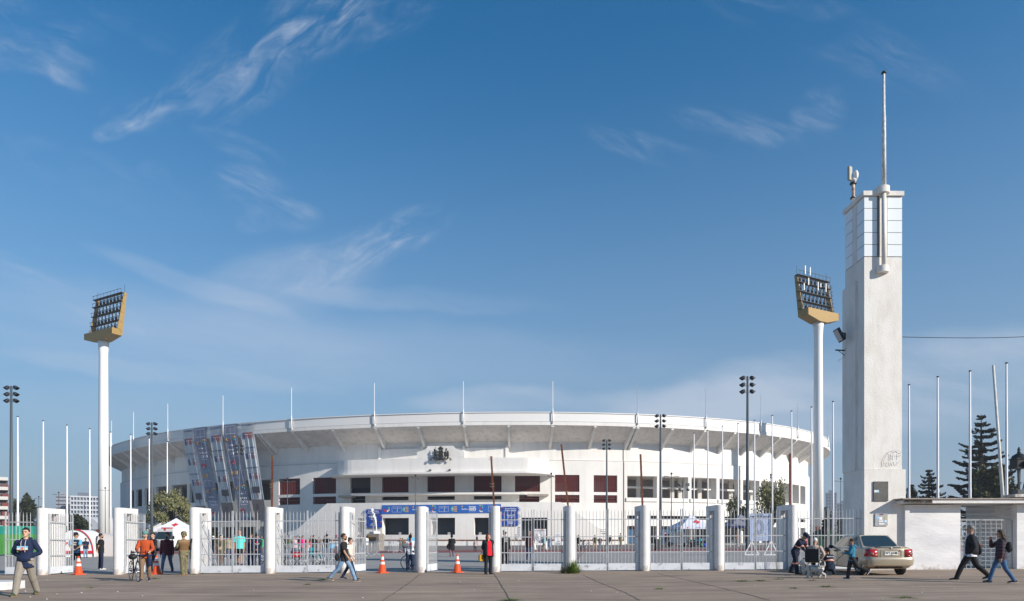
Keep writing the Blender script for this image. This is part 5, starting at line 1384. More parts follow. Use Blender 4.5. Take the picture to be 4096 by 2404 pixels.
person('man in dark navy t-shirt with a red sling strap, walking from the white tent', 342.5, 2232, 2152, 5, 'step', ('hold', 'down'), navy, 'short', ljeans, nod=22, shoes=(.07, .03, .025), det=1, fat=1.1)
A = person('bearded guard in black vest and white trainers, looking right, beside the second pillar', 404, 2278, 2133.5, 100, 'stand', ('behind', 'behind'), black, 'short', navy, shoes=(.5, .47, .42), sole=(.7, .7, .7), hair='black', look=6, beard=True, vest=(black, -.02), det=2)
back_text(A, 'SER VEL', .05, .36, y=.16)
BK = person('man in an orange sweater and teal cap pushing a black road bicycle', 581, 2322.5, 2125, -6, 'step', ('bars', 'bars'), cm('orange_knit', (.42, .070, .018)), 'long', khaki, shoes=(.02, .03, .09), sole=(.2, .2, .22), hair='brown', look=-38, skin='light', glasses=mat('blue_lenses', (.02, .12, .45), .1, spec=.9), hat=('cap', cm('teal', (.12, .25, .22)), cm('teal', (.12, .25, .22))), beard='stubble', det=2, loose=1.15)
b = MB(); sp = BK['sp']; b.tube([sp(-.02, math.cos(a) * .20, math.sin(a) * .15) for a in [2 * math.pi * k / 20 for k in range(21)]], .034, 7); limb(b, [sp(-.03, .13, -.14), sp(-.2, .15, -.15), sp(-.36, .15, -.14)], [.04, .07, .06]); b.build('tied_jacket', cm('navy_tied', (.015, .025, .07)), BK['p'], True)
A = person('young man in a pink and black t-shirt with a grey backpack, seen behind the bicycle', 612, 2283.4, 2131, -62, 'stand', ('down', 'down'), black, 'short', djeans, hair='black', skin='light', shoes=(.06, .03, .03), det=2, look=12)
patch(A, .44, .12, .14, cm('pink', (.62, .17, .35)), .118, 0, True); backpack(A, 'grey backpack on the young man behind the bicycle', cm('grey_pack', (.17, .18, .20)))
person('bearded man in a dark burgundy sweater and jeans, walking out past the cone', 668, 2290, 2130, -14, 'stride', ('down', 'down'), cm('burgundy', (.060, .011, .020)), 'long', jeans, hair='black', beard=True, look=-24, glasses=None, collar=cm('grey_scarf', (.13, .14, .16)), shoes=(.09, .045, .025), det=2, fat=1.08)
SO = person('soldier in camouflage with helmet and tan vest standing by the third pillar', 735, 2300.5, 2127.7, 205, 'stand', ('hold', 'hold'), M_camo, 'long', M_camo, shoes=(.27, .175, .085), sole=(.22, .15, .08), hair='brown', look=24, vest=(cm('coyote', (.25, .145, .07)), .06), hat=('helmet', M_camo, cm('coyote', (.25, .145, .07))), det=2, loose=1.3, fat=1.06, turn_legs=30)
b = MB()
for k in range(6):
 t = .12 + k * .055; b.tube([SO['sp'](t, math.cos(a) * (.182 + .01 * (k > 3)), math.sin(a) * .150) for a in [2 * math.pi * q / 20 for q in range(21)]], .012, 5)
b.build('webbing', cm('coyote_dark', (.13, .068, .03)), SO['p'])
RF = thing('rifle', 'black rifle slung at the soldier\'s side against the pillar', 'rifle', SO['W'](SO['sp'](.15, -.24, .06)), SO['rz']); RF.scale = (SO['k'],) * 3
b = MB(); b.bar((0, 0, -.42), (-.02, .03, .25), .035, .05); b.bar((0, 0, .05), (0, -.1, -.02), .03, .05); b.build('receiver', M_blackm, RF)
b = MB(); b.tube([(0, 0, -.4), (.004, -.004, -.60)], .012, 6); b.build('barrel', M_blackm, RF); b = MB(); b.bar((-.02, .03, .25), (-.03, .05, .42), .04, .09); b.build('stock', M_blackm, RF)
b = MB(); b.box((0, -.05, -.06), (.03, .07, .16)); b.build('magazine', M_blackm, RF); b = MB(); b.box((.02, -.02, -.1), (.03, .03, .06)); b.build('blue_tape', mat('blue_tape', (.05, .4, .75), .6), RF)
brownp = camo('brown_pattern', [(.10, .04, .02), (.13, .05, .022), (.09, .035, .018), (.20, .11, .05), (.12, .045, .02), (.26, .15, .07)], 18)
A = person('woman in an olive wrap and patterned brown trousers shading her eyes with one hand', 883, 2261, 2141, 6, 'step', ('brow', 'down'), cm('rust_top', (.33, .09, .04)), 'none', brownp, hair='brown', hairstyle='bun', skin='light', female=True, jacket=(cm('olive_wrap', (.075, .075, .04)), 'long', .22), shoes=(.15, .14, .1), det=1, loose=1.25)
hb = thing('shoulder_bag', 'tan shoulder bag worn across the woman shading her eyes', 'bag', A['W'](A['sp'](.06, -.06, -.19)), A['rz']); hb.scale = (A['k'],) * 3
b = MB(); b.ell((0, 0, 0), (.15, .06, .10), Matrix.Rotation(R(-35), 3, 'Y')); b.build('pouch', cm('tan', (.36, .25, .15)), hb, True)
b = MB(); b.tube([(-.05, 0, -.05), (.06, -.01, .18), (.14, .04, .40)], .014, 5); b.build('strap', cm('tan', (.36, .25, .15)), hb)
person('woman in a beige knit and jeans walking away behind the woman in olive', 912, 2237, 2141, 160, 'walk', ('down', 'down'), cm('beige_knit', (.36, .29, .19), var=.3, vscale=12), 'long', djeans, hair='black', hairstyle='bun', female=True, shoes=(.5, .5, .5), det=1)
person('bald man in a turquoise polo shirt, black shorts and flip-flops', 958, 2260.6, 2121, -4, 'walk2', ('down', 'down'), cm('turquoise', (.10, .58, .53)), 'short', black, 'short', bald=True, skin='tan', look=-14, shoes=(.04, .03, .03), fat=1.15, det=2, hem=.10)
A = person('taller red-cross volunteer in navy, in profile, right of the turquoise polo', 1003, 2271, 2130, 205, 'stand', ('down', 'down'), navy, 'long', djeans, hair='black', look=-60, det=1, fat=1.12, hem=.14); cross_patch(A, .36, .07, .15, .07)
A = person('red-cross volunteer in navy with back to us, forearm bent behind', 1029, 2272, 2133.5, 176, 'stand', ('behind', 'down'), navy, 'long', djeans, hair='black', det=1, fat=1.15, hem=.14); cross_patch(A, .38, .09, .165); back_text(A, 'CRUZ ROJA\nCHILENA', .045, .29, y=.165)
# --- people in the queue behind the crowd barriers
G1 = 'people queueing behind the barriers'
Q = [('man in an open olive jacket and sunglasses at the head of the queue', 1148, 2236, 2138, 0, dict(shirt=cm('dark_olive', (.05, .05, .03)), jacket=(olive, 'long'), pants=jeans, hair='brown', glasses=M_shades, arms=('pocket', 'pocket'), fat=1.1)),
  ('dark curly haired woman in a pale pink jacket beside the olive jacket', 1177, 2234, 2143, 12, dict(shirt=cm('pale_pink', (.55, .42, .42)), pants=jeans, hair='black', hairstyle='wavy', female=True)),
  ('man with black hair and black top turning his back in the queue', 1190, 2231, 2141, 150, dict(shirt=black, pants=white, hair='black', arms=('hold', 'down'))),
  ('woman in a bright magenta jacket in the queue', 1211, 2232, 2142, 0, dict(shirt=cm('magenta', (.70, .02, .20)), pants=black, hair='brown', hairstyle='long', glasses=M_shades, female=True, arms=('pocket', 'pocket'))),
  ('child in a red top between the magenta jacket and the black coats', 1234, 2232, 2153, 20, dict(shirt=cm('red', (.42, .015, .02)), pants=black, hair='black', hairstyle='bob')),
  ('long haired woman in black, left of the pair of black coats in the queue', 1246, 2229, 2142, 10, dict(shirt=black, pants=black, hair='black', hairstyle='long', female=True)),
  ('man in a black coat with brown hair looking right in the queue', 1257, 2230, 2140, 60, dict(shirt=black, pants=dgrey, hair='brown', arms=('down', 'reach'))),
  ('man in a brown coat seen from behind, middle of the queue', 1276, 2226, 2147, 175, dict(shirt=cm('taupe', (.18, .13, .10)), pants=grey, hair='brown', loose=1.2)),
  ('woman with very long dark hair leaning on the barrier', 1296, 2231, 2141, 60, dict(shirt=black, pants=jeans, hair='black', hairstyle='long', female=True, lean=12, arms=('reach', 'hold'))),
  ('bearded man in black t-shirt and black cap leaning on the barrier', 1309, 2232, 2138, -20, dict(shirt=black, sleeve='short', pants=jeans, hair='brown', beard=True, hat=('cap', black, black), arms=('hold', 'reach'), lean=8))]
for lab, px, ft, hd, fc, kw in Q: person(lab, px, ft, hd, fc, det=1, **kw)
A = person('man in black t-shirt, torn pale jeans and sunglasses walking right past the gate', 1376, 2326, 2134, 74, 'stride2', ('fwd', 'back'), cm('black_tee', (.018, .018, .02)), 'short', cm('washed_jeans', (.20, .32, .47), var=.35, vscale=5, bump=.6, bscale=8), hair='brown', skin='tan', look=14, glasses=M_shades, shoes=(.10, .08, .06), sole=(.45, .4, .35), det=2, fat=1.04, beard='brown')
patch(A, .40, .13, .05, M_wink, .135, 0, True); patch(A, .33, .22, .05, M_wink, .142, 0, True)
hb = thing('shoulder_bag', 'small black bag hanging at the back hip of the man in torn jeans', 'bag', A['W'](A['sp'](.02, -.10, .19)), A['rz']); hb.scale = (A['k'],) * 3
b = MB(); b.ell((0, .03, -.02), (.13, .07, .13)); b.build('pouch', black, hb, True); b = MB(); b.tube([(.02, 0, .1), (.12, -.16, .42), (.14, -.24, .36)], .012, 5); b.build('strap', black, hb)
person('woman in a cream cardigan walking beside the man in torn jeans, mostly hidden by him', 1398, 2318, 2152, 72, 'walk', ('fwd', 'down'), cm('cream', (.66, .58, .47)), '34', djeans, hair='brown', hairstyle='bun', skin='light', female=True, nod=14, shoes=(.04, .04, .045), sole=(.3, .3, .3), det=2)
# --- by the statue
for lab, px, ft, hd, fc, kw in (('person in a grey jacket behind the barrier left of the statue', 1435, 2214, 2139, 190, dict(shirt=grey, pants=dgrey, hair='brown', hairstyle='bob')),
        ('person with a black backpack and fair hair behind the barrier left of the statue', 1446, 2216, 2141, 175, dict(shirt=black, pants=jeans, hair='fair', hairstyle='bob')),
        ('person in a white top behind the barrier, nearest the statue pedestal', 1463, 2217, 2139, 170, dict(shirt=white, pants=grey, hair='black', hairstyle='bob')),
        ('child in a pink top in the doorway behind the bicycle', 1529, 2198, 2151, 120, dict(shirt=cm('pink_top', (.6, .25, .33)), pants=dgrey, hair='brown')),
        ('child in a red shirt pointing left', 1601, 2207, 2152, -60, dict(shirt=cm('red', (.42, .015, .02)), pants=djeans, hair='black', arms=('point', 'down'))),
        ('boy in a green jacket next to the pointing child', 1610, 2209, 2152.5, 160, dict(shirt=cm('green_grey', (.10, .13, .085)), pants=jeans, hair='black', legs='walk')),
        ('child in a red t-shirt behind the green jacket', 1618, 2206, 2158, 170, dict(shirt=cm('red', (.42, .015, .02)), pants=djeans, hair='black'))):
 person(lab, px, ft, hd, fc, det=0, **kw)
A = person('red-cross woman in a white tabard with ponytail, back to us, at the open gate', 1641, 2281, 2138.5, 178, 'stand', ('hold', 'hold'), cm('white_tabard', (.74, .73, .75)), 'short', djeans, hair='black', hairstyle='ponytail', female=True, fat=1.1, det=2, hem=.16, loose=1.3, collar=cm('red', (.42, .015, .02)))
cross_patch(A, .37, .145, .155); back_text(A, 'CRUZ ROJA\nCHILENA', .066, .20, M_ink, y=.158)
person('grey haired man with glasses facing the red-cross woman', 1644, 2236, 2132, 0, 'stand', ('down', 'down'), lblue, 'long', dgrey, hair='grey', glasses=M_shades, det=1)
person('woman in a hooded black coat and patterned leggings walking away across the plaza', 1807, 2227, 2138.6, 178, 'walk', ('hold', 'down'), black, 'long', camo('floral_leggings', [(.03, .03, .04), (.25, .2, .25), (.06, .06, .08), (.35, .12, .15), (.05, .05, .06), (.3, .3, .33)], 30), hat=('hood', black, black), female=True, fat=1.15, hem=.26, jacket=(black, 'long', .14), det=1)
hb = thing('handbag', 'dark purple bag carried by the woman in the hooded black coat', 'bag', place(1795, 2225) + Vector((0, 0, .72))); b = MB(); b.ell((0, 0, 0), (.17, .1, .2)); b.build('pouch', cm('plum', (.05, .012, .02)), hb, True); b = MB(); b.tube([(-.08, 0, .15), (0, 0, .42), (.1, 0, .15)], .012, 5); b.build('strap', black, hb)
person('older woman in a pale pink hooded jacket walking away', 1900.5, 2207, 2157, 170, 'step', ('down', 'down'), cm('pale_rose', (.52, .40, .39)), 'long', black, hair='grey', female=True, det=1, fat=1.1)
person('person in blue climbing near the planter wall, behind the pink hood', 1908, 2181, 2138.6, 120, 'stride', ('down', 'down'), cm('steel_blue', (.05, .09, .15)), 'long', black, hair='black', det=0)
A = person('red haired woman in an open black coat and red top leaning at the pillar', 1953, 2297, 2135, 28, 'stand', ('behind', 'behind'), cm('bright_red', (.72, .012, .025)), 'long', black, hair='red', hairstyle='bob', skin='light', look=42, female=True, fat=1.2, shoes=(.012, .012, .014), sole=(.3, .03, .03), jacket=None, det=2, loose=1.1)
sp = A['sp']; b = MB(); n = 18                               # open coat: a shell with a gap in front
vs = []
for t, rx, ry in ((-.16, .235, .20), (-.03, .232, .185), (.10, .222, .17), (.25, .205, .158), (.38, .205, .155), (.47, .195, .13), (.52, .12, .09)):
 for dl in (0, .014):
  for i in range(n + 1): a = math.pi * 1.5 + R(30) + (2 * math.pi - R(60)) * i / n; vs.append(sp(t, math.cos(a) * (rx + dl), math.sin(a) * (ry + dl)))
m = n + 1; fs = []
for r in range(6):
 for e in (0, 1):
  o_ = (2 * r + e) * m; fs += [(o_ + i, o_ + i + 1, o_ + 2 * m + i + 1, o_ + 2 * m + i) for i in range(n)]
 fs += [(2 * r * m, (2 * r + 1) * m, (2 * r + 3) * m, (2 * r + 2) * m), (2 * r * m + n, (2 * r + 2) * m + n, (2 * r + 3) * m + n, (2 * r + 1) * m + n)]
fs += [(i, i + m, i + m + 1, i + 1) for i in range(n)]
b.add(vs, fs); b.build('coat', cm('coat_black', (.012, .013, .018)), A['p'], True)
b = MB()
for S, E, W in A['AR']: limb(b, [S + V(0, 0, .012), S.lerp(E, .5), E, E.lerp(W, .5), W], [.104, .088, .070, .063, .056])
b.build('coat_sleeve', MATS['cloth_coat_black'], A['p'], True)
b = MB(); b.tube([sp(.535, math.cos(a) * .105, math.sin(a) * .092 - .005) for a in [math.pi * 1.5 + R(25) + (2 * math.pi - R(50)) * i / 16 for i in range(17)]], .040, 8); b.build('coat_collar', cm('fur', (.015, .015, .016), bump=1, bscale=40), A['p'], True)
hb = thing('handbag', 'mustard yellow handbag behind the woman in the red top', 'bag', A['W'](sp(-.2, -.24, .12)), A['rz']); b = MB(); b.box((0, 0, -.02), (.26, .10, .24)); o = b.build('pouch', cm('mustard', (.45, .25, .02)), hb); b = MB(); b.tube([(-.08, 0, .1), (0, 0, .2), (.08, 0, .1)], .012, 6); b.build('strap', cm('mustard', (.45, .25, .02)), hb)
A = person('guard in a black vest and pale cap behind the gate, back to us', 2019, 2270, 2119.8, 192, 'stand', ('down', 'down'), black, 'long', black, hair='black', hat=('capback', cm('pale_cap', (.50, .48, .42)), cm('pale_cap', (.50, .48, .42))), look=40, vest=(black, -.04), det=1, loose=1.2); back_text(A, 'SER\nVEL', .10, .36, y=.165, x=-.02)
# --- far figures behind the right-hand gates
for lab, px, ft, hd, fc, kw in (('man in navy stretching one arm to the left near the entrance', 2050.5, 2176, 2135, -30, dict(shirt=navy, pants=black, arms=('point', 'down'), legs='stride')),
        ('grey haired man in a grey jacket and blue jeans near the number list', 2064, 2180, 2137, 60, dict(shirt=grey, pants=jeans, hair='grey', legs='walk')),
        ('person in a bright green top behind the grey jacket', 2071, 2177, 2141, 120, dict(shirt=cm('green', (.05, .45, .15)), pants=black, hair='brown')),
        ('boy in a teal shirt and black shorts in front of the white map banner', 2175, 2200, 2143.7, 100, dict(shirt=cm('teal_shirt', (.01, .30, .33)), pants=black, pleg='short', legs='step')),
        ('balding man in pale blue shirt and pale trousers right of the map banner', 2197, 2199, 2144.7, -70, dict(shirt=cm('sky_blue', (.20, .34, .50)), pants=cm('pale_blue_trousers', (.33, .42, .54)), hair='grey', bald=True, skin='light', fat=1.2, legs='step')),
        ('person in dark clothes half hidden beside the pillar above the grass', 2306, 2199, 2142, 90, dict(shirt=cm('dark_rust', (.10, .04, .03)), pants=olive, hair='brown', hairstyle='long')),
        ('woman with long black hair in black looking down, right of the grass clump', 2314, 2200, 2139.6, -30, dict(shirt=black, pants=black, hair='black', hairstyle='long', female=True, legs='walk')),
        ('woman in blue jeans holding something to her face', 2331.7, 2199, 2151, -20, dict(shirt=black, pants=jeans, hair='black', female=True, arms=('face', 'hold'), legs='walk')),
        ('man in a brown jacket and beige trousers with hands in pockets', 2379.4, 2197, 2140, 0, dict(shirt=cm('moss_brown', (.10, .085, .05)), pants=cm('camel', (.42, .28, .14)), hair='black', arms=('pocket', 'pocket'))),
        ('man in a black t-shirt and blue jeans walking away beside the brown jacket', 2400, 2195, 2145, 180, dict(shirt=black, pants=jeans, hair='black', sleeve='short', legs='step')),
        ('distant soldier with cap walking on the red stripe', 2482, 2184.5, 2132.5, 20, dict(shirt=M_camo, pants=M_camo, hat=('cap', M_camo, M_camo), legs='step', loose=1.2)),
        ('person in a navy jacket and shorts carrying a white bag', 2516, 2175, 2130, 150, dict(shirt=navy, pants=cm('pale_shorts', (.4, .33, .3)), pleg='short', legs='stride', fat=1.15)),
        ('person in a dark green jacket and jeans by the blue door', 2530, 2166, 2128, 170, dict(shirt=cm('dark_green', (.02, .06, .04)), pants=jeans, hair='fair')),
        ('man in a grey shirt standing in the doorway', 2609, 2158, 2123, 90, dict(shirt=dgrey, pants=black, hair='brown')),
        ('woman dressed in black with her hair tied, by the white trailer', 2667.6, 2190, 2124, 10, dict(shirt=black, pants=black, sleeve='short', hair='brown', legs='step', female=True)),
        ('person in a pink top behind the woman in black', 2661, 2180, 2121, 200, dict(shirt=cm('pink_top', (.6, .25, .33)), pants=djeans, hair='fair')),
        ('person in a red shirt left of the white trailer', 2686, 2180, 2127, -40, dict(shirt=cm('red', (.42, .015, .02)), pants=djeans, hair='black')),
        ('person with white cap and red vest behind the trailer', 2696, 2178, 2130, 30, dict(shirt=cm('red', (.42, .015, .02)), pants=navy, hat=('cap', white, white))),
        ('seated person in red and black under the red-cross tent', 2754, 2189, 2151, 100, dict(shirt=cm('red_black', (.16, .02, .02)), pants=black, hair='black', legs='sit', arms=('hold', 'hold'))),
        ('person in blue and red half hidden by the pillar right of the tent', 2821, 2186, 2150, 0, dict(shirt=djeans, pants=navy, hair='black')),
        ('person in a yellow jacket under the dark canopy', 2935, 2164, 2122, 190, dict(shirt=cm('yellow', (.70, .36, .01)), pants=dgrey, hair='black')),
        ('person in grey green under the dark canopy, left of the yellow jacket', 2914, 2165, 2119, 180, dict(shirt=cm('green_grey', (.10, .13, .085)), pants=black, hair='fair')),
        ('person in dark blue under the dark canopy, far left', 2904, 2163, 2123, 180, dict(shirt=navy, pants=black, hair='black')),
        ('person in a burgundy top under the dark canopy near the lamp post', 2977, 2166, 2122, 180, dict(shirt=cm('wine', (.12, .01, .03)), pants=black, hair='black')),
        ('person in a navy coat under the dark canopy beside the lamp post', 2990, 2165, 2119, 200, dict(shirt=navy, pants=black, hair='brown')),
        ('person in an orange red vest beside the canopy leg', 2951, 2178, 2127, 10, dict(shirt=cm('orange_vest', (.55, .06, .02)), pants=navy, hair='black'))):
 kw.setdefault('hair', 'black'); person(lab, px, ft, hd, fc, det=0, **kw)
for lab, px, ft, hd, fc, kw in (('person with a white cap at the far side, left of the woman in olive', 853, 2222, 2144, 100, dict(shirt=black, pants=djeans, hat=('cap', white, white))),
        ('man in a grey hat and dark jacket walking away left of the turquoise polo', 938, 2236, 2140, 170, dict(shirt=dgrey, pants=djeans, hat=('cap', grey, grey), legs='walk')),
        ('person in white and green at the pillar right of the red-cross volunteers', 1046, 2226, 2143, 20, dict(shirt=cm('green', (.05, .45, .15)), pants=grey)),
        ('person in a dark coat just left of the woman in beige', 899, 2228, 2146, 190, dict(shirt=navy, pants=black)),
        ('person in grey in the queue between the pink jacket and the magenta one', 1199, 2224, 2146, 160, dict(shirt=grey, pants=dgrey)),
        ('small child beside the bearded man in the queue', 1328, 2222, 2160, 0, dict(shirt=lblue, pants=jeans))):
 kw.setdefault('hair', 'brown'); person(lab, px, ft, hd, fc, det=0, **kw)
x_, y_ = curve_pt(idx(2437, DB + 3.0), DB + 3.5)
person('small person in black sitting on the edge of the planter wall', 2437, 2166, 2132, 10, 'sit', ('hold', 'hold'), black, 'long', black, hair='black', det=0, loc=(x_, y_ - .1, .45), H=1.42)
person('man in a burgundy polo shirt and jeans walking towards the gate', 2117, 2242.5, 2121.5, 4, 'walk2', ('down', 'down'), cm('burgundy', (.060, .011, .020)), 'short', jeans, hair='brown', skin='tan', glasses=M_shades, shoes=(.02, .03, .06), det=1, fat=1.14)
# --- right foreground group
hi = mat('orange_reflective', (.85, .16, .02), .5); sil = mat('silver_reflective', (.55, .55, .52), .4)
A = person('rescue worker in navy overalls with orange bands bending over the wheelchair', 3181, 2297, 2131.8, 62, 'step', (((.02, -.30, -.44), (-.5, .6, -.5)), ((.0, -.28, -.46), (-.5, .6, -.5))), cm('navy_overall', (.012, .018, .042)), 'long', cm('navy_overall', (.012, .018, .042)), shoes=(.012, .012, .013), hair='brown', look=0, nod=22, lean=34, hat=('cadet', navy, navy), det=2, loose=1.3, fat=1.05)
sp = A['sp']
for nm, m_, w, t in (('reflective_band', hi, .030, .235), ('reflective_band', sil, .012, .237)):
 b = MB(); o_ = [sp(t + dz, math.cos(a) * (.178 if w > .02 else .184), math.sin(a) * (.138 if w > .02 else .144)) for dz in (-w, w) for a in [2 * math.pi * k / 24 for k in range(25)]]
 b.add(o_, [(i, i + 1, i + 26, i + 25) for i in range(24)]); b.build(nm, m_, A['p'], True)
for S, E, W in A['AR']:
 q = S.lerp(E, .86); d = (E - S).normalized(); b = MB(); b.tube([q - d * .03, q + d * .03], .072, 12); b.build('reflective_band', hi, A['p'], True); b = MB(); b.tube([q - d * .012, q + d * .012], .076, 12); b.build('reflective_band', sil, A['p'], True)
for hip, kn, an, fp in A['J']:
 q = kn.lerp(an, .18); d = (an - kn).normalized(); b = MB(); b.tube([q - d * .035, q + d * .035], .096, 12); b.build('reflective_band', hi, A['p'], True); b = MB(); b.tube([q - d * .012, q + d * .012], .100, 12); b.build('reflective_band', sil, A['p'], True)
 b = MB(); limb(b, [an + V(0, 0, .14), an + V(0, 0, .04), an + V(0, 0, -.03)], [.062, .058, .055]); b.build('boot_shaft', mat('shoe_black', (.012, .012, .013), .5), A['p'], True)
WCH = place(3262, 2302)
OM = person('white haired old man in a beige shirt sitting in the black wheelchair, back to us', 3262, 2300, 2172, 166, 'sit', ('hip', 'down'), cm('beige_shirt', (.52, .40, .32)), 'long', dgrey, hair='white', skin='light', nod=8, det=2, fat=1.12, loose=1.2, loc=WCH + Vector((-.02, .0, .03)), H=1.30)
A = person('crouching rescue worker with ponytail, navy overalls and orange bands, next to the wheelchair', 3321, 2303, 2191, 208, 'squat', ('reach', 'fwd'), cm('navy_overall', (.012, .018, .042)), 'long', cm('navy_overall', (.012, .018, .042)), shoes=(.02, .02, .021), hair='brown', hairstyle='ponytail', look=12, lean=22, female=True, fat=1.12, det=2, loose=1.3, hat=('cadet', navy, navy))
sp = A['sp']; back_text(A, 'BRIGADA DE', .055, .38, y=.165)
for m_, w, t, ad in ((hi, .03, .24, 0), (sil, .012, .242, .006)):
 b = MB(); o_ = [sp(t + dz, math.cos(a) * (.186 + ad), math.sin(a) * (.145 + ad)) for dz in (-w, w) for a in [2 * math.pi * k / 24 for k in range(25)]]
 b.add(o_, [(i, i + 1, i + 26, i + 25) for i in range(24)]); b.build('reflective_band', m_, A['p'], True)
for S, E, W in A['AR']:
 q = S.lerp(E, .7); d = (E - S).normalized(); b = MB(); b.tube([q - d * .03, q + d * .03], .074, 12); b.build('reflective_band', hi, A['p'], True); b = MB(); b.tube([q - d * .012, q + d * .012], .078, 12); b.build('reflective_band', sil, A['p'], True)
BOY = person('boy in a teal blue hooded top and dark track pants striding left behind the car', 3408, 2317, 2155.6, -86, 'run', ('hold', 'hold'), cm('teal_hoodie', (.03, .18, .29)), 'long', cm('track_pants', (.02, .021, .025)), shoes=(.03, .04, .08), sole=(.75, .75, .75), hair='black', skin='tan', nod=8, det=2, loose=1.25)
b = MB(); sp = BOY['sp']; limb(b, [sp(.52, -.09, .0), sp(.54, -.07, .08), sp(.53, 0, .12), sp(.54, .07, .08), sp(.52, .09, .0)], [.035, .045, .06, .045, .035]); b.build('hood', MATS['cloth_teal_hoodie'], BOY['p'], True)
A = person('heavy grey haired man in an open black jacket over a white t-shirt, striding left', 3882, 2321.5, 2101, -84, 'stride2', ('hip', 'hip'), cm('white_tee', (.74, .74, .78)), 'short', cm('black_joggers', (.013, .013, .014)), shoes=(.02, .02, .02), sole=(.4, .35, .28), hair='grey', skin='tan', fat=1.22, det=2, loose=1.15)
sp = A['sp']; b = MB(); vs = []; n = 18
for t, rx, ry in ((-.06, .205, .185), (.05, .215, .20), (.17, .215, .20), (.30, .205, .185), (.42, .20, .16), (.49, .185, .12), (.535, .10, .085)):
 for dl in (0, .014):
  for i in range(n + 1): a = math.pi * 1.5 + R(42) + (2 * math.pi - R(84)) * i / n; vs.append(sp(t, math.cos(a) * (rx + dl), math.sin(a) * (ry + dl)))
b.add(vs, fs); b.build('jacket', cm('coat_black', (.012, .013, .018)), A['p'], True)
b = MB()
for S, E, W in A['AR']: limb(b, [S, S.lerp(E, .5), E, E.lerp(W, .5), W.lerp(E, .05)], [.106, .090, .072, .064, .05])
b.build('jacket_sleeve', MATS['cloth_coat_black'], A['p'], True)
patch(A, .30, .16, .035, mat('print_grey', (.25, .28, .28), .8), .178, 0, True)
hb = thing('shoulder_bag', 'black bag at the hip of the man in the white t-shirt', 'bag', A['W'](sp(.08, -.10, .24)), A['rz']); b = MB(); b.ell((0, 0, 0), (.15, .07, .16)); b.build('pouch', black, hb, True); b = MB(); b.tube([(0, 0, .14), (.06, -.1, .42), (.1, -.2, .42)], .014, 5); b.build('strap', black, hb)
A = person('woman in a red plaid shirt and blue jeans, hand at her mouth, walking left', 4003, 2332, 2120, -82, 'walk', ('face', 'down'), plaid('plaid_shirt', (.10, .018, .022), (.03, .06, .09), (.015, .012, .014), 3.0), 'long', cm('blue_jeans', (.055, .13, .26), var=.25, vscale=4), hair='brown', hairstyle='wavy', skin='tan', female=True, fat=1.1, shoes=(.03, .028, .025), sole=(.45, .38, .25), det=2, nod=6)
backpack(A, 'small black backpack on the woman in the plaid shirt', black, sc=.85)
bake_pending()
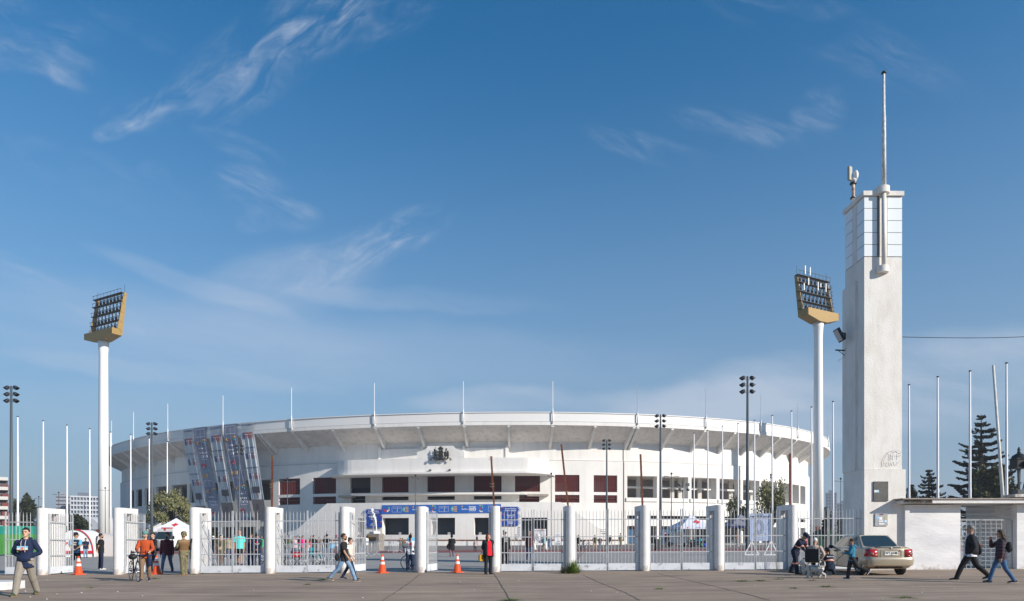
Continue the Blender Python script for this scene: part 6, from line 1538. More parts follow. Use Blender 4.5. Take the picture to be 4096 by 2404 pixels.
# ------------------------------------------------------------------ beige saloon car, nose to the fence
M_car = mat('beige_metallic', (.47, .405, .30), .3, .4, .5, coat=.6)
M_cglass = mat('dark_car_glass', (.02, .035, .04), .06, spec=.8, coat=.5)
M_tail = mat('red_lens', (.42, .012, .015), .2, spec=.6, coat=.5); M_clear = mat('clear_lens', (.16, .10, .10), .2, coat=.5); M_amber = mat('amber_lens', (.6, .16, .03), .25, coat=.5)
M_tyre = mat('tyre', (.018, .018, .019), .85); M_rim = mat('alloy_rim', (.45, .46, .47), .35, .7)
def make_car():
 t = thing('parked_car', 'beige metallic saloon car parked nose-in beside the tower', 'car', (13.12, 23.62, g(13.1, 25)), R(-1.0))
 st = [(0.0, .44, .93, .69, .60), (.03, .38, .955, .745, .64), (.10, .32, .975, .785, .675), (.25, .28, .985, .80, .69)]
 Y = lambda y: (y, .22, .975 if y < .8 else (.955 if y < 2.9 else .94), .812, .715)
 ww = [.72, 3.16]
 mids = [.40]
 for c in ww:
  for dy in (-.335, -.33, -.29, -.22, -.12, 0, .12, .22, .29, .33, .335): mids.append(c + dy)
 mids += [1.3, 1.8, 2.3, 2.7]
 for y in sorted(mids):
  q = list(Y(y))
  if y > 2.95: f = (y - 2.95) / 1.05; q[2] = .93 - .16 * f ** 1.3; q[3] = .81 - .05 * f; q[4] = .70 - .10 * f
  for c in ww:
   if abs(y - c) < .332: q[1] = .29 + math.sqrt(max(0, .335 ** 2 - (y - c) ** 2))
  st.append(tuple(q))
 st += [(3.65, .24, .80, .76, .62), (3.88, .28, .70, .68, .54), (3.98, .36, .60, .55, .44)]
 b = MB(); vs = []
 for y, zb, zt, w, wt in st:
  zm = max(.62, zb + .015); half = [(0, zb), (w * .86, zb), (w * .99, zb + .04 if zb < .5 else zb + .004), (w, min(zm, zt - .2) if zb < .5 else max(zb + .008, .62)), (w * .985, max(.76, zb + .02) if zt > .85 else zt - .1), (wt + (w - wt) * .45, zt - .035), (wt, zt), (wt * .55, zt + .018), (0, zt + .022)]
  ring_ = [(x, z) for x, z in half] + [(-x, z) for x, z in half[-2:0:-1]]
  vs += [(x, y, z) for x, z in ring_]
 n = 16; m = len(st)
 b.add(vs, [(r * n + i, r * n + (i + 1) % n, (r + 1) * n + (i + 1) % n, (r + 1) * n + i) for r in range(m - 1) for i in range(n)] + [tuple(range(n)), tuple(range((m - 1) * n, m * n))[::-1]])
 o = b.build('body', M_car, t); smooth_by_angle(o, 38)
 # cabin
 base = [(-.70, .60), (.70, .60), (.735, 2.96), (-.735, 2.96)]; roof = [(-.54, 1.20), (.54, 1.20), (.55, 2.28), (-.55, 2.28)]
 zb_, zr = .95, 1.415
 v = [(x, y, zb_) for x, y in base] + [(x, y, zr) for x, y in roof]
 b = MB(); b.add(v, [(3, 2, 1, 0), (4, 5, 6, 7), (0, 1, 5, 4), (1, 2, 6, 5), (2, 3, 7, 6), (3, 0, 4, 7)])
 o = b.build('cabin', M_car, t)
 import bmesh
 bm = bmesh.new(); bm.from_mesh(o.data); bmesh.ops.bevel(bm, geom=[e for e in bm.edges if not all(q.co.z < 1 for q in e.verts)], offset=.075, segments=4, profile=.6, affect='EDGES'); bm.to_mesh(o.data); bm.free(); smooth_by_angle(o, 40)
 def face(i0, i1, j1, j0, u0, u1, v0, v1, nm='window', off=.006, m_=M_cglass, rnd_=.12):
  A, B, C, D_ = (Vector(v[k]) for k in (i0, i1, j1, j0)); nrm = (B - A).cross(D_ - A).normalized()
  f = lambda u, w: A.lerp(B, u).lerp(D_.lerp(C, u), w) + nrm * off
  cu, cv, hu, hv_ = (u0 + u1) / 2, (v0 + v1) / 2, (u1 - u0) / 2, (v1 - v0) / 2; pts = []
  for k in range(32):
   a = 2 * math.pi * k / 32; e = .28; c_, s_ = math.cos(a), math.sin(a)
   pts.append(f(cu + hu * math.copysign(abs(c_) ** e, c_), cv + hv_ * math.copysign(abs(s_) ** e, s_)))
  bb = MB(); bk = [p - nrm * .02 for p in pts]; n_ = len(pts)
  bb.add(pts + bk, [tuple(range(n_))] + [(i, i + n_, (i + 1) % n_ + n_, (i + 1) % n_) for i in range(n_)])
  return bb.build(nm, m_, t)
 face(0, 1, 5, 4, .06, .94, .10, .95, 'rear_window')
 face(2, 3, 7, 6, .06, .94, .10, .95, 'windscreen')
 for s in (0, 1):
  q = (3, 0, 4, 7) if s == 0 else (1, 2, 6, 5); fl = (lambda a, c: (a, c)) if s == 0 else (lambda a, c: (1 - c, 1 - a))
  for a, c in ((.15, .47), (.50, .76), (.785, .91)): a, c = fl(a, c); face(*q, a, c, .12 if c < .9 and a > .1 else .14, .88, 'side_window')
 # seat backs glimpsed through the rear window
 # bumper
 path = [(.825, .62), (.812, .30), (.785, .10), (.70, -.035), (.45, -.085), (0, -.10), (-.45, -.085), (-.70, -.035), (-.785, .10), (-.812, .30), (-.825, .62)]
 pr = [(.0, .36), (.02, .42), (.03, .55), (.03, .60), (.0, .645), (-.05, .655), (-.05, .36)]
 b = MB(); vs = []; P_, _r = catmull([(x, y, 0) for x, y in path], [0] * len(path), 4)
 for i, p in enumerate(P_):
  d = (P_[min(i + 1, len(P_) - 1)] - P_[max(0, i - 1)]).normalized(); nn = Vector((-d.y, d.x, 0)) * -1
  if nn.dot(p - Vector((0, 1.0, 0))) < 0: nn = -nn
  for a, z in pr:
   if abs(p.y) > .5: a = min(a, .004)
   q = p + nn * a; vs.append((q.x, q.y, z))
 n = len(pr); b.add(vs, [(r * n + i, r * n + i + 1, (r + 1) * n + i + 1, (r + 1) * n + i) for r in range(len(P_) - 1) for i in range(n - 1)] + [(r * n + n - 1, r * n, (r + 1) * n, (r + 1) * n + n - 1) for r in range(len(P_) - 1)])
 smooth_by_angle(b.build('rear_bumper', M_car, t), 45)
 b = MB(); b.b2(-.45, .45, .12, .5, .27, .37); b.build('under_tray', M_blackm, t)
 # rear lamps wrapping the corners
 for s in (-1, 1):
  pts = [(.47, -.012), (.60, -.012), (.70, .0), (.765, .05), (.795, .13), (.812, .24)]
  def strip(z0, z1, k0, k1, m_, nm, par, off=.0):
   bb = MB(); vs = []
   for z in (z0, z1):
    for x, y in pts[k0:k1]: vs.append((s * (x * (1.0 if z < .8 else .985) + off), y - off, z))
   for z in (z0, z1):
    for x, y in pts[k0:k1]: vs.append((s * (x - .03), y + .03, z))
   n_ = k1 - k0
   bb.add(vs, [(i, i + 1, n_ + i + 1, n_ + i) for i in range(n_ - 1)] + [(i, 2 * n_ + i, 2 * n_ + i + 1, i + 1) for i in range(n_ - 1)] + [(n_ + i, n_ + i + 1, 3 * n_ + i + 1, 3 * n_ + i) for i in range(n_ - 1)] + [(0, n_, 3 * n_, 2 * n_), (n_ - 1, 3 * n_ - 1, 4 * n_ - 1, 2 * n_ - 1)])
   return bb.build(nm, m_, par, True)
  o = strip(.665, .925, 0, 6, M_tail, 'tail_light', t); strip(.74, .80, 1, 4, M_clear, 'reverse_lens', o, .006)
 # boot lid details: plate recess, plate with digits, lock, spoiler lip
 b = MB(); b.b2(-.36, .36, -.012, .01, .665, .685); b.b2(-.36, .36, -.012, .01, .865, .885); b.b2(-.36, -.34, -.012, .01, .685, .865); b.b2(.34, .36, -.012, .01, .685, .865); b.build('plate_recess_rim', M_car, t)
 pl = MB().b2(-.225, .225, -.02, -.006, .715, .845).build('number_plate', mat('plate_white', (.78, .77, .75), .5), t)
 lettering('WT\u00b744\u00b788', .112, frame_m((0, -.0205, .786), (1, 0, 0), (0, 0, 1)), M_ink, pl, bold=.002, xs=.88)
 lettering('CHILE', .03, frame_m((0, -.0205, .728), (1, 0, 0), (0, 0, 1)), M_ink, pl)
 b = MB(); b.tube([(-.55, .035, .985), (-.3, .0, 1.0), (0, -.01, 1.005), (.3, .0, 1.0), (.55, .035, .985)], [.02] * 5, 8, sq=(1.4, .8)); b.build('boot_lip', M_car, t, True)
 b = MB(); b.ell((0, -.012, .955), (.035, .012, .03), None, 12, 8); b.build('boot_badge', M_rim, t, True)
 b = MB(); b.lathe([(0, 0), (.022, 0), (.022, .02), (0, .02)], n=10); o = b.build('boot_lock', M_blackm, t); o.location = (.29, -.0, .87); o.rotation_euler = (R(90), 0, 0)
 b = MB(); b.b2(-.45, -.28, -.008, .004, .892, .906); b.build('boot_badge', M_rim, t)
 b = MB(); b.b2(-.66, .66, -.009, .004, .655, .662); b.build('boot_gap', M_blackm, t)
 # side: door gaps, handles, rub strip, mirror
 for s in (-1, 1):
  b = MB()
  for y in (1.42, 2.30): b.b2(s * .8125 - .003, s * .8125 + .003, y - .006, y + .006, .30, .93)
  b.build('door_gap', M_blackm, t)
  for y in (1.58, 2.46): MB().b2(s * .815 - .014, s * .815 + .014, y - .075, y + .075, .80, .86).build('door_handle', M_blackm, t)
  b = MB(); b.b2(s * .815 - .01, s * .815 + .01, 1.08, 2.80, .50, .55); b.build('rub_strip', M_car, t)
  b = MB(); b.ell((s * .90, 2.62, .98), (.10, .06, .075), None, 12, 8); b.bar((s * .74, 2.66, .96), (s * .85, 2.64, .97), .05); b.build('wing_mirror', M_blackm, t, True)
 for x in (-.70, .70):
  for y in ww:
   b = MB(); s = 1 if x > 0 else -1; prof = [(.175, -.085), (.25, -.09), (.283, -.07), (.288, -.03), (.288, .03), (.283, .07), (.25, .09), (.175, .085)]
   w_ = bpy.data.objects.new('wheel', None)
   b.lathe(prof, n=28); q = Matrix.Rotation(R(90), 3, 'Y'); b.v = [tuple(q @ Vector(p) + Vector((x, y, .288))) for p in b.v]; wo = b.build('wheel', M_tyre, t, True)
   b = MB(); b.lathe([(.0, .05), (.05, .06), (.06, .045), (.15, .035), (.178, .075), (.178, -.07)], n=24)
   for k in range(5): a = 2 * math.pi * k / 5; b.box((.1 * math.cos(a), .1 * math.sin(a), .055), (.14, .045, .03), a)
   b.v = [tuple((Matrix.Rotation(R(90 * s), 3, 'Y') @ Vector(p)) + Vector((x + s * .012, y, .288))) for p in b.v]; b.build('rim', M_rim, wo)
 b = MB(); b.tube([(-.42, .3, .27), (-.42, -.03, .26)], .025, 8); b.build('exhaust_pipe', M_rust, t)
 return t
make_car()
# ------------------------------------------------------------------ bicycle, wheelchairs
def wheel_mb(r, w=.012, spokes=24, hub=.025):
 b = MB(); b.tube([(0, r * math.cos(a), r * math.sin(a)) for a in [2 * math.pi * k / 36 for k in range(37)]], w, 7)
 return b
def spokes_mb(r, n=20):
 b = MB(); b.tube([(0, (r - .02) * math.cos(a), (r - .02) * math.sin(a)) for a in [2 * math.pi * k / 36 for k in range(37)]], .008, 5)
 for k in range(n): a = 2 * math.pi * k / n; b.bar((.02 * (-1) ** k, 0, 0), (0, (r - .02) * math.cos(a), (r - .02) * math.sin(a)), .003)
 b.cyl((-.04, 0, 0), (.04, 0, 0), .018, n=8); return b
def make_bike(label, loc, rz, m_frame, drop=True):
 t = thing('bicycle', label, 'bicycle', loc, rz)            # forward = -y
 r = .335
 for y in (-.50, .50):
  b = wheel_mb(r); b.v = [(x, yy + y, z + r) for x, yy, z in b.v]; w = b.build('wheel', M_rubber, t, True)
  b = spokes_mb(r); b.v = [(x, yy + y, z + r) for x, yy, z in b.v]; b.build('spokes', M_rim, w)
 seat, head, bb_, hl = (0, .18, .86), (0, -.36, .88), (0, .06, .28), (0, -.40, .72)
 b = MB(); b.tube([seat, bb_], .016, 8); b.tube([(0, .165, .80), head], .016, 8); b.tube([bb_, hl], .019, 8); b.tube([head, hl], .018, 8)
 for s in (-1, 1): b.tube([(0, .17, .80), (s * .05, .50, r)], .010, 6); b.tube([bb_, (s * .05, .50, r)], .010, 6); b.tube([hl, (s * .05, -.44, .60), (s * .05, -.50, r)], .012, 6)
 b.build('frame', m_frame, t, True)
 b = MB(); b.tube([(0, .18, .86), (0, .20, .95)], .013, 6); b.build('seat_post', M_rim, t); b = MB(); b.ell((0, .22, .97), (.07, .13, .03), None, 12, 6); b.ell((0, .10, .965), (.025, .1, .022), None, 10, 6); b.build('saddle', M_blackm, t, True)
 b = MB(); b.tube([head, (0, -.38, .96), (0, -.46, .98)], .014, 7); b.tube([(-.21, -.46, .98), (.21, -.46, .98)], .014, 7)
 for s in (-1, 1): b.tube([(s * .21, -.46, .98), (s * .21, -.55, .98), (s * .21, -.58, .92), (s * .21, -.54, .85), (s * .21, -.46, .84)], .015, 7); b.tube([(s * .21, -.57, .98), (s * .21, -.60, 1.04)], .018, 6)
 b.build('handlebar', M_blackm, t, True)
 b = MB(); b.lathe([(.0, 0), (.09, 0), (.09, .006), (0, .006)], n=20); o = b.build('chainring', M_rim, t); o.location = (.05, .06, .28); o.rotation_euler = (0, R(90), 0)
 b = MB(); b.bar((.06, .06, .28), (.06, -.04, .14), .018); b.box((.10, -.04, .13), (.09, .07, .02)); b.bar((-.06, .06, .28), (-.06, .16, .42), .018); b.box((-.10, .16, .43), (.09, .07, .02)); b.build('crank', M_blackm, t)
 return t
bl = place(538, 2324)
bk = make_bike('black road bicycle pushed by the man in the orange sweater', bl, R(12) + math.atan2(-bl.x, bl.y), M_blackm)
hm = thing('cycle_helmet', 'black cycle helmet hanging on the handlebar of the road bicycle', 'helmet', bl + Matrix.Rotation(R(12) + math.atan2(-bl.x, bl.y), 3, 'Z') @ Vector((-.13, -.34, .83)), R(40))
b = MB(); b.ell((0, 0, 0), (.13, .16, .10), None, 14, 9); b.build('shell', M_blackm, hm, True)
b = MB()
for k in (-1, 0, 1): b.tube([(k * .05, -.14, .03), (k * .06, 0, .098), (k * .05, .14, .03)], .012, 5)
b.build('vent_rib', mat('grey_plastic', (.15, .15, .16), .5), hm)
make_bike('bicycle locked to the barrier right of the statue', place(1561, 2211), R(20), mat('pale_blue_frame', (.35, .45, .5), .4))
def make_wheelchair(label, loc, rz, m_seat):
 t = thing('wheelchair', label, 'wheelchair', loc, rz)      # faces -y
 for s in (-1, 1):
  b = wheel_mb(.30, .016); b.v = [(x + s * .30, y + .10, z + .30) for x, y, z in b.v]; w = b.build('wheel', M_rubber, t, True)
  b = spokes_mb(.30, 16); b.v = [(x + s * .30, y + .10, z + .30) for x, y, z in b.v]; b.build('spokes', M_galv, w)
  b = wheel_mb(.09, .018); b.v = [(x + s * .24, y - .36, z + .09) for x, y, z in b.v]; b.build('caster', M_rubber, t, True)
  b = MB(); b.tube([(s * .24, .22, .98), (s * .24, .18, .94), (s * .24, .18, .50), (s * .24, .18, .28)], .013, 6); b.tube([(s * .24, .18, .50), (s * .24, -.28, .50), (s * .24, -.42, .42), (s * .20, -.48, .14)], .013, 6); b.tube([(s * .24, .18, .28), (s * .24, -.30, .28), (s * .24, -.36, .14)], .013, 6); b.tube([(s * .24, .18, .72), (s * .24, -.12, .72), (s * .24, -.2, .66), (s * .24, -.2, .5)], .013, 6); b.build('side_frame', M_galv, t, True)
  MB().box((s * .24, .0, .735), (.06, .28, .035)).build('armrest', M_blackm, t)
  b = MB(); b.tube([(s * .24, .20, .97), (s * .24, .33, .97)], .018, 7); b.build('push_handle', M_rubber, t, True)
  MB().box((s * .13, -.52, .13), (.18, .16, .015)).build('footrest', M_blackm, t)
 b = MB(); b.box((0, -.05, .49), (.46, .42, .05)); b.build('seat', m_seat, t)
 b = MB(); b.box((0, .18, .73), (.47, .025, .42)); b.build('backrest', m_seat, t)
 b = MB(); b.bar((-.23, -.05, .46), (.23, -.05, .18), .018); b.bar((.23, -.08, .46), (-.23, -.08, .18), .018); b.build('cross_brace', M_galv, t)
 return t
M_wseat = mat('black_vinyl', (.016, .016, .017), .6); M_wteal = mat('teal_vinyl', (.01, .16, .20), .5)
make_wheelchair('black wheelchair carrying the white haired old man', WCH + Vector((-.05, .02, .0)), R(160) + math.atan2(-WCH.x, WCH.y), M_wseat)
make_wheelchair('empty wheelchair with teal seat behind the closed gate', place(1258, 2262), R(70), M_wteal)
make_wheelchair('folded looking wheelchair in front of the red-cross woman, half hidden by the pillar', place(1648, 2276), R(60), M_wseat)
make_wheelchair('dark wheelchair behind the two navy red-cross volunteers', place(1020, 2258), R(120), M_wseat)
make_wheelchair('wheelchair standing by the motorbikes under the red-cross tent', place(2712, 2189), R(40), M_wseat)
for px, lab in ((1134, 'folding stool left of the red bag'), (1188, 'folding stool under the red bag')):
 t = thing('folding_stool', lab, 'stool', place(px, 2263), R(10), 'folding stools behind the gate'); MB().box((0, 0, .44), (.40, .34, .03)).build('seat', M_blackm, t)
 for s in (-1, 1):
  b = MB(); b.bar((-.19, s * .15, 0), (.19, s * .15, .43), .022); b.build('leg', M_blackm, t); b = MB(); b.bar((.19, s * .15, 0), (-.19, s * .15, .43), .022); b.build('leg', M_blackm, t)
 b = MB(); b.bar((-.19, .16, .43), (-.30, .16, .80), .02); b.box((-.27, 0, .68), (.02, .34, .18)); b.build('backrest', M_blackm, t)
rb = thing('first_aid_bag', 'red first aid bag lying on a folding stool', 'bag', place(1188, 2263) + Vector((.02, 0, .455)), R(8))
b = MB(); b.box((0, 0, .13), (.42, .26, .26)); o = b.build('bag_body', mat('red_nylon', (.38, .012, .02), .6), rb); b = MB(); b.tube([(-.12, 0, .26), (-.08, 0, .33), (.08, 0, .33), (.12, 0, .26)], .014, 6); b.build('handle', M_blackm, rb)
MB().b2(-.05, .05, -.135, -.13, .09, .16).build('label_patch', M_paper, rb)
b = MB(); b.b2(-.21, .21, -.134, -.131, .20, .215); b.build('zipper', M_blackm, rb)
# ------------------------------------------------------------------ traffic cones
def make_cone():
 t = thing('traffic_cone', '', 'traffic cone', (0, 0, 0), 0, 'orange traffic cones in the gateways'); mo = mat('cone_orange', (.72, .085, .018), .55, var=.15, vscale=6); mw = mat('cone_white', (.72, .66, .63), .5)
 b = MB(); b.box((0, 0, .018), (.38, .38, .036)); b.build('base', mo, t)
 rr = lambda z: .155 + (.035 - .155) * (z - .036) / (.72 - .036)
 b = MB(); b.lathe([(.165, .036), (rr(.06), .06), (rr(.72), .72), (rr(.72) * .8, .725), (0, .70)], n=22); b.build('cone_body', mo, t, True, True)
 for z0, z1 in ((.34, .44), (.52, .64)): b = MB(); b.lathe([(rr(z0) + .003, z0), (rr(z1) + .003, z1)], n=22); b.build('white_band', mw, t, True)
 return t
c0 = make_cone()
for k, (px, ft, lab) in enumerate(((314, 2299, 'in front of the guard in the light blue shirt'), (626, 2297, 'in front of the bearded man in burgundy'), (1529, 2292, 'in the open gateway left of the red-cross woman'), (1829, 2290, 'in the gateway below the hooded black coat'))):
 q = c0 if k == 0 else dup(c0, (0, 0, 0)); q.location = place(px, ft); q['label'] = 'orange cone with white bands ' + lab; q.rotation_euler = (0, 0, rnd.random()); s = 1.03; q.scale = (s, s, s)
# ------------------------------------------------------------------ crowd barriers
def make_barrier():
 t = thing('crowd_barrier', '', 'barrier', (0, 0, 0), 0, 'galvanised crowd barriers'); W, H = 2.2, 1.08
 b = MB(); b.tube([(-W / 2, 0, .15), (-W / 2, 0, H - .1), (-W / 2 + .03, 0, H - .03), (-W / 2 + .1, 0, H), (W / 2 - .1, 0, H), (W / 2 - .03, 0, H - .03), (W / 2, 0, H - .1), (W / 2, 0, .15)], .021, 8); b.tube([(-W / 2, 0, .2), (W / 2, 0, .2)], .016, 6); b.build('frame', M_galv, t, True)
 b = MB()
 for k in range(1, 17): x = -W / 2 + W * k / 17; b.tube([(x, 0, .2), (x, 0, H)], .008, 5, cap=False)
 b.build('bar_panel', M_galv, t)
 for s in (-1, 1): b = MB(); b.tube([(s * W * .36, -.34, .0), (s * W * .36, -.26, .10), (s * W * .36, 0, .20), (s * W * .36, .26, .10), (s * W * .36, .34, .0)], .018, 6); b.build('foot', M_galv, t, True)
 return t
ba0 = make_barrier(); first = True
for px, ft, rz, lab in ((1160, 2258, R(8), 'barrier nearest the gate, in front of the olive jacket'), (1222, 2251, R(10), 'barrier in front of the magenta jacket'), (1282, 2247, R(12), 'barrier in front of the couple in black caps'), (1338, 2243, R(14), 'barrier behind the walking man in black'),
      (1448, 2228, R(40), 'barrier left of the statue pedestal'), (1486, 2222, R(48), 'barrier directly before the statue pedestal'), (1545, 2212, R(10), 'barrier behind the locked bicycle'), (1580, 2210, R(50), 'barrier beside the pointing child'),
      (2905, 2186, R(2), 'distant barrier under the dark canopy, left part'), (2960, 2186, R(3), 'distant barrier under the dark canopy, right part'), (3225, 2186, R(2), 'distant barrier left of the right floodlight mast'), (3285, 2186, R(0), 'distant barrier at the foot of the right floodlight mast'), (3025, 2186, R(3), 'distant barrier behind the stadium plan board')):
 q = ba0 if first else dup(ba0, (0, 0, 0)); first = False; q.location = place(px, ft); q.rotation_euler = (0, 0, -rz); q['label'] = 'grey steel ' + lab
# ------------------------------------------------------------------ statue
D_ = place(1497, 2205); sk_ = D_.y / F
ped = thing('statue_pedestal', 'weathered concrete pedestal with bronze plate under the white statue', 'pedestal', D_, R(-14))
ph_ = 71 * sk_; b = MB(); b.box((0, .35, ph_ / 2 - .1), (1.30, 1.3, ph_ + .2)); b.build('block', mat('grainy_concrete', (.30, .27, .23), .9, var=.35, vscale=3, bump=.5), ped)
MB().b2(-.5, .36, -.33, -.30, .75, 1.42).build('bronze_plate', mat('old_bronze_plate', (.10, .085, .05), .5, .5, var=.3, vscale=4), ped)
b = MB(); b.tube([(-.5, -.36, .7), (-.58, -.38, 1.1), (-.5, -.40, 1.35)], .1, 8); b.lathe([(0, 1.30), (.14, 1.42), (.18, 1.6), (0, 1.58)], (-.45, -.42, 0), 10); b.build('torch_relief', mat('dull_brass', (.28, .17, .05), .45, .6), ped)
M_stat = mat('statue_white', (.78, .78, .78), .7)
SKIN['stone'] = M_stat; HAIR['stone'] = M_stat
st_ = person('white stone statue of a standing athlete leaning forward, arms folded', 1497, 2205, 2032, -58, 'wide', ('cross', 'cross'), None, 'none', None, shoes=(.78, .78, .78), hair='stone', hairstyle='curly', skin='stone', lean=20, nod=6, det=1, fat=1.1, loc=D_ + Vector((0, .25, ph_ + .12)), H=94 * sk_)
p_ = st_['p']; p_.name = 'statue'; p_['category'] = 'statue'
b = MB(); b.box((0, .0, -.02), (.62, .55, .14)); b.build('plinth', M_stat, p_)
bake_pending()
# ------------------------------------------------------------------ bins, boards
bn = thing('wheelie_bin', 'dark grey wheelie bin with green lid edge beside a lamp post', 'bin', place(2634, 2202), R(12)); k = 1.16
b = MB(); b.prism([(-.24, .08), (.24, .08), (.29, 1.0), (-.29, 1.0)], -.30, .30); b.build('bin_body', mat('bin_grey', (.035, .04, .042), .5), bn)
b = MB(); b.box((0, -.02, 1.04), (.64, .70, .07)); b.box((0, -.02, 1.09), (.52, .56, .04)); b.build('lid', mat('bin_lid_green', (.05, .09, .04), .5), bn)
b = MB(); b.cyl((-.27, .26, .11), (-.20, .26, .11), .11); b.cyl((.20, .26, .11), (.27, .26, .11), .11); b.build('wheel_pair', M_rubber, bn)
rbn = thing('litter_bin', 'small red litter bin with black top by the planter wall', 'bin', place(1749, 2181)); b = MB(); b.prism([(-.38, 0), (.38, 0), (.5, 1.5), (-.5, 1.5)], -.4, .4); b.build('bin_body', mat('bin_red', (.55, .05, .03), .5), rbn)
b = MB(); b.box((0, 0, 1.62), (1.2, 1.0, .22)); b.box((-.45, 0, 1.85), (.1, .9, .3)); b.build('lid', M_blackm, rbn)
# stadium plan board on white stands
bp = place(3042, 2221); k = bp.y / F
pb = thing('plan_board', 'large pale blue board with the stadium seating plan on white triangular stands', 'notice board', bp, R(-2)); zq = lambda py: HC + (PYH - py) * k - bp.z; xq = lambda px: (px - 3042) * k
M_board = mat('pale_blue_board', (.40, .47, .66), .6)
MB().b2(xq(3000), xq(3083), .0, .03, zq(2164), zq(2054)).build('board', M_board, pb)
for s_, c in ((1, 3006), (1, 3083)):
 b = MB(); ap = (xq(c), -.06, zq(2164));
 for q in ((xq(c) - .50, -.06, .04), (xq(c) + .50, -.06, .04)): b.bar(ap, q, .07)
 b.bar((xq(c) - .52, -.06, .04), (xq(c) + .52, -.06, .04), .07); b.bar((xq(c), -.06, .04), (xq(c), -.06, zq(2054) if c > 3050 else zq(2160)), .06); b.build('stand', M_whitepole, pb)
fm = lambda px, py, d=-.006: frame_m((xq(px), d, zq(py)), (1, 0, 0), (0, 0, 1))
lettering('ELECCI\u00d3N', .10, fm(3040, 2060), M_ink, pb, bold=.003); lettering('CONSEJO CONSTITUCIONAL 2023', .094, fm(3041, 2066), M_ink, pb, bold=.003); lettering('LOCAL: ESTADIO NACIONAL 3, MESAS 283A A 473', .052, fm(3041, 2071), M_ink, pb); lettering('MESA RECEPTORA Y VEREDAS N\u00b0 1 - SALIDA NORTE', .052, fm(3041, 2075), M_ink, pb)
def oval(cx, cy, rx, ry, w, m_, nm, d):
 b = MB(); n = 36; vs = [(xq(cx) + math.cos(2 * math.pi * i / n) * (rx - e * w), d, zq(cy) + math.sin(2 * math.pi * i / n) * (ry - e * w)) for e in (0, 1) for i in range(n)]
 b.add(vs, [(i, (i + 1) % n, n + (i + 1) % n, n + i) for i in range(n)]); b.build(nm, m_, pb)
M_pl1 = mat('plan_grey', (.24, .28, .38), .7); M_pl2 = mat('plan_dark', (.09, .11, .17), .7)
oval(3036, 2109, .36, .52, .22, M_pl1, 'plan_ring', -.004); oval(3036, 2108, .15, .32, .025, M_pl2, 'plan_track', -.005); oval(3036, 2109, .365, .525, .012, M_pl2, 'plan_outline', -.005)
b = MB()
for q in ([(3062, 2110), (3070, 2098), (3076, 2086)], [(3055, 2130), (3064, 2140), (3064, 2160)], [(3015, 2135), (3018, 2160)], [(3058, 2120), (3078, 2114)], [(3022, 2158), (3060, 2160)], [(3024, 2150), (3058, 2153)]): b.tube([(xq(a), -.006, zq(c)) for a, c in q], .008, 4)
b.build('plan_street', M_pl2, pb)
# white map banner on thin stands
bm_ = place(2160, 2200); k2 = bm_.y / F; mb_ = thing('map_banner', 'white hanging banner with a stadium map between two cloth wrapped legs', 'banner', bm_); z2 = lambda py: HC + (PYH - py) * k2 - bm_.z; x2 = lambda px: (px - 2160) * k2
b = MB(); b.sheet(lambda u, v: (x2(2136 + 48 * u + (6 if v < .4 else 0) * (1 - u) * (1 - v)), .03 * math.sin(u * 9 + v * 4), z2(2172 - 56 * v)), [i / 12 for i in range(13)], [i / 8 for i in range(9)]); b.build('cloth', M_paper, mb_, True)
for c in (2138, 2183):
 b = MB(); b.tube([(x2(c), .08, 0), (x2(c), .08, z2(2172))], [.24, .05], 8); b.build('wrapped_leg', M_paper, mb_, True); b = MB(); b.tube([(x2(c), .09, z2(2172)), (x2(c), .09, z2(2116))], .03, 6); b.build('pole', M_galv, mb_)
lettering('ELECCI\u00d3N', .14, frame_m((0, -.05, z2(2119)), (1, 0, 0), (0, 0, 1)), mat('orange_ink', (.6, .2, .05), .7), mb_); lettering('CONSEJO CONSTITUCIONAL 2023', .10, frame_m((0, -.05, z2(2122.5)), (1, 0, 0), (0, 0, 1)), mat('blue_ink', (.06, .10, .35), .7), mb_)
for rx_, ry_, w_ in ((.34, .52, .012), (.30, .48, .012), (.20, .34, .012), (.16, .30, .012)):
 b = MB(); n = 28; b.tube([(x2(2159) + math.cos(2 * math.pi * i / n) * rx_, -.045, z2(2143) + math.sin(2 * math.pi * i / n) * ry_) for i in range(n + 1)], w_ * .7, 4); b.build('map_line', mat('map_grey', (.4, .42, .46), .8), mb_)
# small standing paper sign with an arrow
ps = place(2232, 2172); ps.y = 104; ps = gx(2232, 104); k3 = 104 / F; sg = thing('paper_sign', 'white standing sign reading mesas with a black arrow pointing right', 'sign', ps); z3 = lambda py: HC + (PYH - py) * k3 - ps.z
MB().b2(-12 * k3, 12 * k3, 0, .05, z3(2171), z3(2130)).build('board', M_paper, sg); MB().b2(-10 * k3, 10 * k3, .06, .2, 0, z3(2160)).build('foot', M_galv, sg)
lettering('MESAS N\u00b0', .17, frame_m((0, -.01, z3(2140)), (1, 0, 0), (0, 0, 1)), mat('blue_ink', (.06, .10, .35), .7), sg); lettering('458-473', .22, frame_m((0, -.01, z3(2146)), (1, 0, 0), (0, 0, 1)), mat('orange_ink', (.6, .2, .05), .7), sg)
b = MB(); b.bar((-6 * k3, -.01, z3(2165)), (4 * k3, -.01, z3(2165)), .07, .02); b.prism([(3 * k3, z3(2165) + .1), (7 * k3, z3(2165)), (3 * k3, z3(2165) - .1)], -.02, -.0); b.build('arrow', M_ink, sg)
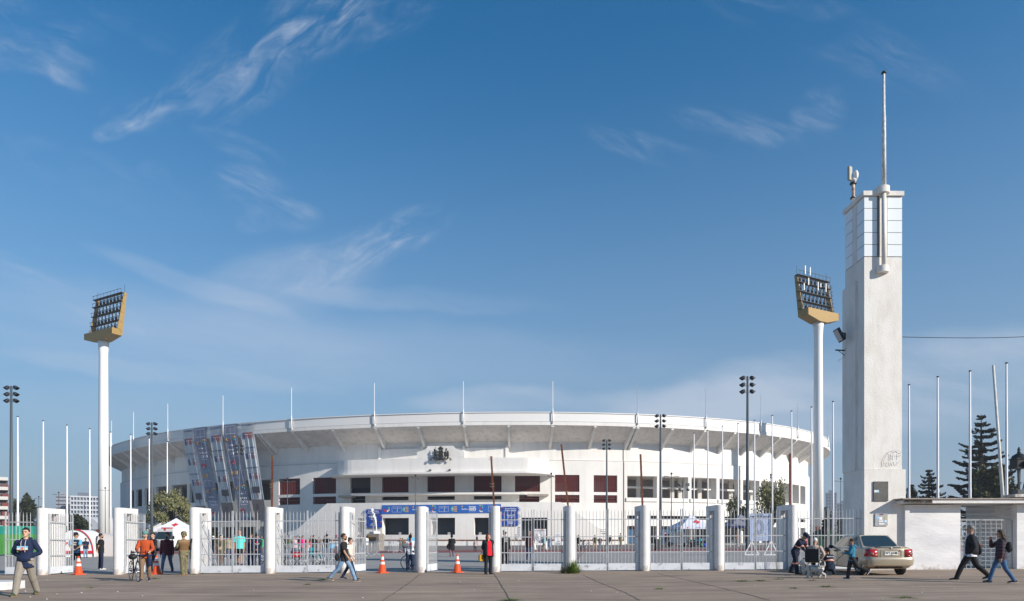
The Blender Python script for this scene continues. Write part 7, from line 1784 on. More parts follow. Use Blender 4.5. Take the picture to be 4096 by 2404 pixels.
# ------------------------------------------------------------------ things on the stadium front
def onwall(dd):
 """map photo px/py (as local x, y of a flat mesh) onto the curved front at offset dd"""
 def f(px, py, off=0):
  i = idx(px, dd); x, y = curve_pt(i, dd + off); return (x, y, HC + (PYH - py) / F * y)
 return f
def map_mesh(o, fn):
 for v in o.data.vertices: v.co = fn(v.co.x, -v.co.y, v.co.z)
 o.data.update(); return o
def ptext(txt, px, py, size, m_, parent, fn, name='lettering', align='CENTER', bold=0.0):
 o = lettering(txt, size, Matrix.Translation((px, -py, 0)), m_, parent, name, align, ext=.0, bold=bold)
 for v in o.data.vertices: v.co.z = 0
 return map_mesh(o, lambda a, c, e: fn(a, c, .03))
def ppoly(pts, m_, parent, fn, name, off=.025):
 b = MB(); b.add([fn(a, c, off) for a, c in pts], [tuple(range(len(pts)))]); return b.build(name, m_, parent, fix=False)
def parc(cx, cy, r0, r1, a0, a1, m_, parent, fn, name, off=.025, n=10):
 aa = [R(a0 + (a1 - a0) * k / n) for k in range(n + 1)]
 b = MB(); b.add([fn(cx + r * math.cos(a), cy - r * math.sin(a), off) for r in (r0, r1) for a in aa], [(i, i + 1, n + 2 + i, n + 1 + i) for i in range(n)]); return b.build(name, m_, parent, fix=False)
C_ = {k: mat('print_' + k, c, .6) for k, c in (('yellow', (.75, .42, .10)), ('redx', (.60, .04, .05)), ('teal', (.12, .42, .40)), ('blue', (.02, .085, .33)), ('cream', (.75, .70, .60)))}
bn_ = thing('facade_banner', 'long blue banner with white lettering across the stadium entrance base', 'banner', (0, 0, 0)); f_ = onwall(DB + .06)
rowy = lambda px: 2038.5 - (px - 1528) * .0095
b = MB(); b.sheet(lambda u, v: f_(u, rowy(u) + v * 17.8, 0), [1528 + (2004 - 1528) * i / 40 for i in range(41)], [-1, 1]); b.build('cloth', mat('banner_blue', (.03, .13, .45), .6), bn_, fix=False)
def rumbo(px):
 y = rowy(px)
 ppoly([(px - 22, y - 12), (px - 17, y - 12), (px - 17, y - 6), (px - 22, y - 8)], C_['yellow'], bn_, f_, 'print'); ptext('Rumbo a', px - 8, y + 1, 7.5, M_wink, bn_, f_, bold=.15); ptext('Santiago', px + 22, y - 8.5, 8.5, M_wink, bn_, f_, bold=.2); ptext('2023', px + 22, y + 2, 14, M_wink, bn_, f_, bold=.5); ptext('Juegos Panamericanos', px + 22, y + 12, 3, M_wink, bn_, f_)
def gov(px):
 y = rowy(px)
 for a, c in ((px - 19, px + 2), (px + 3, px + 19)):
  for e in ((a, y - 11, c, y - 10.3), (a, y + 10.3, c, y + 11), (a, y - 11, a + .7, y + 11), (c - .7, y - 11, c, y + 11)): ppoly([(e[0], e[1]), (e[2], e[1]), (e[2], e[3]), (e[0], e[3])], M_wink, bn_, f_, 'print')
 ptext('Ministerio\ndel Deporte', px - 8, y - 5, 2.6, M_wink, bn_, f_); ptext('Gobierno\nde Chile', px + 11, y - 5, 2.6, M_wink, bn_, f_)
def logo(px):
 y = rowy(px)
 parc(px - 4, y, 6, 11, 90, 270, C_['teal'], bn_, f_, 'print'); parc(px - 4, y, 2, 5, 90, 270, C_['cream'], bn_, f_, 'print')
 for k in range(4): ppoly([(px - 2, y - 11 + k * 6), (px + 10, y - 13 + k * 6 + 3), (px + 10, y - 13 + k * 6 + 6), (px - 2, y - 11 + k * 6 + 3)], C_['yellow'], bn_, f_, 'print')
def two(px):
 y = rowy(px); parc(px, y - 7, 4, 8, -60, 150, C_['teal'], bn_, f_, 'print'); parc(px - 1, y + 4, 3, 8, 90, 180, C_['redx'], bn_, f_, 'print'); parc(px, y + 6, 4, 8, 180, 330, C_['cream'], bn_, f_, 'print'); parc(px - 5, y - 13, 1, 3, 0, 360, C_['yellow'], bn_, f_, 'print')
parc(1545, rowy(1545) - 2, 6, 12, 180, 360, C_['redx'], bn_, f_, 'print'); parc(1547, rowy(1545) - 2, 6, 12, 270, 360, M_wink, bn_, f_, 'print'); ppoly([(1553, 2027), (1559, 2027), (1559, 2037), (1553, 2037)], C_['teal'], bn_, f_, 'print')
gov(1587); logo(1624); rumbo(1672); two(1736); gov(1775); logo(1818); rumbo(1868); two(1925); gov(1972)
def arrow_board(name, label, px0, px1, rows, left, texts):
 t = thing(name, label, 'sign', (0, 0, 0)); f2 = onwall(DB + .25)
 for (ya, yb), tx in zip(rows, texts):
  tip = 9; ym = (ya + yb) / 2
  P_ = [(px0, ym), (px0 + tip, ya), (px1, ya), (px1, yb), (px0 + tip, yb)] if left else [(px0, ya), (px1 - tip, ya), (px1, ym), (px1 - tip, yb), (px0, yb)]
  b = MB(); n = len(P_); b.add([f2(a, c, 0) for a, c in P_] + [f2(a, c, -.15) for a, c in P_], [tuple(range(n)), tuple(range(2 * n - 1, n - 1, -1))] + [(i, i + n, (i + 1) % n + n, (i + 1) % n) for i in range(n)]); o = b.build('arrow_panel', M_blue, t)
  s = 1 if left else -1; e = px0 + 2 if left else px1 - 2
  ch = [(e + s * 0, ym), (e + s * 8, ya + 2), (e + s * 10, ya + 2), (e + s * 2.6, ym), (e + s * 10, yb - 2), (e + s * 8, yb - 2)]
  b = MB(); b.add([f2(a, c, .02) for a, c in ch], [(0, 1, 2, 3), (0, 3, 4, 5)]); b.build('chevron', M_wink, o, fix=False)
  lx = px1 - 5 if left else px0 + 5
  parc(lx, ya + 4, 0, 2.4, 0, 360, C_['redx'], o, f2, 'emblem')
  lines = tx.split('\n'); sz = 7.6 if len(lines) < 3 else 3.2; cx = (px0 + px1) / 2 + (3 if left else -2)
  for k, l in enumerate(lines): ptext(l, cx, ym + (k - (len(lines) - 1) / 2) * sz * .98, sz if len(l) < 16 else sz * .82, M_wink, o, f2, bold=.1)
 return t
arrow_board('direction_sign', 'three blue boards with chevrons pointing left behind the statue', 1455, 1527, ((2037, 2059), (2062, 2085), (2087, 2110)), True, ('Sector Andes\nSector Galer\u00eda Sur', 'Puerta N\u00b0\n28 - 15', 'Acceso Prensa\nMesas 1 - 120\nCentro de Alto Rendimiento\nPolideportivo'))
arrow_board('direction_sign', 'three blue boards with chevrons pointing right, behind the closed gate', 2007, 2082, ((2027, 2050), (2053, 2076), (2079, 2102)), False, ('Sector Pac\u00edfico\nSector Galer\u00eda', 'Puerta N\u00b0\n01 - 14', 'Casino Central\nCDA Acceso\nEsc. Atletismo\nCancha Tenis'))
def wall_lettering(name, label, items, f, m_=M_ink, back=None):
 t = thing(name, label, 'sign', (0, 0, 0))
 if back: ppoly([(back[0], back[1]), (back[2], back[1]), (back[2], back[3]), (back[0], back[3])], M_paper, t, f, 'sheet', .015)
 for tx, px, py, sz in items: ptext(tx, px, py, sz, m_, t, f, bold=.12)
 return t
fw = onwall(DB + .03)
wall_lettering('number_list', 'column of black polling numbers 454 to 456 on white paper left of the statue', [('454', 1462, 2121, 5.5), ('455', 1462, 2128, 5.5), ('456', 1462, 2135, 5.5)], fw, back=(1457, 2117, 1468, 2139))
wall_lettering('number_list', 'column of polling numbers 458 to 463 on white paper under the right blue boards', [(str(458 + k), 2077, 2110 + 6.7 * k, 5.5) for k in range(6)], fw, mat('mixed_ink', (.12, .12, .25), .7), back=(2072, 2105, 2083, 2147))
fc_ = onwall(DB - .02)
for px, tx, lb in ((1441, '454', 'in the narrow doorway left of the statue'), (1600, '456', 'at the dark counter above the pointing child'), (1746, '458', 'at the left side of the middle dark counter'), (1796, '459', 'at the right side of the middle dark counter'), (1921, '460', 'at the dark counter above the red haired woman')):
 wall_lettering('number_sheet', 'small white number sheet ' + lb, [(tx, px, 2134, 5)], fc_, back=(px - 5, 2130, px + 5, 2138))
wr = wall_lettering('washroom_notice', 'black lettering with an arrow showing the way to the washrooms on the right stair wall', [('BA\u00d1OS MUJERES', 2414, 2118, 3.1), ('BA\u00d1OS HOMBRES', 2414, 2125, 3.1)], fw)
ppoly([(2405, 2133), (2418, 2133), (2418, 2131), (2422, 2133.7), (2418, 2136.4), (2418, 2134.4), (2405, 2134.4)], M_ink, wr, fw, 'arrow')
for k, (px, py) in enumerate(((1312, 2125), (1321, 2127))):
 wall_lettering('notice_sheet', ('white notice sheet with a dark header on the left stair wall', 'second white notice sheet beside it, slightly lower')[k], [('NOTA', px, py + 1, 2)], fw, back=(px - 5, py, px + 4, py + 10));
hyd = thing('hydrant_sign', 'small magenta sign on the white wall right of the queue', 'sign', (0, 0, 0)); ppoly([(1343, 2139), (1348, 2139), (1348, 2148), (1343, 2148)], mat('magenta_sign', (.5, .01, .12), .6), hyd, fw, 'panel', .02)
mp2 = thing('map_sheet', 'large white election map sheet on the wall behind the queue', 'notice', (0, 0, 0)); ppoly([(1158, 2129), (1201, 2129), (1199, 2170), (1162, 2168)], M_paper, mp2, fw, 'sheet', .05); ptext('ELECCI\u00d3N', 1179, 2132, 3.4, M_ink, mp2, lambda a, c, e=0: fw(a, c, .09)); ptext('CONSEJO CONSTITUCIONAL 2023', 1179, 2136, 2.6, M_ink, mp2, lambda a, c, e=0: fw(a, c, .09))
parc(1179, 2153, 7, 9, 0, 360, M_pl1, mp2, fw, 'print', .08, 20)
# ------------------------------------------------------------------ five translucent banners hanging from the rim
def hang(label, px0, px1, pyt, bx0, bx1, pyb, m_, kind):
 t = thing('hanging_banner', label, 'banner', (0, 0, 0), 0, 'banners hanging from the stadium rim')
 i0, i1 = idx(px0, .18), idx(px1, .18); d_rim = .25
 def f(u, v, off=0):
  """u across, v down 0..1: straight over the rim face, then slanting to the foot"""
  i = i0 + (i1 - i0) * u; x, y = curve_pt(i, d_rim + off); xt, yt = x, y; zt = Z_LIP + .1; zr = Z_LIPB - .1; v0 = .095
  if v <= v0: return (xt, yt, zt + (zr - zt) * v / v0)
  w = (v - v0) / (1 - v0); bx = bx0 + (bx1 - bx0) * u; yb = yt - .3; xb = (bx - PX0) / F * yb; zb = HC + (PYH - pyb) / F * yb
  fold = .10 * math.sin(u * 17 + w * 2) * math.sin(math.pi * min(1, w * 1.5 + .1)) + .05 * math.sin(u * 41)
  return (xt + (xb - xt) * w, yt + (yb - yt) * w - fold, zr + (zb - zr) * w)
 b = MB(); b.sheet(lambda u, v: f(u, v), [i / 24 for i in range(25)], [0, .047, .095] + [.095 + .905 * k / 26 for k in range(1, 27)]); b.build('cloth', m_, t, True, False)
 W_, H_ = px1 - px0, pyb - pyt
 F2 = lambda px, py, off=0: f(px / W_, py / H_, .06)
 def tx(s, x, y, sz, mm): ptext(s, x, y, sz, mm, t, F2, bold=.12)
 def rc(x0, y0, x1, y1, mm, nm='print'): ppoly([(x0, y0), (x1, y0), (x1, y1), (x0, y1)], mm, t, F2, nm)
 if kind == 'a':
  for q in range(3):
   y = 8 + 83 * q; tx('#CUIDEMOS', W_ / 2, y, W_ * .155, mat('banner_navy', (.035, .07, .19), .7)); tx('#NACIONAL', W_ / 2, y + 10, W_ * .155, mat('banner_pale', (.50, .52, .55), .7))
   rc(W_ * .14, y + 22, W_ * .30, y + 46, mat('banner_logo_blue', (.06, .12, .28), .7, alpha=.8)); rc(W_ * .30, y + 22, W_ * .60, y + 46, mat('banner_logo_red', (.50, .15, .15), .7, alpha=.85)); rc(W_ * .63, y + 22, W_ * .88, y + 46, mat('banner_logo_red', (.50, .15, .15), .7, alpha=.85)); tx('Ministerio', W_ * .45, y + 29, 3.2, M_wink); tx('Gobierno', W_ * .75, y + 29, 3.2, M_wink)
  rc(W_ * .22, 252, W_ * .80, 278, mat('banner_dark', (.10, .09, .10), .7))
  for a in range(4):
   for c in range(3): parc(W_ * (.30 + .135 * a), 257 + 8 * c, 0, 2.4, 0, 360, mat('banner_lamp', (.40, .38, .36), .7), t, F2, 'print', .1, 8)
  rc(W_ * .48, 278, W_ * .54, 300, mat('banner_dark', (.10, .09, .10), .7)); rc(.5, 305, W_ - .5, H_ - 2, mat('banner_brown', (.20, .17, .16), .8)); rc(W_ * .35, 322, W_ * .75, 345, mat('banner_dark', (.10, .09, .10), .7))
 else:
  for q in range(2):
   y = 2 + 200 * q
   rc(W_ * .12, y + 4, W_ * .88, y + 5, M_wink); rc(W_ * .12, y + 27, W_ * .88, y + 28, M_wink); rc(W_ * .12, y + 4, W_ * .135, y + 28, M_wink); rc(W_ * .5, y + 4, W_ * .515, y + 28, M_wink); rc(W_ * .865, y + 4, W_ * .88, y + 28, M_wink)
   parc(W_ * .42, y + 44, 10, 14, 180, 250, C_['yellow'], t, F2, 'print'); parc(W_ * .42, y + 44, 6, 10, 180, 260, C_['redx'], t, F2, 'print'); parc(W_ * .3, y + 44, 0, 3, 0, 360, C_['cream'], t, F2, 'print'); parc(W_ * .80, y + 44, 4, 8, 0, 180, C_['yellow'], t, F2, 'print'); parc(W_ * .80, y + 44, 4, 8, 180, 300, C_['teal'], t, F2, 'print')
   tx('Rumbo a', W_ * .5, y + 72, W_ * .15, M_wink); tx('Santiago', W_ * .52, y + 90, W_ * .2, M_wink); tx('2023', W_ * .55, y + 106, W_ * .32, M_wink); tx('Juegos Panamericanos', W_ * .55, y + 117, W_ * .06, M_wink)
   parc(W_ * .35, y + 145, 5, 11, -60, 190, C_['redx'], t, F2, 'print'); parc(W_ * .32, y + 146, 0, 3, 0, 360, C_['cream'], t, F2, 'print'); parc(W_ * .9, y + 150, 12, 16, 130, 250, C_['teal'], t, F2, 'print'); parc(W_ * .6, y + 168, 4, 9, 0, 180, C_['teal'], t, F2, 'print')
   if y + 196 < H_:
    for k in range(5): ppoly([(W_ * (.1 + .1 * k), y + 178), (W_ * (.15 + .1 * k), y + 178), (W_ * (.12 + .1 * k), y + 192), (W_ * (.07 + .1 * k), y + 192)], C_['yellow'], t, F2, 'print')
 return t
MA = mat('translucent_grey_banner', (.55, .59, .62), .8, alpha=.78); MBl = mat('translucent_blue_banner', (.23, .255, .36), .8, alpha=.78)
for i_, (a, c, yt, bx0, bx1, m_, kd, lab) in enumerate(((733.5, 776, 1718, 793, 835, MA, 'a', 'pale grey blue hanging banner, leftmost of the three pale ones'), (780, 826, 1711, 844, 892, MBl, 'b', 'dark blue hanging banner left of the other dark blue one'), (839, 889, 1703, 897, 944, MA, 'a', 'pale grey blue hanging banner between the two dark blue ones'),
              (896.5, 949, 1697, 963, 1014, MBl, 'b', 'dark blue hanging banner behind the six-lamp post'), (963, 1017.5, 1690, 1021, 1070, MA, 'a', 'pale grey blue hanging banner nearest the rusty post'))):
 hang(lab, a, c, yt, bx0, bx1, 2088, m_, kd)
# ------------------------------------------------------------------ tents, ambulance, trailer, motorbike
def tent(label, px, ft, w_, h_eave, h_top, m_roof, rz, m_val=None, crosses=False, stripe=None, truncated=False):
 p = place(px, ft); t = thing('canopy_tent', label, 'tent', p, rz); a = w_ / 2; b = MB(); ap = (0, 0, h_top); n = 8
 def roof(k):
  e = [(-a, -a), (a, -a), (a, a), (-a, a), (-a, -a)]; x0, y0 = e[k]; x1, y1 = e[k + 1]; vs = []
  for i in range(n + 1):
   s_ = i / n; sag = -.10 * math.sin(math.pi * s_) * w_ / 3
   for j in range(n + 1):
    q = j / n; x = x0 + (x1 - x0) * q; y = y0 + (y1 - y0) * q; vs.append((x * (1 - s_), y * (1 - s_), h_eave + (h_top - h_eave) * (s_ ** 1.25) + 0 * sag))
  b.add(vs, [(i * (n + 1) + j, i * (n + 1) + j + 1, (i + 1) * (n + 1) + j + 1, (i + 1) * (n + 1) + j) for i in range(n) for j in range(n)])
 for k in range(4): roof(k)
 b.build('roof', m_roof, t, False)
 b = MB()
 for s in (-1, 1): b.b2(-a, a, s * a - .01, s * a + .01, h_eave - .28, h_eave); b.b2(s * a - .01, s * a + .01, -a + .011, a - .011, h_eave - .28, h_eave)
 vo = b.build('valance', m_val or m_roof, t)
 for sx in (-1, 1):
  for sy in (-1, 1): b = MB(); b.bar((sx * (a - .05), sy * (a - .05), 0), (sx * (a - .05), sy * (a - .05), h_eave), .05); b.build('leg', M_galv, t)
 if crosses:
  for x in (-a * .6, a * .45):
   b = MB(); s = .2; b.box((x, -a - .02, h_eave - .14), (s, .01, s / 3)); b.box((x, -a - .026, h_eave - .14), (s / 3, .01, s)); b.build('red_cross', M_red, vo)
  lettering('CRUZ ROJA', .12, frame_m((0, -a - .016, h_eave - .14), (1, 0, 0), (0, 0, 1)), mat('blue_ink', (.06, .10, .35), .7), vo)
  zc = h_eave + (h_top - h_eave) * .36; yc = -a * .56; nrm = Vector((0, -(h_top - h_eave), a)).normalized(); b = MB(); s = .75; q = frame_m(Vector((0.25, yc, zc)) + nrm * .08, (1, 0, 0), (0, a, h_top - h_eave))
  b.box((0, 0, 0), (s, s / 3, .01)); b.box((0, 0, .004), (s / 3, s, .01)); b.v = [tuple(q @ Vector(k)) for k in b.v]; b.build('red_cross', M_red, t)
 return t
M_tw = mat('white_canvas', (.74, .74, .76), .8); M_tblue = mat('pale_canvas', (.66, .68, .78), .8)
tent('white pointed tent with red crosses by the motorbikes', 2763, 2189, 4.3, 2.45, 3.9, M_tblue, R(8), None, True)
tent('dark grey blue canopy tent left of the stadium plan board', 2962, 2187, 4.6, 2.55, 4.0, mat('grey_canvas', (.20, .20, .25), .8), R(5), mat('navy_canvas', (.02, .03, .09), .8))
tent('white tent behind the soldier', 705, 2192, 4.6, 2.5, 4.0, M_tw, R(10), None, True)
tent('white pointed tent right of the ambulance, farther back', 655, 2184, 4.2, 2.5, 4.0, mat('cream_canvas', (.66, .62, .55), .8), R(5))
# inflatable red and white medical tent
ip = gx(300, 52); it = thing('inflatable_tent', 'large white inflatable medical tent with red ribs and red crosses at the left', 'tent', ip, R(12)); k = 52 / F
M_infl = mat('inflatable_white', (.76, .75, .74), .6, bump=.3, bscale=4); M_inflr = mat('inflatable_red', (.55, .02, .03), .6)
a_ = [math.pi * i / 16 for i in range(17)]; Wt, Ht, Lt = 1.28, 2.08, 2.8
b = MB(); b.sheet(lambda u, v: (-Wt * math.cos(v) * 1.0, u, Ht * (math.sin(v) ** .8)), [0, .7, 1.4, 2.1, 2.8], a_); b.add([(-Wt * math.cos(v), 0, Ht * math.sin(v) ** .8) for v in a_], [tuple(range(17))]); b.build('shell', M_infl, it, True)
for y in (0, ):
 b = MB(); b.tube([(-Wt * 1.01 * math.cos(v), y - .05, Ht * 1.01 * math.sin(v) ** .8) for v in a_[8:]], .04, 8); b.build('red_rib', M_inflr, it, True)
b = MB(); b.b2(-Wt * .98, Wt * .98, -.10, -.02, .28, .48); b.build('red_band', M_inflr, it)
b = MB(); b.b2(-.85, -.45, -.16, -.11, 1.0, 1.14); b.b2(-.72, -.58, -.165, -.112, .86, 1.28); b.build('red_cross', M_inflr, it)
b = MB(); x_ = Wt; b.sheet(lambda u, v: (Wt + u * 2.6, .4 + v * 2.3, max(0.02, 1.9 * (1 - (2 * v - 1) ** 2) ** .5 * (1 - .25 * u))), [i / 8 for i in range(9)], [i / 10 for i in range(11)]); b.build('awning', mat('awning_grey', (.5, .46, .44), .8, bump=.6, bscale=3), it, True)
# ambulance
am = thing('ambulance', 'white ambulance van with red emblem facing us, behind the bearded man', 'van', place(638, 2206), R(-8))
b = MB(); b.prism([(-1.0, .45), (1.0, .45), (1.02, 1.3), (.90, 2.25), (.80, 2.38), (-.80, 2.38), (-.90, 2.25), (-1.02, 1.3)], .9, 5.2); b.build('box_body', M_panel, am)
b = MB(); b.prism([(-.98, .40), (.98, .40), (1.0, 1.0), (.96, 1.25), (-.96, 1.25), (-1.0, 1.0)], 0, .9); b.build('bonnet', M_panel, am)
b = MB(); b.add([(-.90, .42, 1.26), (.90, .42, 1.26), (.80, .94, 2.12), (-.80, .94, 2.12), (-.90, .9, 1.26), (.90, .9, 1.26)], [(0, 1, 2, 3), (0, 3, 4), (1, 5, 2), (4, 5, 1, 0)]); b.build('windscreen', M_cglass, am)
for s in (-1, 1): MB().b2(s * .82 - .13, s * .82 + .13, -.03, .02, .75, .95).build('headlight', M_clear, am); b = MB(); b.box((s * 1.15, .6, 1.45), (.18, .12, .32)); b.build('wing_mirror', M_blackm, am)
for s in (-1, 1):
 for y in (.8, 4.2): b = MB(); b.cyl((s * .78, y, .36), (s * 1.0, y, .36), .36, n=18); b.build('wheel', M_tyre, am)
b = MB(); b.b2(-.45, .45, -.03, .0, .62, .8); b.build('radiator_grille', M_blackm, am); b = MB(); b.b2(-.99, .99, -.08, .02, .38, .56); b.build('front_bumper', mat('bumper_grey', (.3, .3, .3), .6), am)
b = MB(); b.box((.85, -.02, 1.05), (.3, .06, .12)); b.build('red_stripe', M_red, am); b = MB(); b.b2(-.09, .09, .86, .9, 2.2, 2.38); b.build('red_emblem', M_red, am)
b = MB(); b.b2(-.6, .6, 1.1, 1.4, 2.385, 2.5); b.build('light_bar', mat('light_bar', (.5, .02, .03), .3), am)
# grey trailer with mast lights
tr = thing('light_trailer', 'white box trailer with a telescopic mast of four lamps, by the red-cross tent', 'trailer', place(2710, 2189), R(6)); tk_ = place(2710, 2189).y / F
b = MB(); b.b2(-.78, .78, -.5, .7, .55, 1.75); b.b2(-.70, .70, -.45, .65, 1.75, 1.9); b.build('housing', M_panel, tr)
for s in (-1, 1): b = MB(); b.cyl((s * .80, .1, .34), (s * 1.0, .1, .34), .34, n=18); b.build('wheel', M_tyre, tr)
b = MB(); b.tube([(.75, 0, .4), (.75, 0, 7.2)], [.11, .06], 8); b.build('lamp_mast', M_galv, tr, True); b = MB(); b.bar((.2, 0, 7.25), (1.35, 0, 7.25), .06); b.build('crossbar', M_polegrey, tr)
for x, z, bx in ((.25, 7.5, 0), (1.25, 7.55, 1), (.3, 6.95, 0), (1.3, 6.95, 0)):
 b = MB()
 if bx: b.box((x, 0, z), (.42, .2, .36))
 else: b.ell((x, 0, z), (.22, .2, .16), Matrix.Rotation(R(20), 3, 'Y'), 12, 8)
 b.build('lamp', M_polegrey, tr, not bx)
b = MB(); b.bar((-.78, -.52, 1.2), (.78, -.52, 1.2), .03, .03); b.b2(-.5, .3, -.52, -.505, 1.35, 1.38); b.build('vent_line', M_polegrey, tr)
def motorbike(label, px, ft, rz, m_):
 t = thing('motorbike', label, 'motorbike', place(px, ft), rz)
 for y in (-.65, .65): b = MB(); b.tube([(0, y + .27 * math.cos(a), .32 + .27 * math.sin(a)) for a in [2 * math.pi * k / 24 for k in range(25)]], .06, 8); w = b.build('wheel', M_tyre, t, True); b = spokes_mb(.25, 10); b.v = [(x, yy + y, z + .32) for x, yy, z in b.v]; b.build('spokes', M_rim, w)
 b = MB(); b.ell((0, -.12, .82), (.17, .30, .17)); b.ell((0, -.52, .90), (.16, .18, .22)); b.ell((0, .62, .78), (.14, .25, .10)); b.build('fairing', m_, t, True)
 b = MB(); b.ell((0, .30, .82), (.15, .40, .08)); b.build('seat', M_blackm, t, True); b = MB(); b.box((0, -.02, .45), (.3, .5, .4)); b.tube([(.1, -.5, .9), (.1, -.65, .32)], .03, 6); b.tube([(-.1, -.5, .9), (-.1, -.65, .32)], .03, 6); b.bar((0, .2, .45), (0, .65, .32), .06); b.build('engine', M_polegrey, t)
 b = MB(); b.tube([(-.36, -.38, 1.08), (0, -.48, 1.02), (.36, -.38, 1.08)], .018, 6); b.build('handlebar', M_blackm, t); b = MB(); b.add([(-.16, -.62, 1.0), (.16, -.62, 1.0), (.10, -.52, 1.32), (-.10, -.52, 1.32)], [(0, 1, 2, 3)]); b.build('windshield', M_cglass, t)
 return t
motorbike('white and turquoise motorbike under the red-cross tent', 2783, 2190, R(60), mat('turquoise_plastic', (.02, .32, .42), .35))
motorbike('white motorbike right of the turquoise one', 2800, 2187, R(80), M_panel)
for px, c, lab in ((2806, (.01, .25, .08), 'green bag on the ground right of the motorbikes'), (2818, (.01, .05, .45), 'blue bag on the ground right of the motorbikes')):
 t = thing('carry_bag', lab, 'bag', place(px, 2189)); b = MB(); b.ell((0, 0, .24), (.26, .18, .26)); b.build('sack', mat('bag_%.2f' % c[1], c, .6), t, True); b = MB(); b.tube([(-.1, 0, .45), (0, 0, .6), (.1, 0, .45)], .015, 5); b.build('handle', M_blackm, t)
# ------------------------------------------------------------------ white terrier and its lead
dg_ = place(3256, 2312); dog = None
def make_dog():
 M = mat('dog_fur', (.66, .61, .54), .95, var=.25, vscale=14, bump=1.0, bscale=55); k = .000
 b = MB(); P = lambda x, y, z: V(x, y, z)                    # faces -x (left in the picture)
 limb(b, [P(-.17, 0, .27), P(-.08, 0, .255), P(.08, 0, .265), P(.20, 0, .27)], [.088, .092, .082, .075], 12)
 limb(b, [P(-.19, 0, .29), P(-.26, 0, .37), P(-.29, -.005, .41)], [.075, .062, .06], 10)
 b.ell(P(-.315, 0, .43), (.075, .068, .068)); b.ell(P(-.385, -.0, .405), (.050, .036, .034)); b.ell(P(-.33, 0, .395), (.06, .055, .04))
 for s in (-1, 1): limb(b, [P(-.295, s * .04, .48), P(-.29, s * .045, .525)], [.022, .008], 6)
 limb(b, [P(.24, 0, .31), P(.275, 0, .38), P(.27, 0, .46)], [.034, .028, .016], 8)
 for x, s, dx, lift in ((-.15, -1, -.03, 0), (-.13, 1, .09, .015), (.18, -1, .06, .0), (.19, 1, -.07, .0)):
  hind = x > 0
  if hind: limb(b, [P(x, s * .055, .23), P(x - .035 + dx * .3, s * .055, .155), P(x + .045 + dx * .8, s * .055, .10), P(x + .025 + dx, s * .055, .03 + lift)], [.062, .048, .032, .03], 8)
  else: limb(b, [P(x, s * .055, .23), P(x + .012 + dx * .4, s * .055, .14), P(x + dx * .9, s * .055, .035 + lift)], [.050, .036, .032], 8)
  b.ell(P(x - .012 + dx + (.02 if hind else 0), s * .055, .022 + lift), (.036, .028, .022))
 for q in range(90):                                         # shaggy tufts
  x = rnd.uniform(-.2, .22); a = rnd.uniform(-1.2, 1.2) + (math.pi if rnd.random() < .35 else 0); r = .085; o = P(x, math.sin(a) * r, .26 + math.cos(a) * r); limb(b, [o, o + V(.012, math.sin(a) * .012, math.cos(a) * .01 - .022)], [.017, .006], 5)
 o = b.build('dog', M, None, True, False); remesh(o, .0085, 1); tag(o, 'small shaggy white terrier with red collar walking left past the wheelchair', 'dog')
 o.location = dg_; o.rotation_euler = (0, 0, R(-14)); o.scale = (1.18,) * 3
 for c, r in ((P(-.442, 0, .412), .012), (P(-.375, -.036, .445), .008), (P(-.375, .036, .445), .008)): b = MB(); b.ell(c, (r, r, r), None, 8, 6); b.build('nose' if r > .01 else 'eye', M_blackm, o, True)
 b = MB(); b.tube([P(-.235, math.cos(a) * .078, .345 + math.sin(a) * .07) for a in [2 * math.pi * i / 16 for i in range(17)]], .012, 6); b.build('collar', mat('collar_red', (.55, .06, .02), .6), o)
 b = MB(); b.tube([P(-.12, math.cos(a) * .098, .255 + math.sin(a) * .098) for a in [2 * math.pi * i / 16 for i in range(17)]], .010, 6); b.build('harness', M_blackm, o)
 return o
dog = make_dog(); bake_pending()
b = MB(); a0 = dg_ + Vector((-.12, .0, .42)); a1 = BOY['W'](BOY['AR'][0][2]); b.tube([a0.lerp(a1, t_ / 10) - Vector((0, 0, .22 * math.sin(math.pi * t_ / 10))) for t_ in range(11)], .008, 5); tag(b.build('dog_lead', M_blackm), 'thin black dog lead sagging from the terrier to the boy', 'lead')
# kerbed island corner at the left edge
kb = thing('kerb_island', 'white painted rounded kerb block at the bottom left corner', 'kerb', (0, 0, 0)); e = place(40, 2358); e2 = place(-10, 2371)
arc = [(e.x - .55 + .55 * math.cos(a), e.y + .12 - .42 * math.sin(a) + .30) for a in [math.pi * (i / 12) - .0 for i in range(13)]]
pl_ = [(e.x, e.y + .6), (e.x, e.y + .15), (e.x - .05, e.y - .12), (e.x - .22, e.y - .32), (e.x - .5, e.y - .42), (-19, e.y - .50), (-19, e.y + .75), (e.x - .3, e.y + .75), (e.x - .1, e.y + .7)]
b = MB(); b.zprism([(x, y) for x, y in pl_], g(e.x, e.y) - .05, g(e.x, e.y) + .22); o = b.build('kerb', mat('kerb_white', (.70, .70, .69), .9, var=.25, vscale=3), kb)
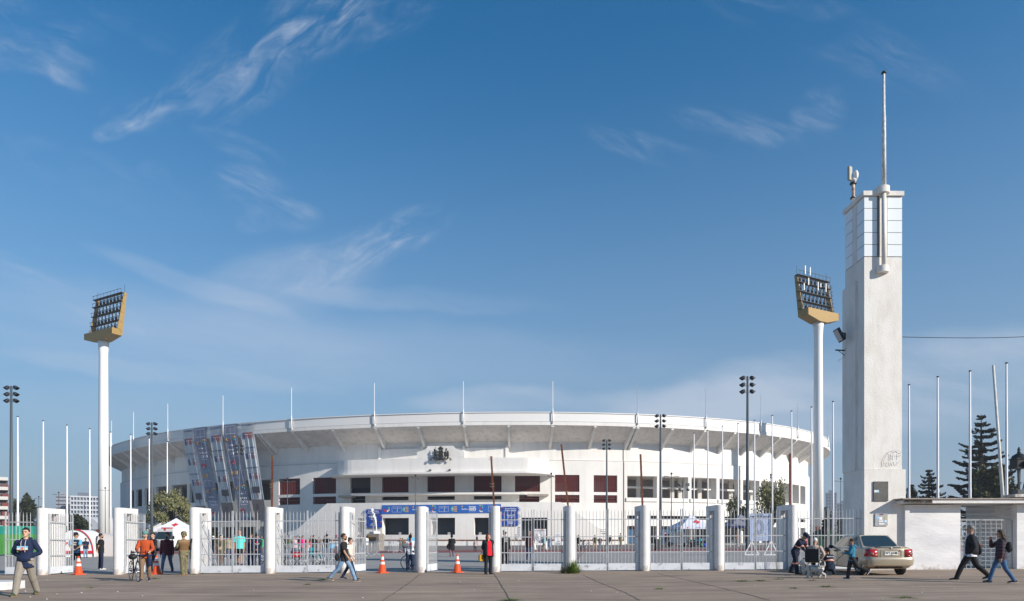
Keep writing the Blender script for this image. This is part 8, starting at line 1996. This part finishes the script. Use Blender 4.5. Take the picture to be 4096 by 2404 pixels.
# ------------------------------------------------------------------ trees and plants
def leafm(n, a, c): return mat('leaf_' + n, a, .7, color2=c, vscale=1.3, spec=.2, detail=3)
M_bark = mat('bark', (.075, .055, .04), .95, var=.4, vscale=4)
L_pep = leafm('pepper', (.23, .225, .10), (.105, .11, .05)); L_dark = leafm('dark', (.045, .055, .03), (.018, .024, .014)); L_ced = leafm('cedar', (.06, .06, .04), (.022, .026, .02)); L_grn = leafm('green', (.11, .11, .045), (.04, .046, .02))
def leaves(b, c, r, n, sz, droop=0.0):
 for _ in range(n):
  d = Vector((rnd.gauss(0, 1), rnd.gauss(0, 1), rnd.gauss(0, 1))).normalized() * (rnd.random() ** .45); p = Vector(c) + Vector((d.x * r[0], d.y * r[1], d.z * r[2])); s = sz * rnd.uniform(.5, 1.3)
  a = Vector((rnd.uniform(-1, 1), rnd.uniform(-1, 1), rnd.uniform(-1, 1) - droop)).normalized(); e = a.orthogonal().normalized(); e = Matrix.Rotation(rnd.random() * 6.28, 3, a) @ e
  b.add([p - e * s * .35, p + a * s * .5 - e * s * .1, p + e * s * .35, p - a * s * .6], [(0, 1, 2, 3)])
def tree(name, label, px, D, top, bot, wpx, m_, n, sz, clumps=14, droop=0, base=None, cat='tree'):
 p = gx(px, D); t = thing(name, label, cat, p); k = D / F; zt = HC + (PYH - top) * k - p.z; zb = max(.3, HC + (PYH - bot) * k - p.z); W = wpx * k / 2; H = (zt - zb) / 2; zc = (zt + zb) / 2
 cs = []
 for i in range(clumps):
  d = Vector((rnd.uniform(-1, 1), rnd.uniform(-1, 1), rnd.uniform(-1, 1)))
  while d.length > 1: d = Vector((rnd.uniform(-1, 1), rnd.uniform(-1, 1), rnd.uniform(-1, 1)))
  cs.append((Vector((d.x * W * .78, d.y * W * .78, zc + d.z * H * .80)), rnd.uniform(.24, .42) * (14 / clumps) ** .45))
 b = MB(); b.tube([(0, 0, -.1), (rnd.uniform(-.2, .2), 0, zb + H * .4), (0, 0, zc + H * .5)], [.05 * zt * .55, .03 * zt * .6, .04], 8)
 for c, r in cs[:9]: b.tube([(0, 0, zb + H * .15), c * .5 + Vector((0, 0, zc * .42)), c], [.018 * zt, .010 * zt, .02], 5)
 b.build('trunk', M_bark, t)
 b = MB()
 for c, r in cs: leaves(b, c, (W * r * 1.25, W * r * 1.25, H * r * 1.15), n // clumps, sz, droop)
 b.build('crown', m_, t, fix=False); return t
tree('pepper_tree', 'broad drooping pepper tree in front of the left end of the stadium', 690, 98, 1936, 2175, 205, L_pep, 9500, .25, 56, 1.8)
tree('pepper_tree', 'loose pepper tree left of the tallest six-lamp post, before the open bays', 2952, 92, 1980, 2135, 125, L_pep, 2600, .26, 18, 1.8)
tree('pepper_tree', 'taller open pepper tree right of the tallest six-lamp post', 3085, 90, 1884, 2135, 140, L_pep, 4200, .26, 22, 1.8)
tree('tree', 'tall dark evergreen behind the green fence at the left', 108, 140, 1982, 2135, 62, L_dark, 2600, .7, 14)
tree('tree', 'lower dark tree at the left edge beside the terraced block', 62, 150, 2005, 2140, 40, L_dark, 1300, .7, 9)
tree('tree', 'dark bushy tree in front of the white dome', 312, 112, 2048, 2150, 90, L_dark, 2400, .5, 12)
tree('tree', 'round green tree just right of the tower', 3648, 85, 1938, 2120, 75, L_grn, 1800, .45, 10)
tree('tree', 'yellow green bushy tree below the large cedar', 3960, 78, 1855, 2120, 190, L_grn, 6500, .42, 20)
tree('tree', 'thin young tree at the foot of the right floodlight mast', 3301, 70, 2070, 2150, 26, L_dark, 350, .3, 6)
tree('tree', 'distant dark tree left of the right high-rise', 3312, 260, 2035, 2130, 60, L_dark, 900, 1.2, 8)
tree('tree', 'distant dark tree between the flagpole and the tower', 3372, 280, 2058, 2130, 50, L_dark, 800, 1.2, 8)
def conifer(label, px, D, top, bot, wpx, n, m_):
 p = gx(px, D); t = thing('cedar_tree', label, 'tree', p); k = D / F; zt = HC + (PYH - top) * k - p.z; zb = HC + (PYH - bot) * k - p.z; W = wpx * k / 2
 b = MB(); b.tube([(0, 0, -.1), (0, 0, zt * .6), (0, 0, zt)], [.028 * zt, .016 * zt, .02], 8); br = []
 lv = MB()
 for i in range(n):
  f = ((i * 16 // n) + .5 + rnd.uniform(-.22, .22)) / 16; z = zb + (zt - zb) * f; L = W * (1 - f) ** .8 * rnd.uniform(.6, 1.25) + .2; a = rnd.random() * 6.283
  d = Vector((math.cos(a), math.sin(a), 0)); tip = Vector((0, 0, z + L * rnd.uniform(.02, .28))) + d * L; mid = Vector((0, 0, z)) + d * L * .55 - Vector((0, 0, L * .05)); b.tube([(0, 0, z), mid, tip], [.012 * zt * (1 - f) + .02, .03, .01], 4)
  m = int(14 + L * 20)
  for j in range(m):
   s = rnd.random() ** .7; q = (Vector((0, 0, z)).lerp(mid, s * 2) if s < .5 else mid.lerp(tip, s * 2 - 1)) + Vector((0, 0, rnd.uniform(-.12, .08))); w = L * .24 * (1.1 - s) + .13; side = Vector((-d.y, d.x, 0)) * rnd.choice((-1, 1)) * w * rnd.uniform(.4, 1.2) + d * w * .6 - Vector((0, 0, rnd.uniform(0, w * .5))); e = Vector((0, 0, .10 + w * .10)) + d * .05
   lv.add([q - e * .5, q + side * .5 - e * .8, q + side, q + side * .45 + e * .6], [(0, 1, 2, 3)])
 b.build('trunk', M_bark, t); lv.build('crown', m_, t, fix=False); return t
conifer('large dark cedar with tiered branches behind the right flagpoles', 3925, 82, 1655, 2080, 300, 130, L_ced)
conifer('small dark cedar between the first two flagpoles right of the tower', 3716, 88, 1876, 2090, 170, 70, L_ced)
def palm(label, px, D, top, r):
 p = gx(px, D); t = thing('palm', label, 'palm', p); z = HC + (PYH - top) * D / F - p.z; z = max(z, 1.0); b = MB(); b.tube([(0, 0, -.1), (0, 0, z * .7)], [.22, .2], 8); b.build('trunk', M_bark, t); b = MB()
 for i in range(26):
  a = rnd.random() * 6.28; up = rnd.uniform(.1, 1); d = Vector((math.cos(a), math.sin(a), 0)); pts = [Vector((0, 0, z * .7)) + d * r * s + Vector((0, 0, r * (up * s - .55 * s * s))) for s in (0, .3, .6, 1)]; sd_ = Vector((-d.y, d.x, 0)) * r * .10
  for q0, q1, w0, w1 in zip(pts[:-1], pts[1:], (.3, 1, .8), (1, .8, .1)): b.add([q0 - sd_ * w0, q0 + sd_ * w0, q1 + sd_ * w1, q1 - sd_ * w1], [(0, 1, 2, 3)])
 b.build('crown', L_grn, t, fix=False)
palm('short bushy palm behind the woman in the olive wrap', 862, 75, 2120, 1.0); palm('palm behind the left edge of the red-cross tent', 2758, 104, 2082, 1.4); palm('palm behind the right side of the red-cross tent', 2808, 104, 2078, 1.5)
b = MB()
for i in range(900):
 x = rnd.choice((rnd.uniform(-420, -190), rnd.uniform(150, 420))); y = rnd.uniform(330, 380); leaves(b, (x, y, rnd.uniform(1, 7)), (4, 3, 3.5), 7, 2.2)
tag(b.build('treeline', L_dark, fix=False), 'far low line of dark trees along the horizon', 'treeline', kind='stuff')
M_gr = leafm('grass', (.13, .19, .03), (.05, .10, .015)); M_dry = mat('dry_grass', (.20, .15, .07), .8)
def blades(b, c, n, h, sp, w=.012):
 for _ in range(n):
  a = rnd.random() * 6.28; L = h * rnd.uniform(.45, 1.1); d = Vector((math.cos(a), math.sin(a), 0)); o = Vector(c) + d * rnd.random() * sp * .4; out = sp * rnd.uniform(.02, 1); L *= 1.1 - .8 * out / sp; s = Vector((-d.y, d.x, 0)) * w
  m = o + d * out * .4 + Vector((0, 0, L * .7)); e = o + d * out + Vector((0, 0, L * rnd.uniform(.65, 1))); b.add([o - s, o + s, m + s * .7, m - s * .7], [(0, 1, 2, 3)]); b.add([m - s * .7, m + s * .7, e], [(0, 1, 2)])
q = place(2290, 2293); pg = thing('grass_clump', 'bright green fountain grass clump with dark plumes at the foot of a pillar', 'grass clump', q)
b = MB(); blades(b, (0, -.05, 0), 520, .66, .62, .007); blades(b, (0, -.05, 0), 160, .40, .62, .007); b.build('foliage', M_gr, pg, fix=False)
b = MB(); blades(b, (-.38, 0, 0), 90, .42, .26, .006); b.build('dead_blades', M_dry, pg, fix=False)
b = MB()
for i in range(9): a = rnd.uniform(-.6, .9); b.tube([(.2, 0, .5), (.25 + a * .3, .02, .85), (.32 + a * .6, .03, rnd.uniform(.9, 1.2)), (.42 + a * .75, .03, rnd.uniform(.95, 1.25))], [.003, .004, .008, .002], 5)
b.build('plume', mat('plume', (.16, .07, .06), .9), pg)
b = MB()
for px, py, n, s in ((622, 2315, 30, .18), (776, 2297, 26, .12), (803, 2296, 26, .12), (1290, 2320, 60, .22), (1232, 2338, 24, .14), (1385, 2291, 40, .2), (2040, 2402, 40, .22), (2970, 2325, 30, .3), (3040, 2324, 30, .25), (3115, 2317, 24, .2), (3252, 2322, 20, .14), (3305, 2347, 26, .22), (3175, 2354, 16, .16), (3620, 2392, 26, .25), (2640, 2356, 16, .16), (82, 2342, 14, .1), (360, 2352, 12, .14)):
 blades(b, place(px, py), n * 2, .05, s * 1.6, .010)
tag(b.build('grass_tufts', M_gr, fix=False), 'small green weed tufts growing in the forecourt joints', 'weeds', kind='stuff')
b = MB()
for i in range(34): p = place(rnd.uniform(60, 4060), rnd.uniform(2300, 2400)); s = rnd.uniform(.008, .022); b.box((p.x, p.y, p.z + .008), (s * 1.6, s, .01), rnd.random() * 3)
tag(b.build('litter', M_paper), 'scattered tiny scraps of pale litter on the forecourt', 'litter', kind='stuff')
wd = thing('weed', 'dry brown weed growing through the gate beside the plan board', 'weed', gx(3118, 27.6)); b = MB(); blades(b, (0, .25, 0), 30, 1.25, .3, .004); b.build('stalks', M_dry, wd, fix=False)
# ------------------------------------------------------------------ fence, far buildings
p0, p1 = gx(-260, 53), gx(262, 57); gf = thing('screen_fence', 'green windscreen fence with a teal upper strip behind the far left gates', 'fence', (0, 0, 0)); d = (p1 - p0)
for nm, z0, z1, m_ in (('teal_strip', 1.75, 2.42, mat('teal_net', (.02, .26, .20), .8, var=.15)), ('green_net', .12, 1.745, mat('green_net', (.07, .27, .06), .8, var=.2, stretch=(2, 2, .2)))):
 b = MB(); n = 40; b.sheet(lambda u, v: (p0.x + d.x * u, p0.y + d.y * u + .05 * math.sin(u * 70), p0.z + v), [i / n for i in range(n + 1)], [z0, z1]); b.build(nm, m_, gf, fix=False)
for i in range(9): q = p0 + d * (i / 8); MB().b2(q.x - .04, q.x + .04, q.y + .08, q.y + .16, q.z, q.z + 2.45).build('post', M_polegrey, gf)
def block(name, label, px0, px1, top, D, floors, m_wall, m_deck, depth, side=None, cols=0):
 k = D / F; x0, x1 = (px0 - PX0) * k, (px1 - PX0) * k; h = HC + (PYH - top) * k; t = thing(name, label, 'building', ((x0 + x1) / 2, D, 0), -math.atan2((x0 + x1) / 2, D)); w = (x1 - x0) / 2 * D / math.hypot((x0 + x1) / 2, D)
 MB().b2(-w, w, .8, depth, 0, h).build('wall', m_wall, t)
 for i in range(floors): z = h * (i + 1) / floors; MB().b2(-w, w, -.3, .8, z - h / floors * .34, z).build('balcony_deck', m_deck, t)
 for i in range(cols + 1): x = -w + 2 * w * i / max(1, cols); MB().b2(x - .25 * k * 6, x + .25 * k * 6, -.2, .8, 0, h).build('fin', m_deck, t)
 b = MB(); b.b2(-w * .5, w * .4, 2, depth * .8, h, h + 2.2); b.build('roof_plant', m_wall, t); return t
M_bw = mat('building_white', (.50, .52, .56), .8); M_bg = mat('building_grey', (.24, .26, .30), .8); M_bd = mat('building_dark', (.13, .15, .19), .6)
t = block('terraced_block', 'white terraced block with dark red walls at the left edge', -170, 34, 1905, 135, 7, mat('block_shade', (.10, .095, .10), .8), mat('block_white', (.52, .52, .48), .8), 14, None, 0)
for i in range(7): z = 12.4 * (i + .15) / 7; b = MB(); b.b2(3.0, 4.1, .3, .78, z, z + 1.15); b.build('red_wall', mat('block_red', (.17, .05, .045), .8), t)
block('apartment_slab', 'long pale apartment slab with rows of balconies, left of the floodlight mast', 282, 396, 1984, 430, 10, M_bd, M_bw, 16, None, 9)
block('apartment_tower', 'plain grey apartment tower joined behind the pale slab', 222, 281, 1982, 445, 12, M_bg, M_bg, 16)
block('high_rise', 'pale high-rise right of the right floodlight mast', 3303, 3346, 1970, 640, 15, mat('tower_glass', (.30, .34, .38), .5), M_bw, 20, None, 4)
block('office_block', 'lower pale block beside the high-rise, left of the tower', 3348, 3400, 2012, 680, 9, mat('tower_glass', (.30, .34, .38), .5), M_bw, 20, None, 5)
k = 235 / F; dm = thing('sports_dome', 'low white curved sports hall roof left of the floodlight mast', 'building', gx(330, 235)); b = MB(); w = 75 * k; b.sheet(lambda u, v: (-w * math.cos(v) * 1.0, u, 2.0 + 6.6 * math.sin(v) ** .8), [0, 12, 24], [math.pi * i / 20 for i in range(21)]); b.add([(-w * math.cos(math.pi * i / 20), 0, 2.0 + 6.6 * math.sin(math.pi * i / 20) ** .8) for i in range(21)], [tuple(range(21))]); b.build('roof', M_bw, dm, True); b = MB(); b.b2(-w, w, .4, 24, 0, 2.0); b.build('wall', M_bw, dm); b = MB(); b.b2(-w * .96, w * .96, -.3, .0, 3.6, 4.2); b.build('canopy', M_bg, dm)
bt = gx(3312, 78); dt = thing('dark_tent', 'small dark green tent at the foot of the right floodlight mast', 'tent', bt); b = MB(); b.prism([(-1.3, 0), (1.3, 0), (1.3, 1.3), (0, 2.1), (-1.3, 1.3)], 0, 2.5); b.build('cloth', mat('bottle_green', (.015, .05, .03), .8), dt); b = MB(); b.prism([(-.4, 0), (.4, 0), (.4, 1.2), (-.4, 1.2)], -.02, -.001); b.build('door_flap', M_blackm, dt)
rr = thing('water_barrier', 'long red and white barrier row at the foot of the right floodlight mast', 'barrier', gx(3270, 84)); b = MB(); b.b2(-2.6, 2.4, 0, .5, .1, .75); b.build('lower_block', mat('barrier_red', (.5, .03, .03), .6), rr); b = MB(); b.b2(-2.4, 2.2, .1, .4, .75, 1.1); b.build('upper_block', mat('barrier_pink', (.6, .3, .28), .6), rr)
# thin even air over the city
hm_ = bpy.data.materials.new('haze'); hm_.use_nodes = True; nt = hm_.node_tree; nt.nodes.remove(nt.nodes['Principled BSDF']); pv = nt.nodes.new('ShaderNodeVolumePrincipled'); pv.inputs['Color'].default_value = (.80, .86, .95, 1); pv.inputs['Density'].default_value = .00045; pv.inputs['Anisotropy'].default_value = .2; nt.links.new(pv.outputs[0], nt.nodes['Material Output'].inputs['Volume'])
tag(MB().b2(-3600, 3600, -70, 6100, -1.5, 48).build('haze', hm_), 'thin pale haze over the whole place', 'haze', kind='stuff')
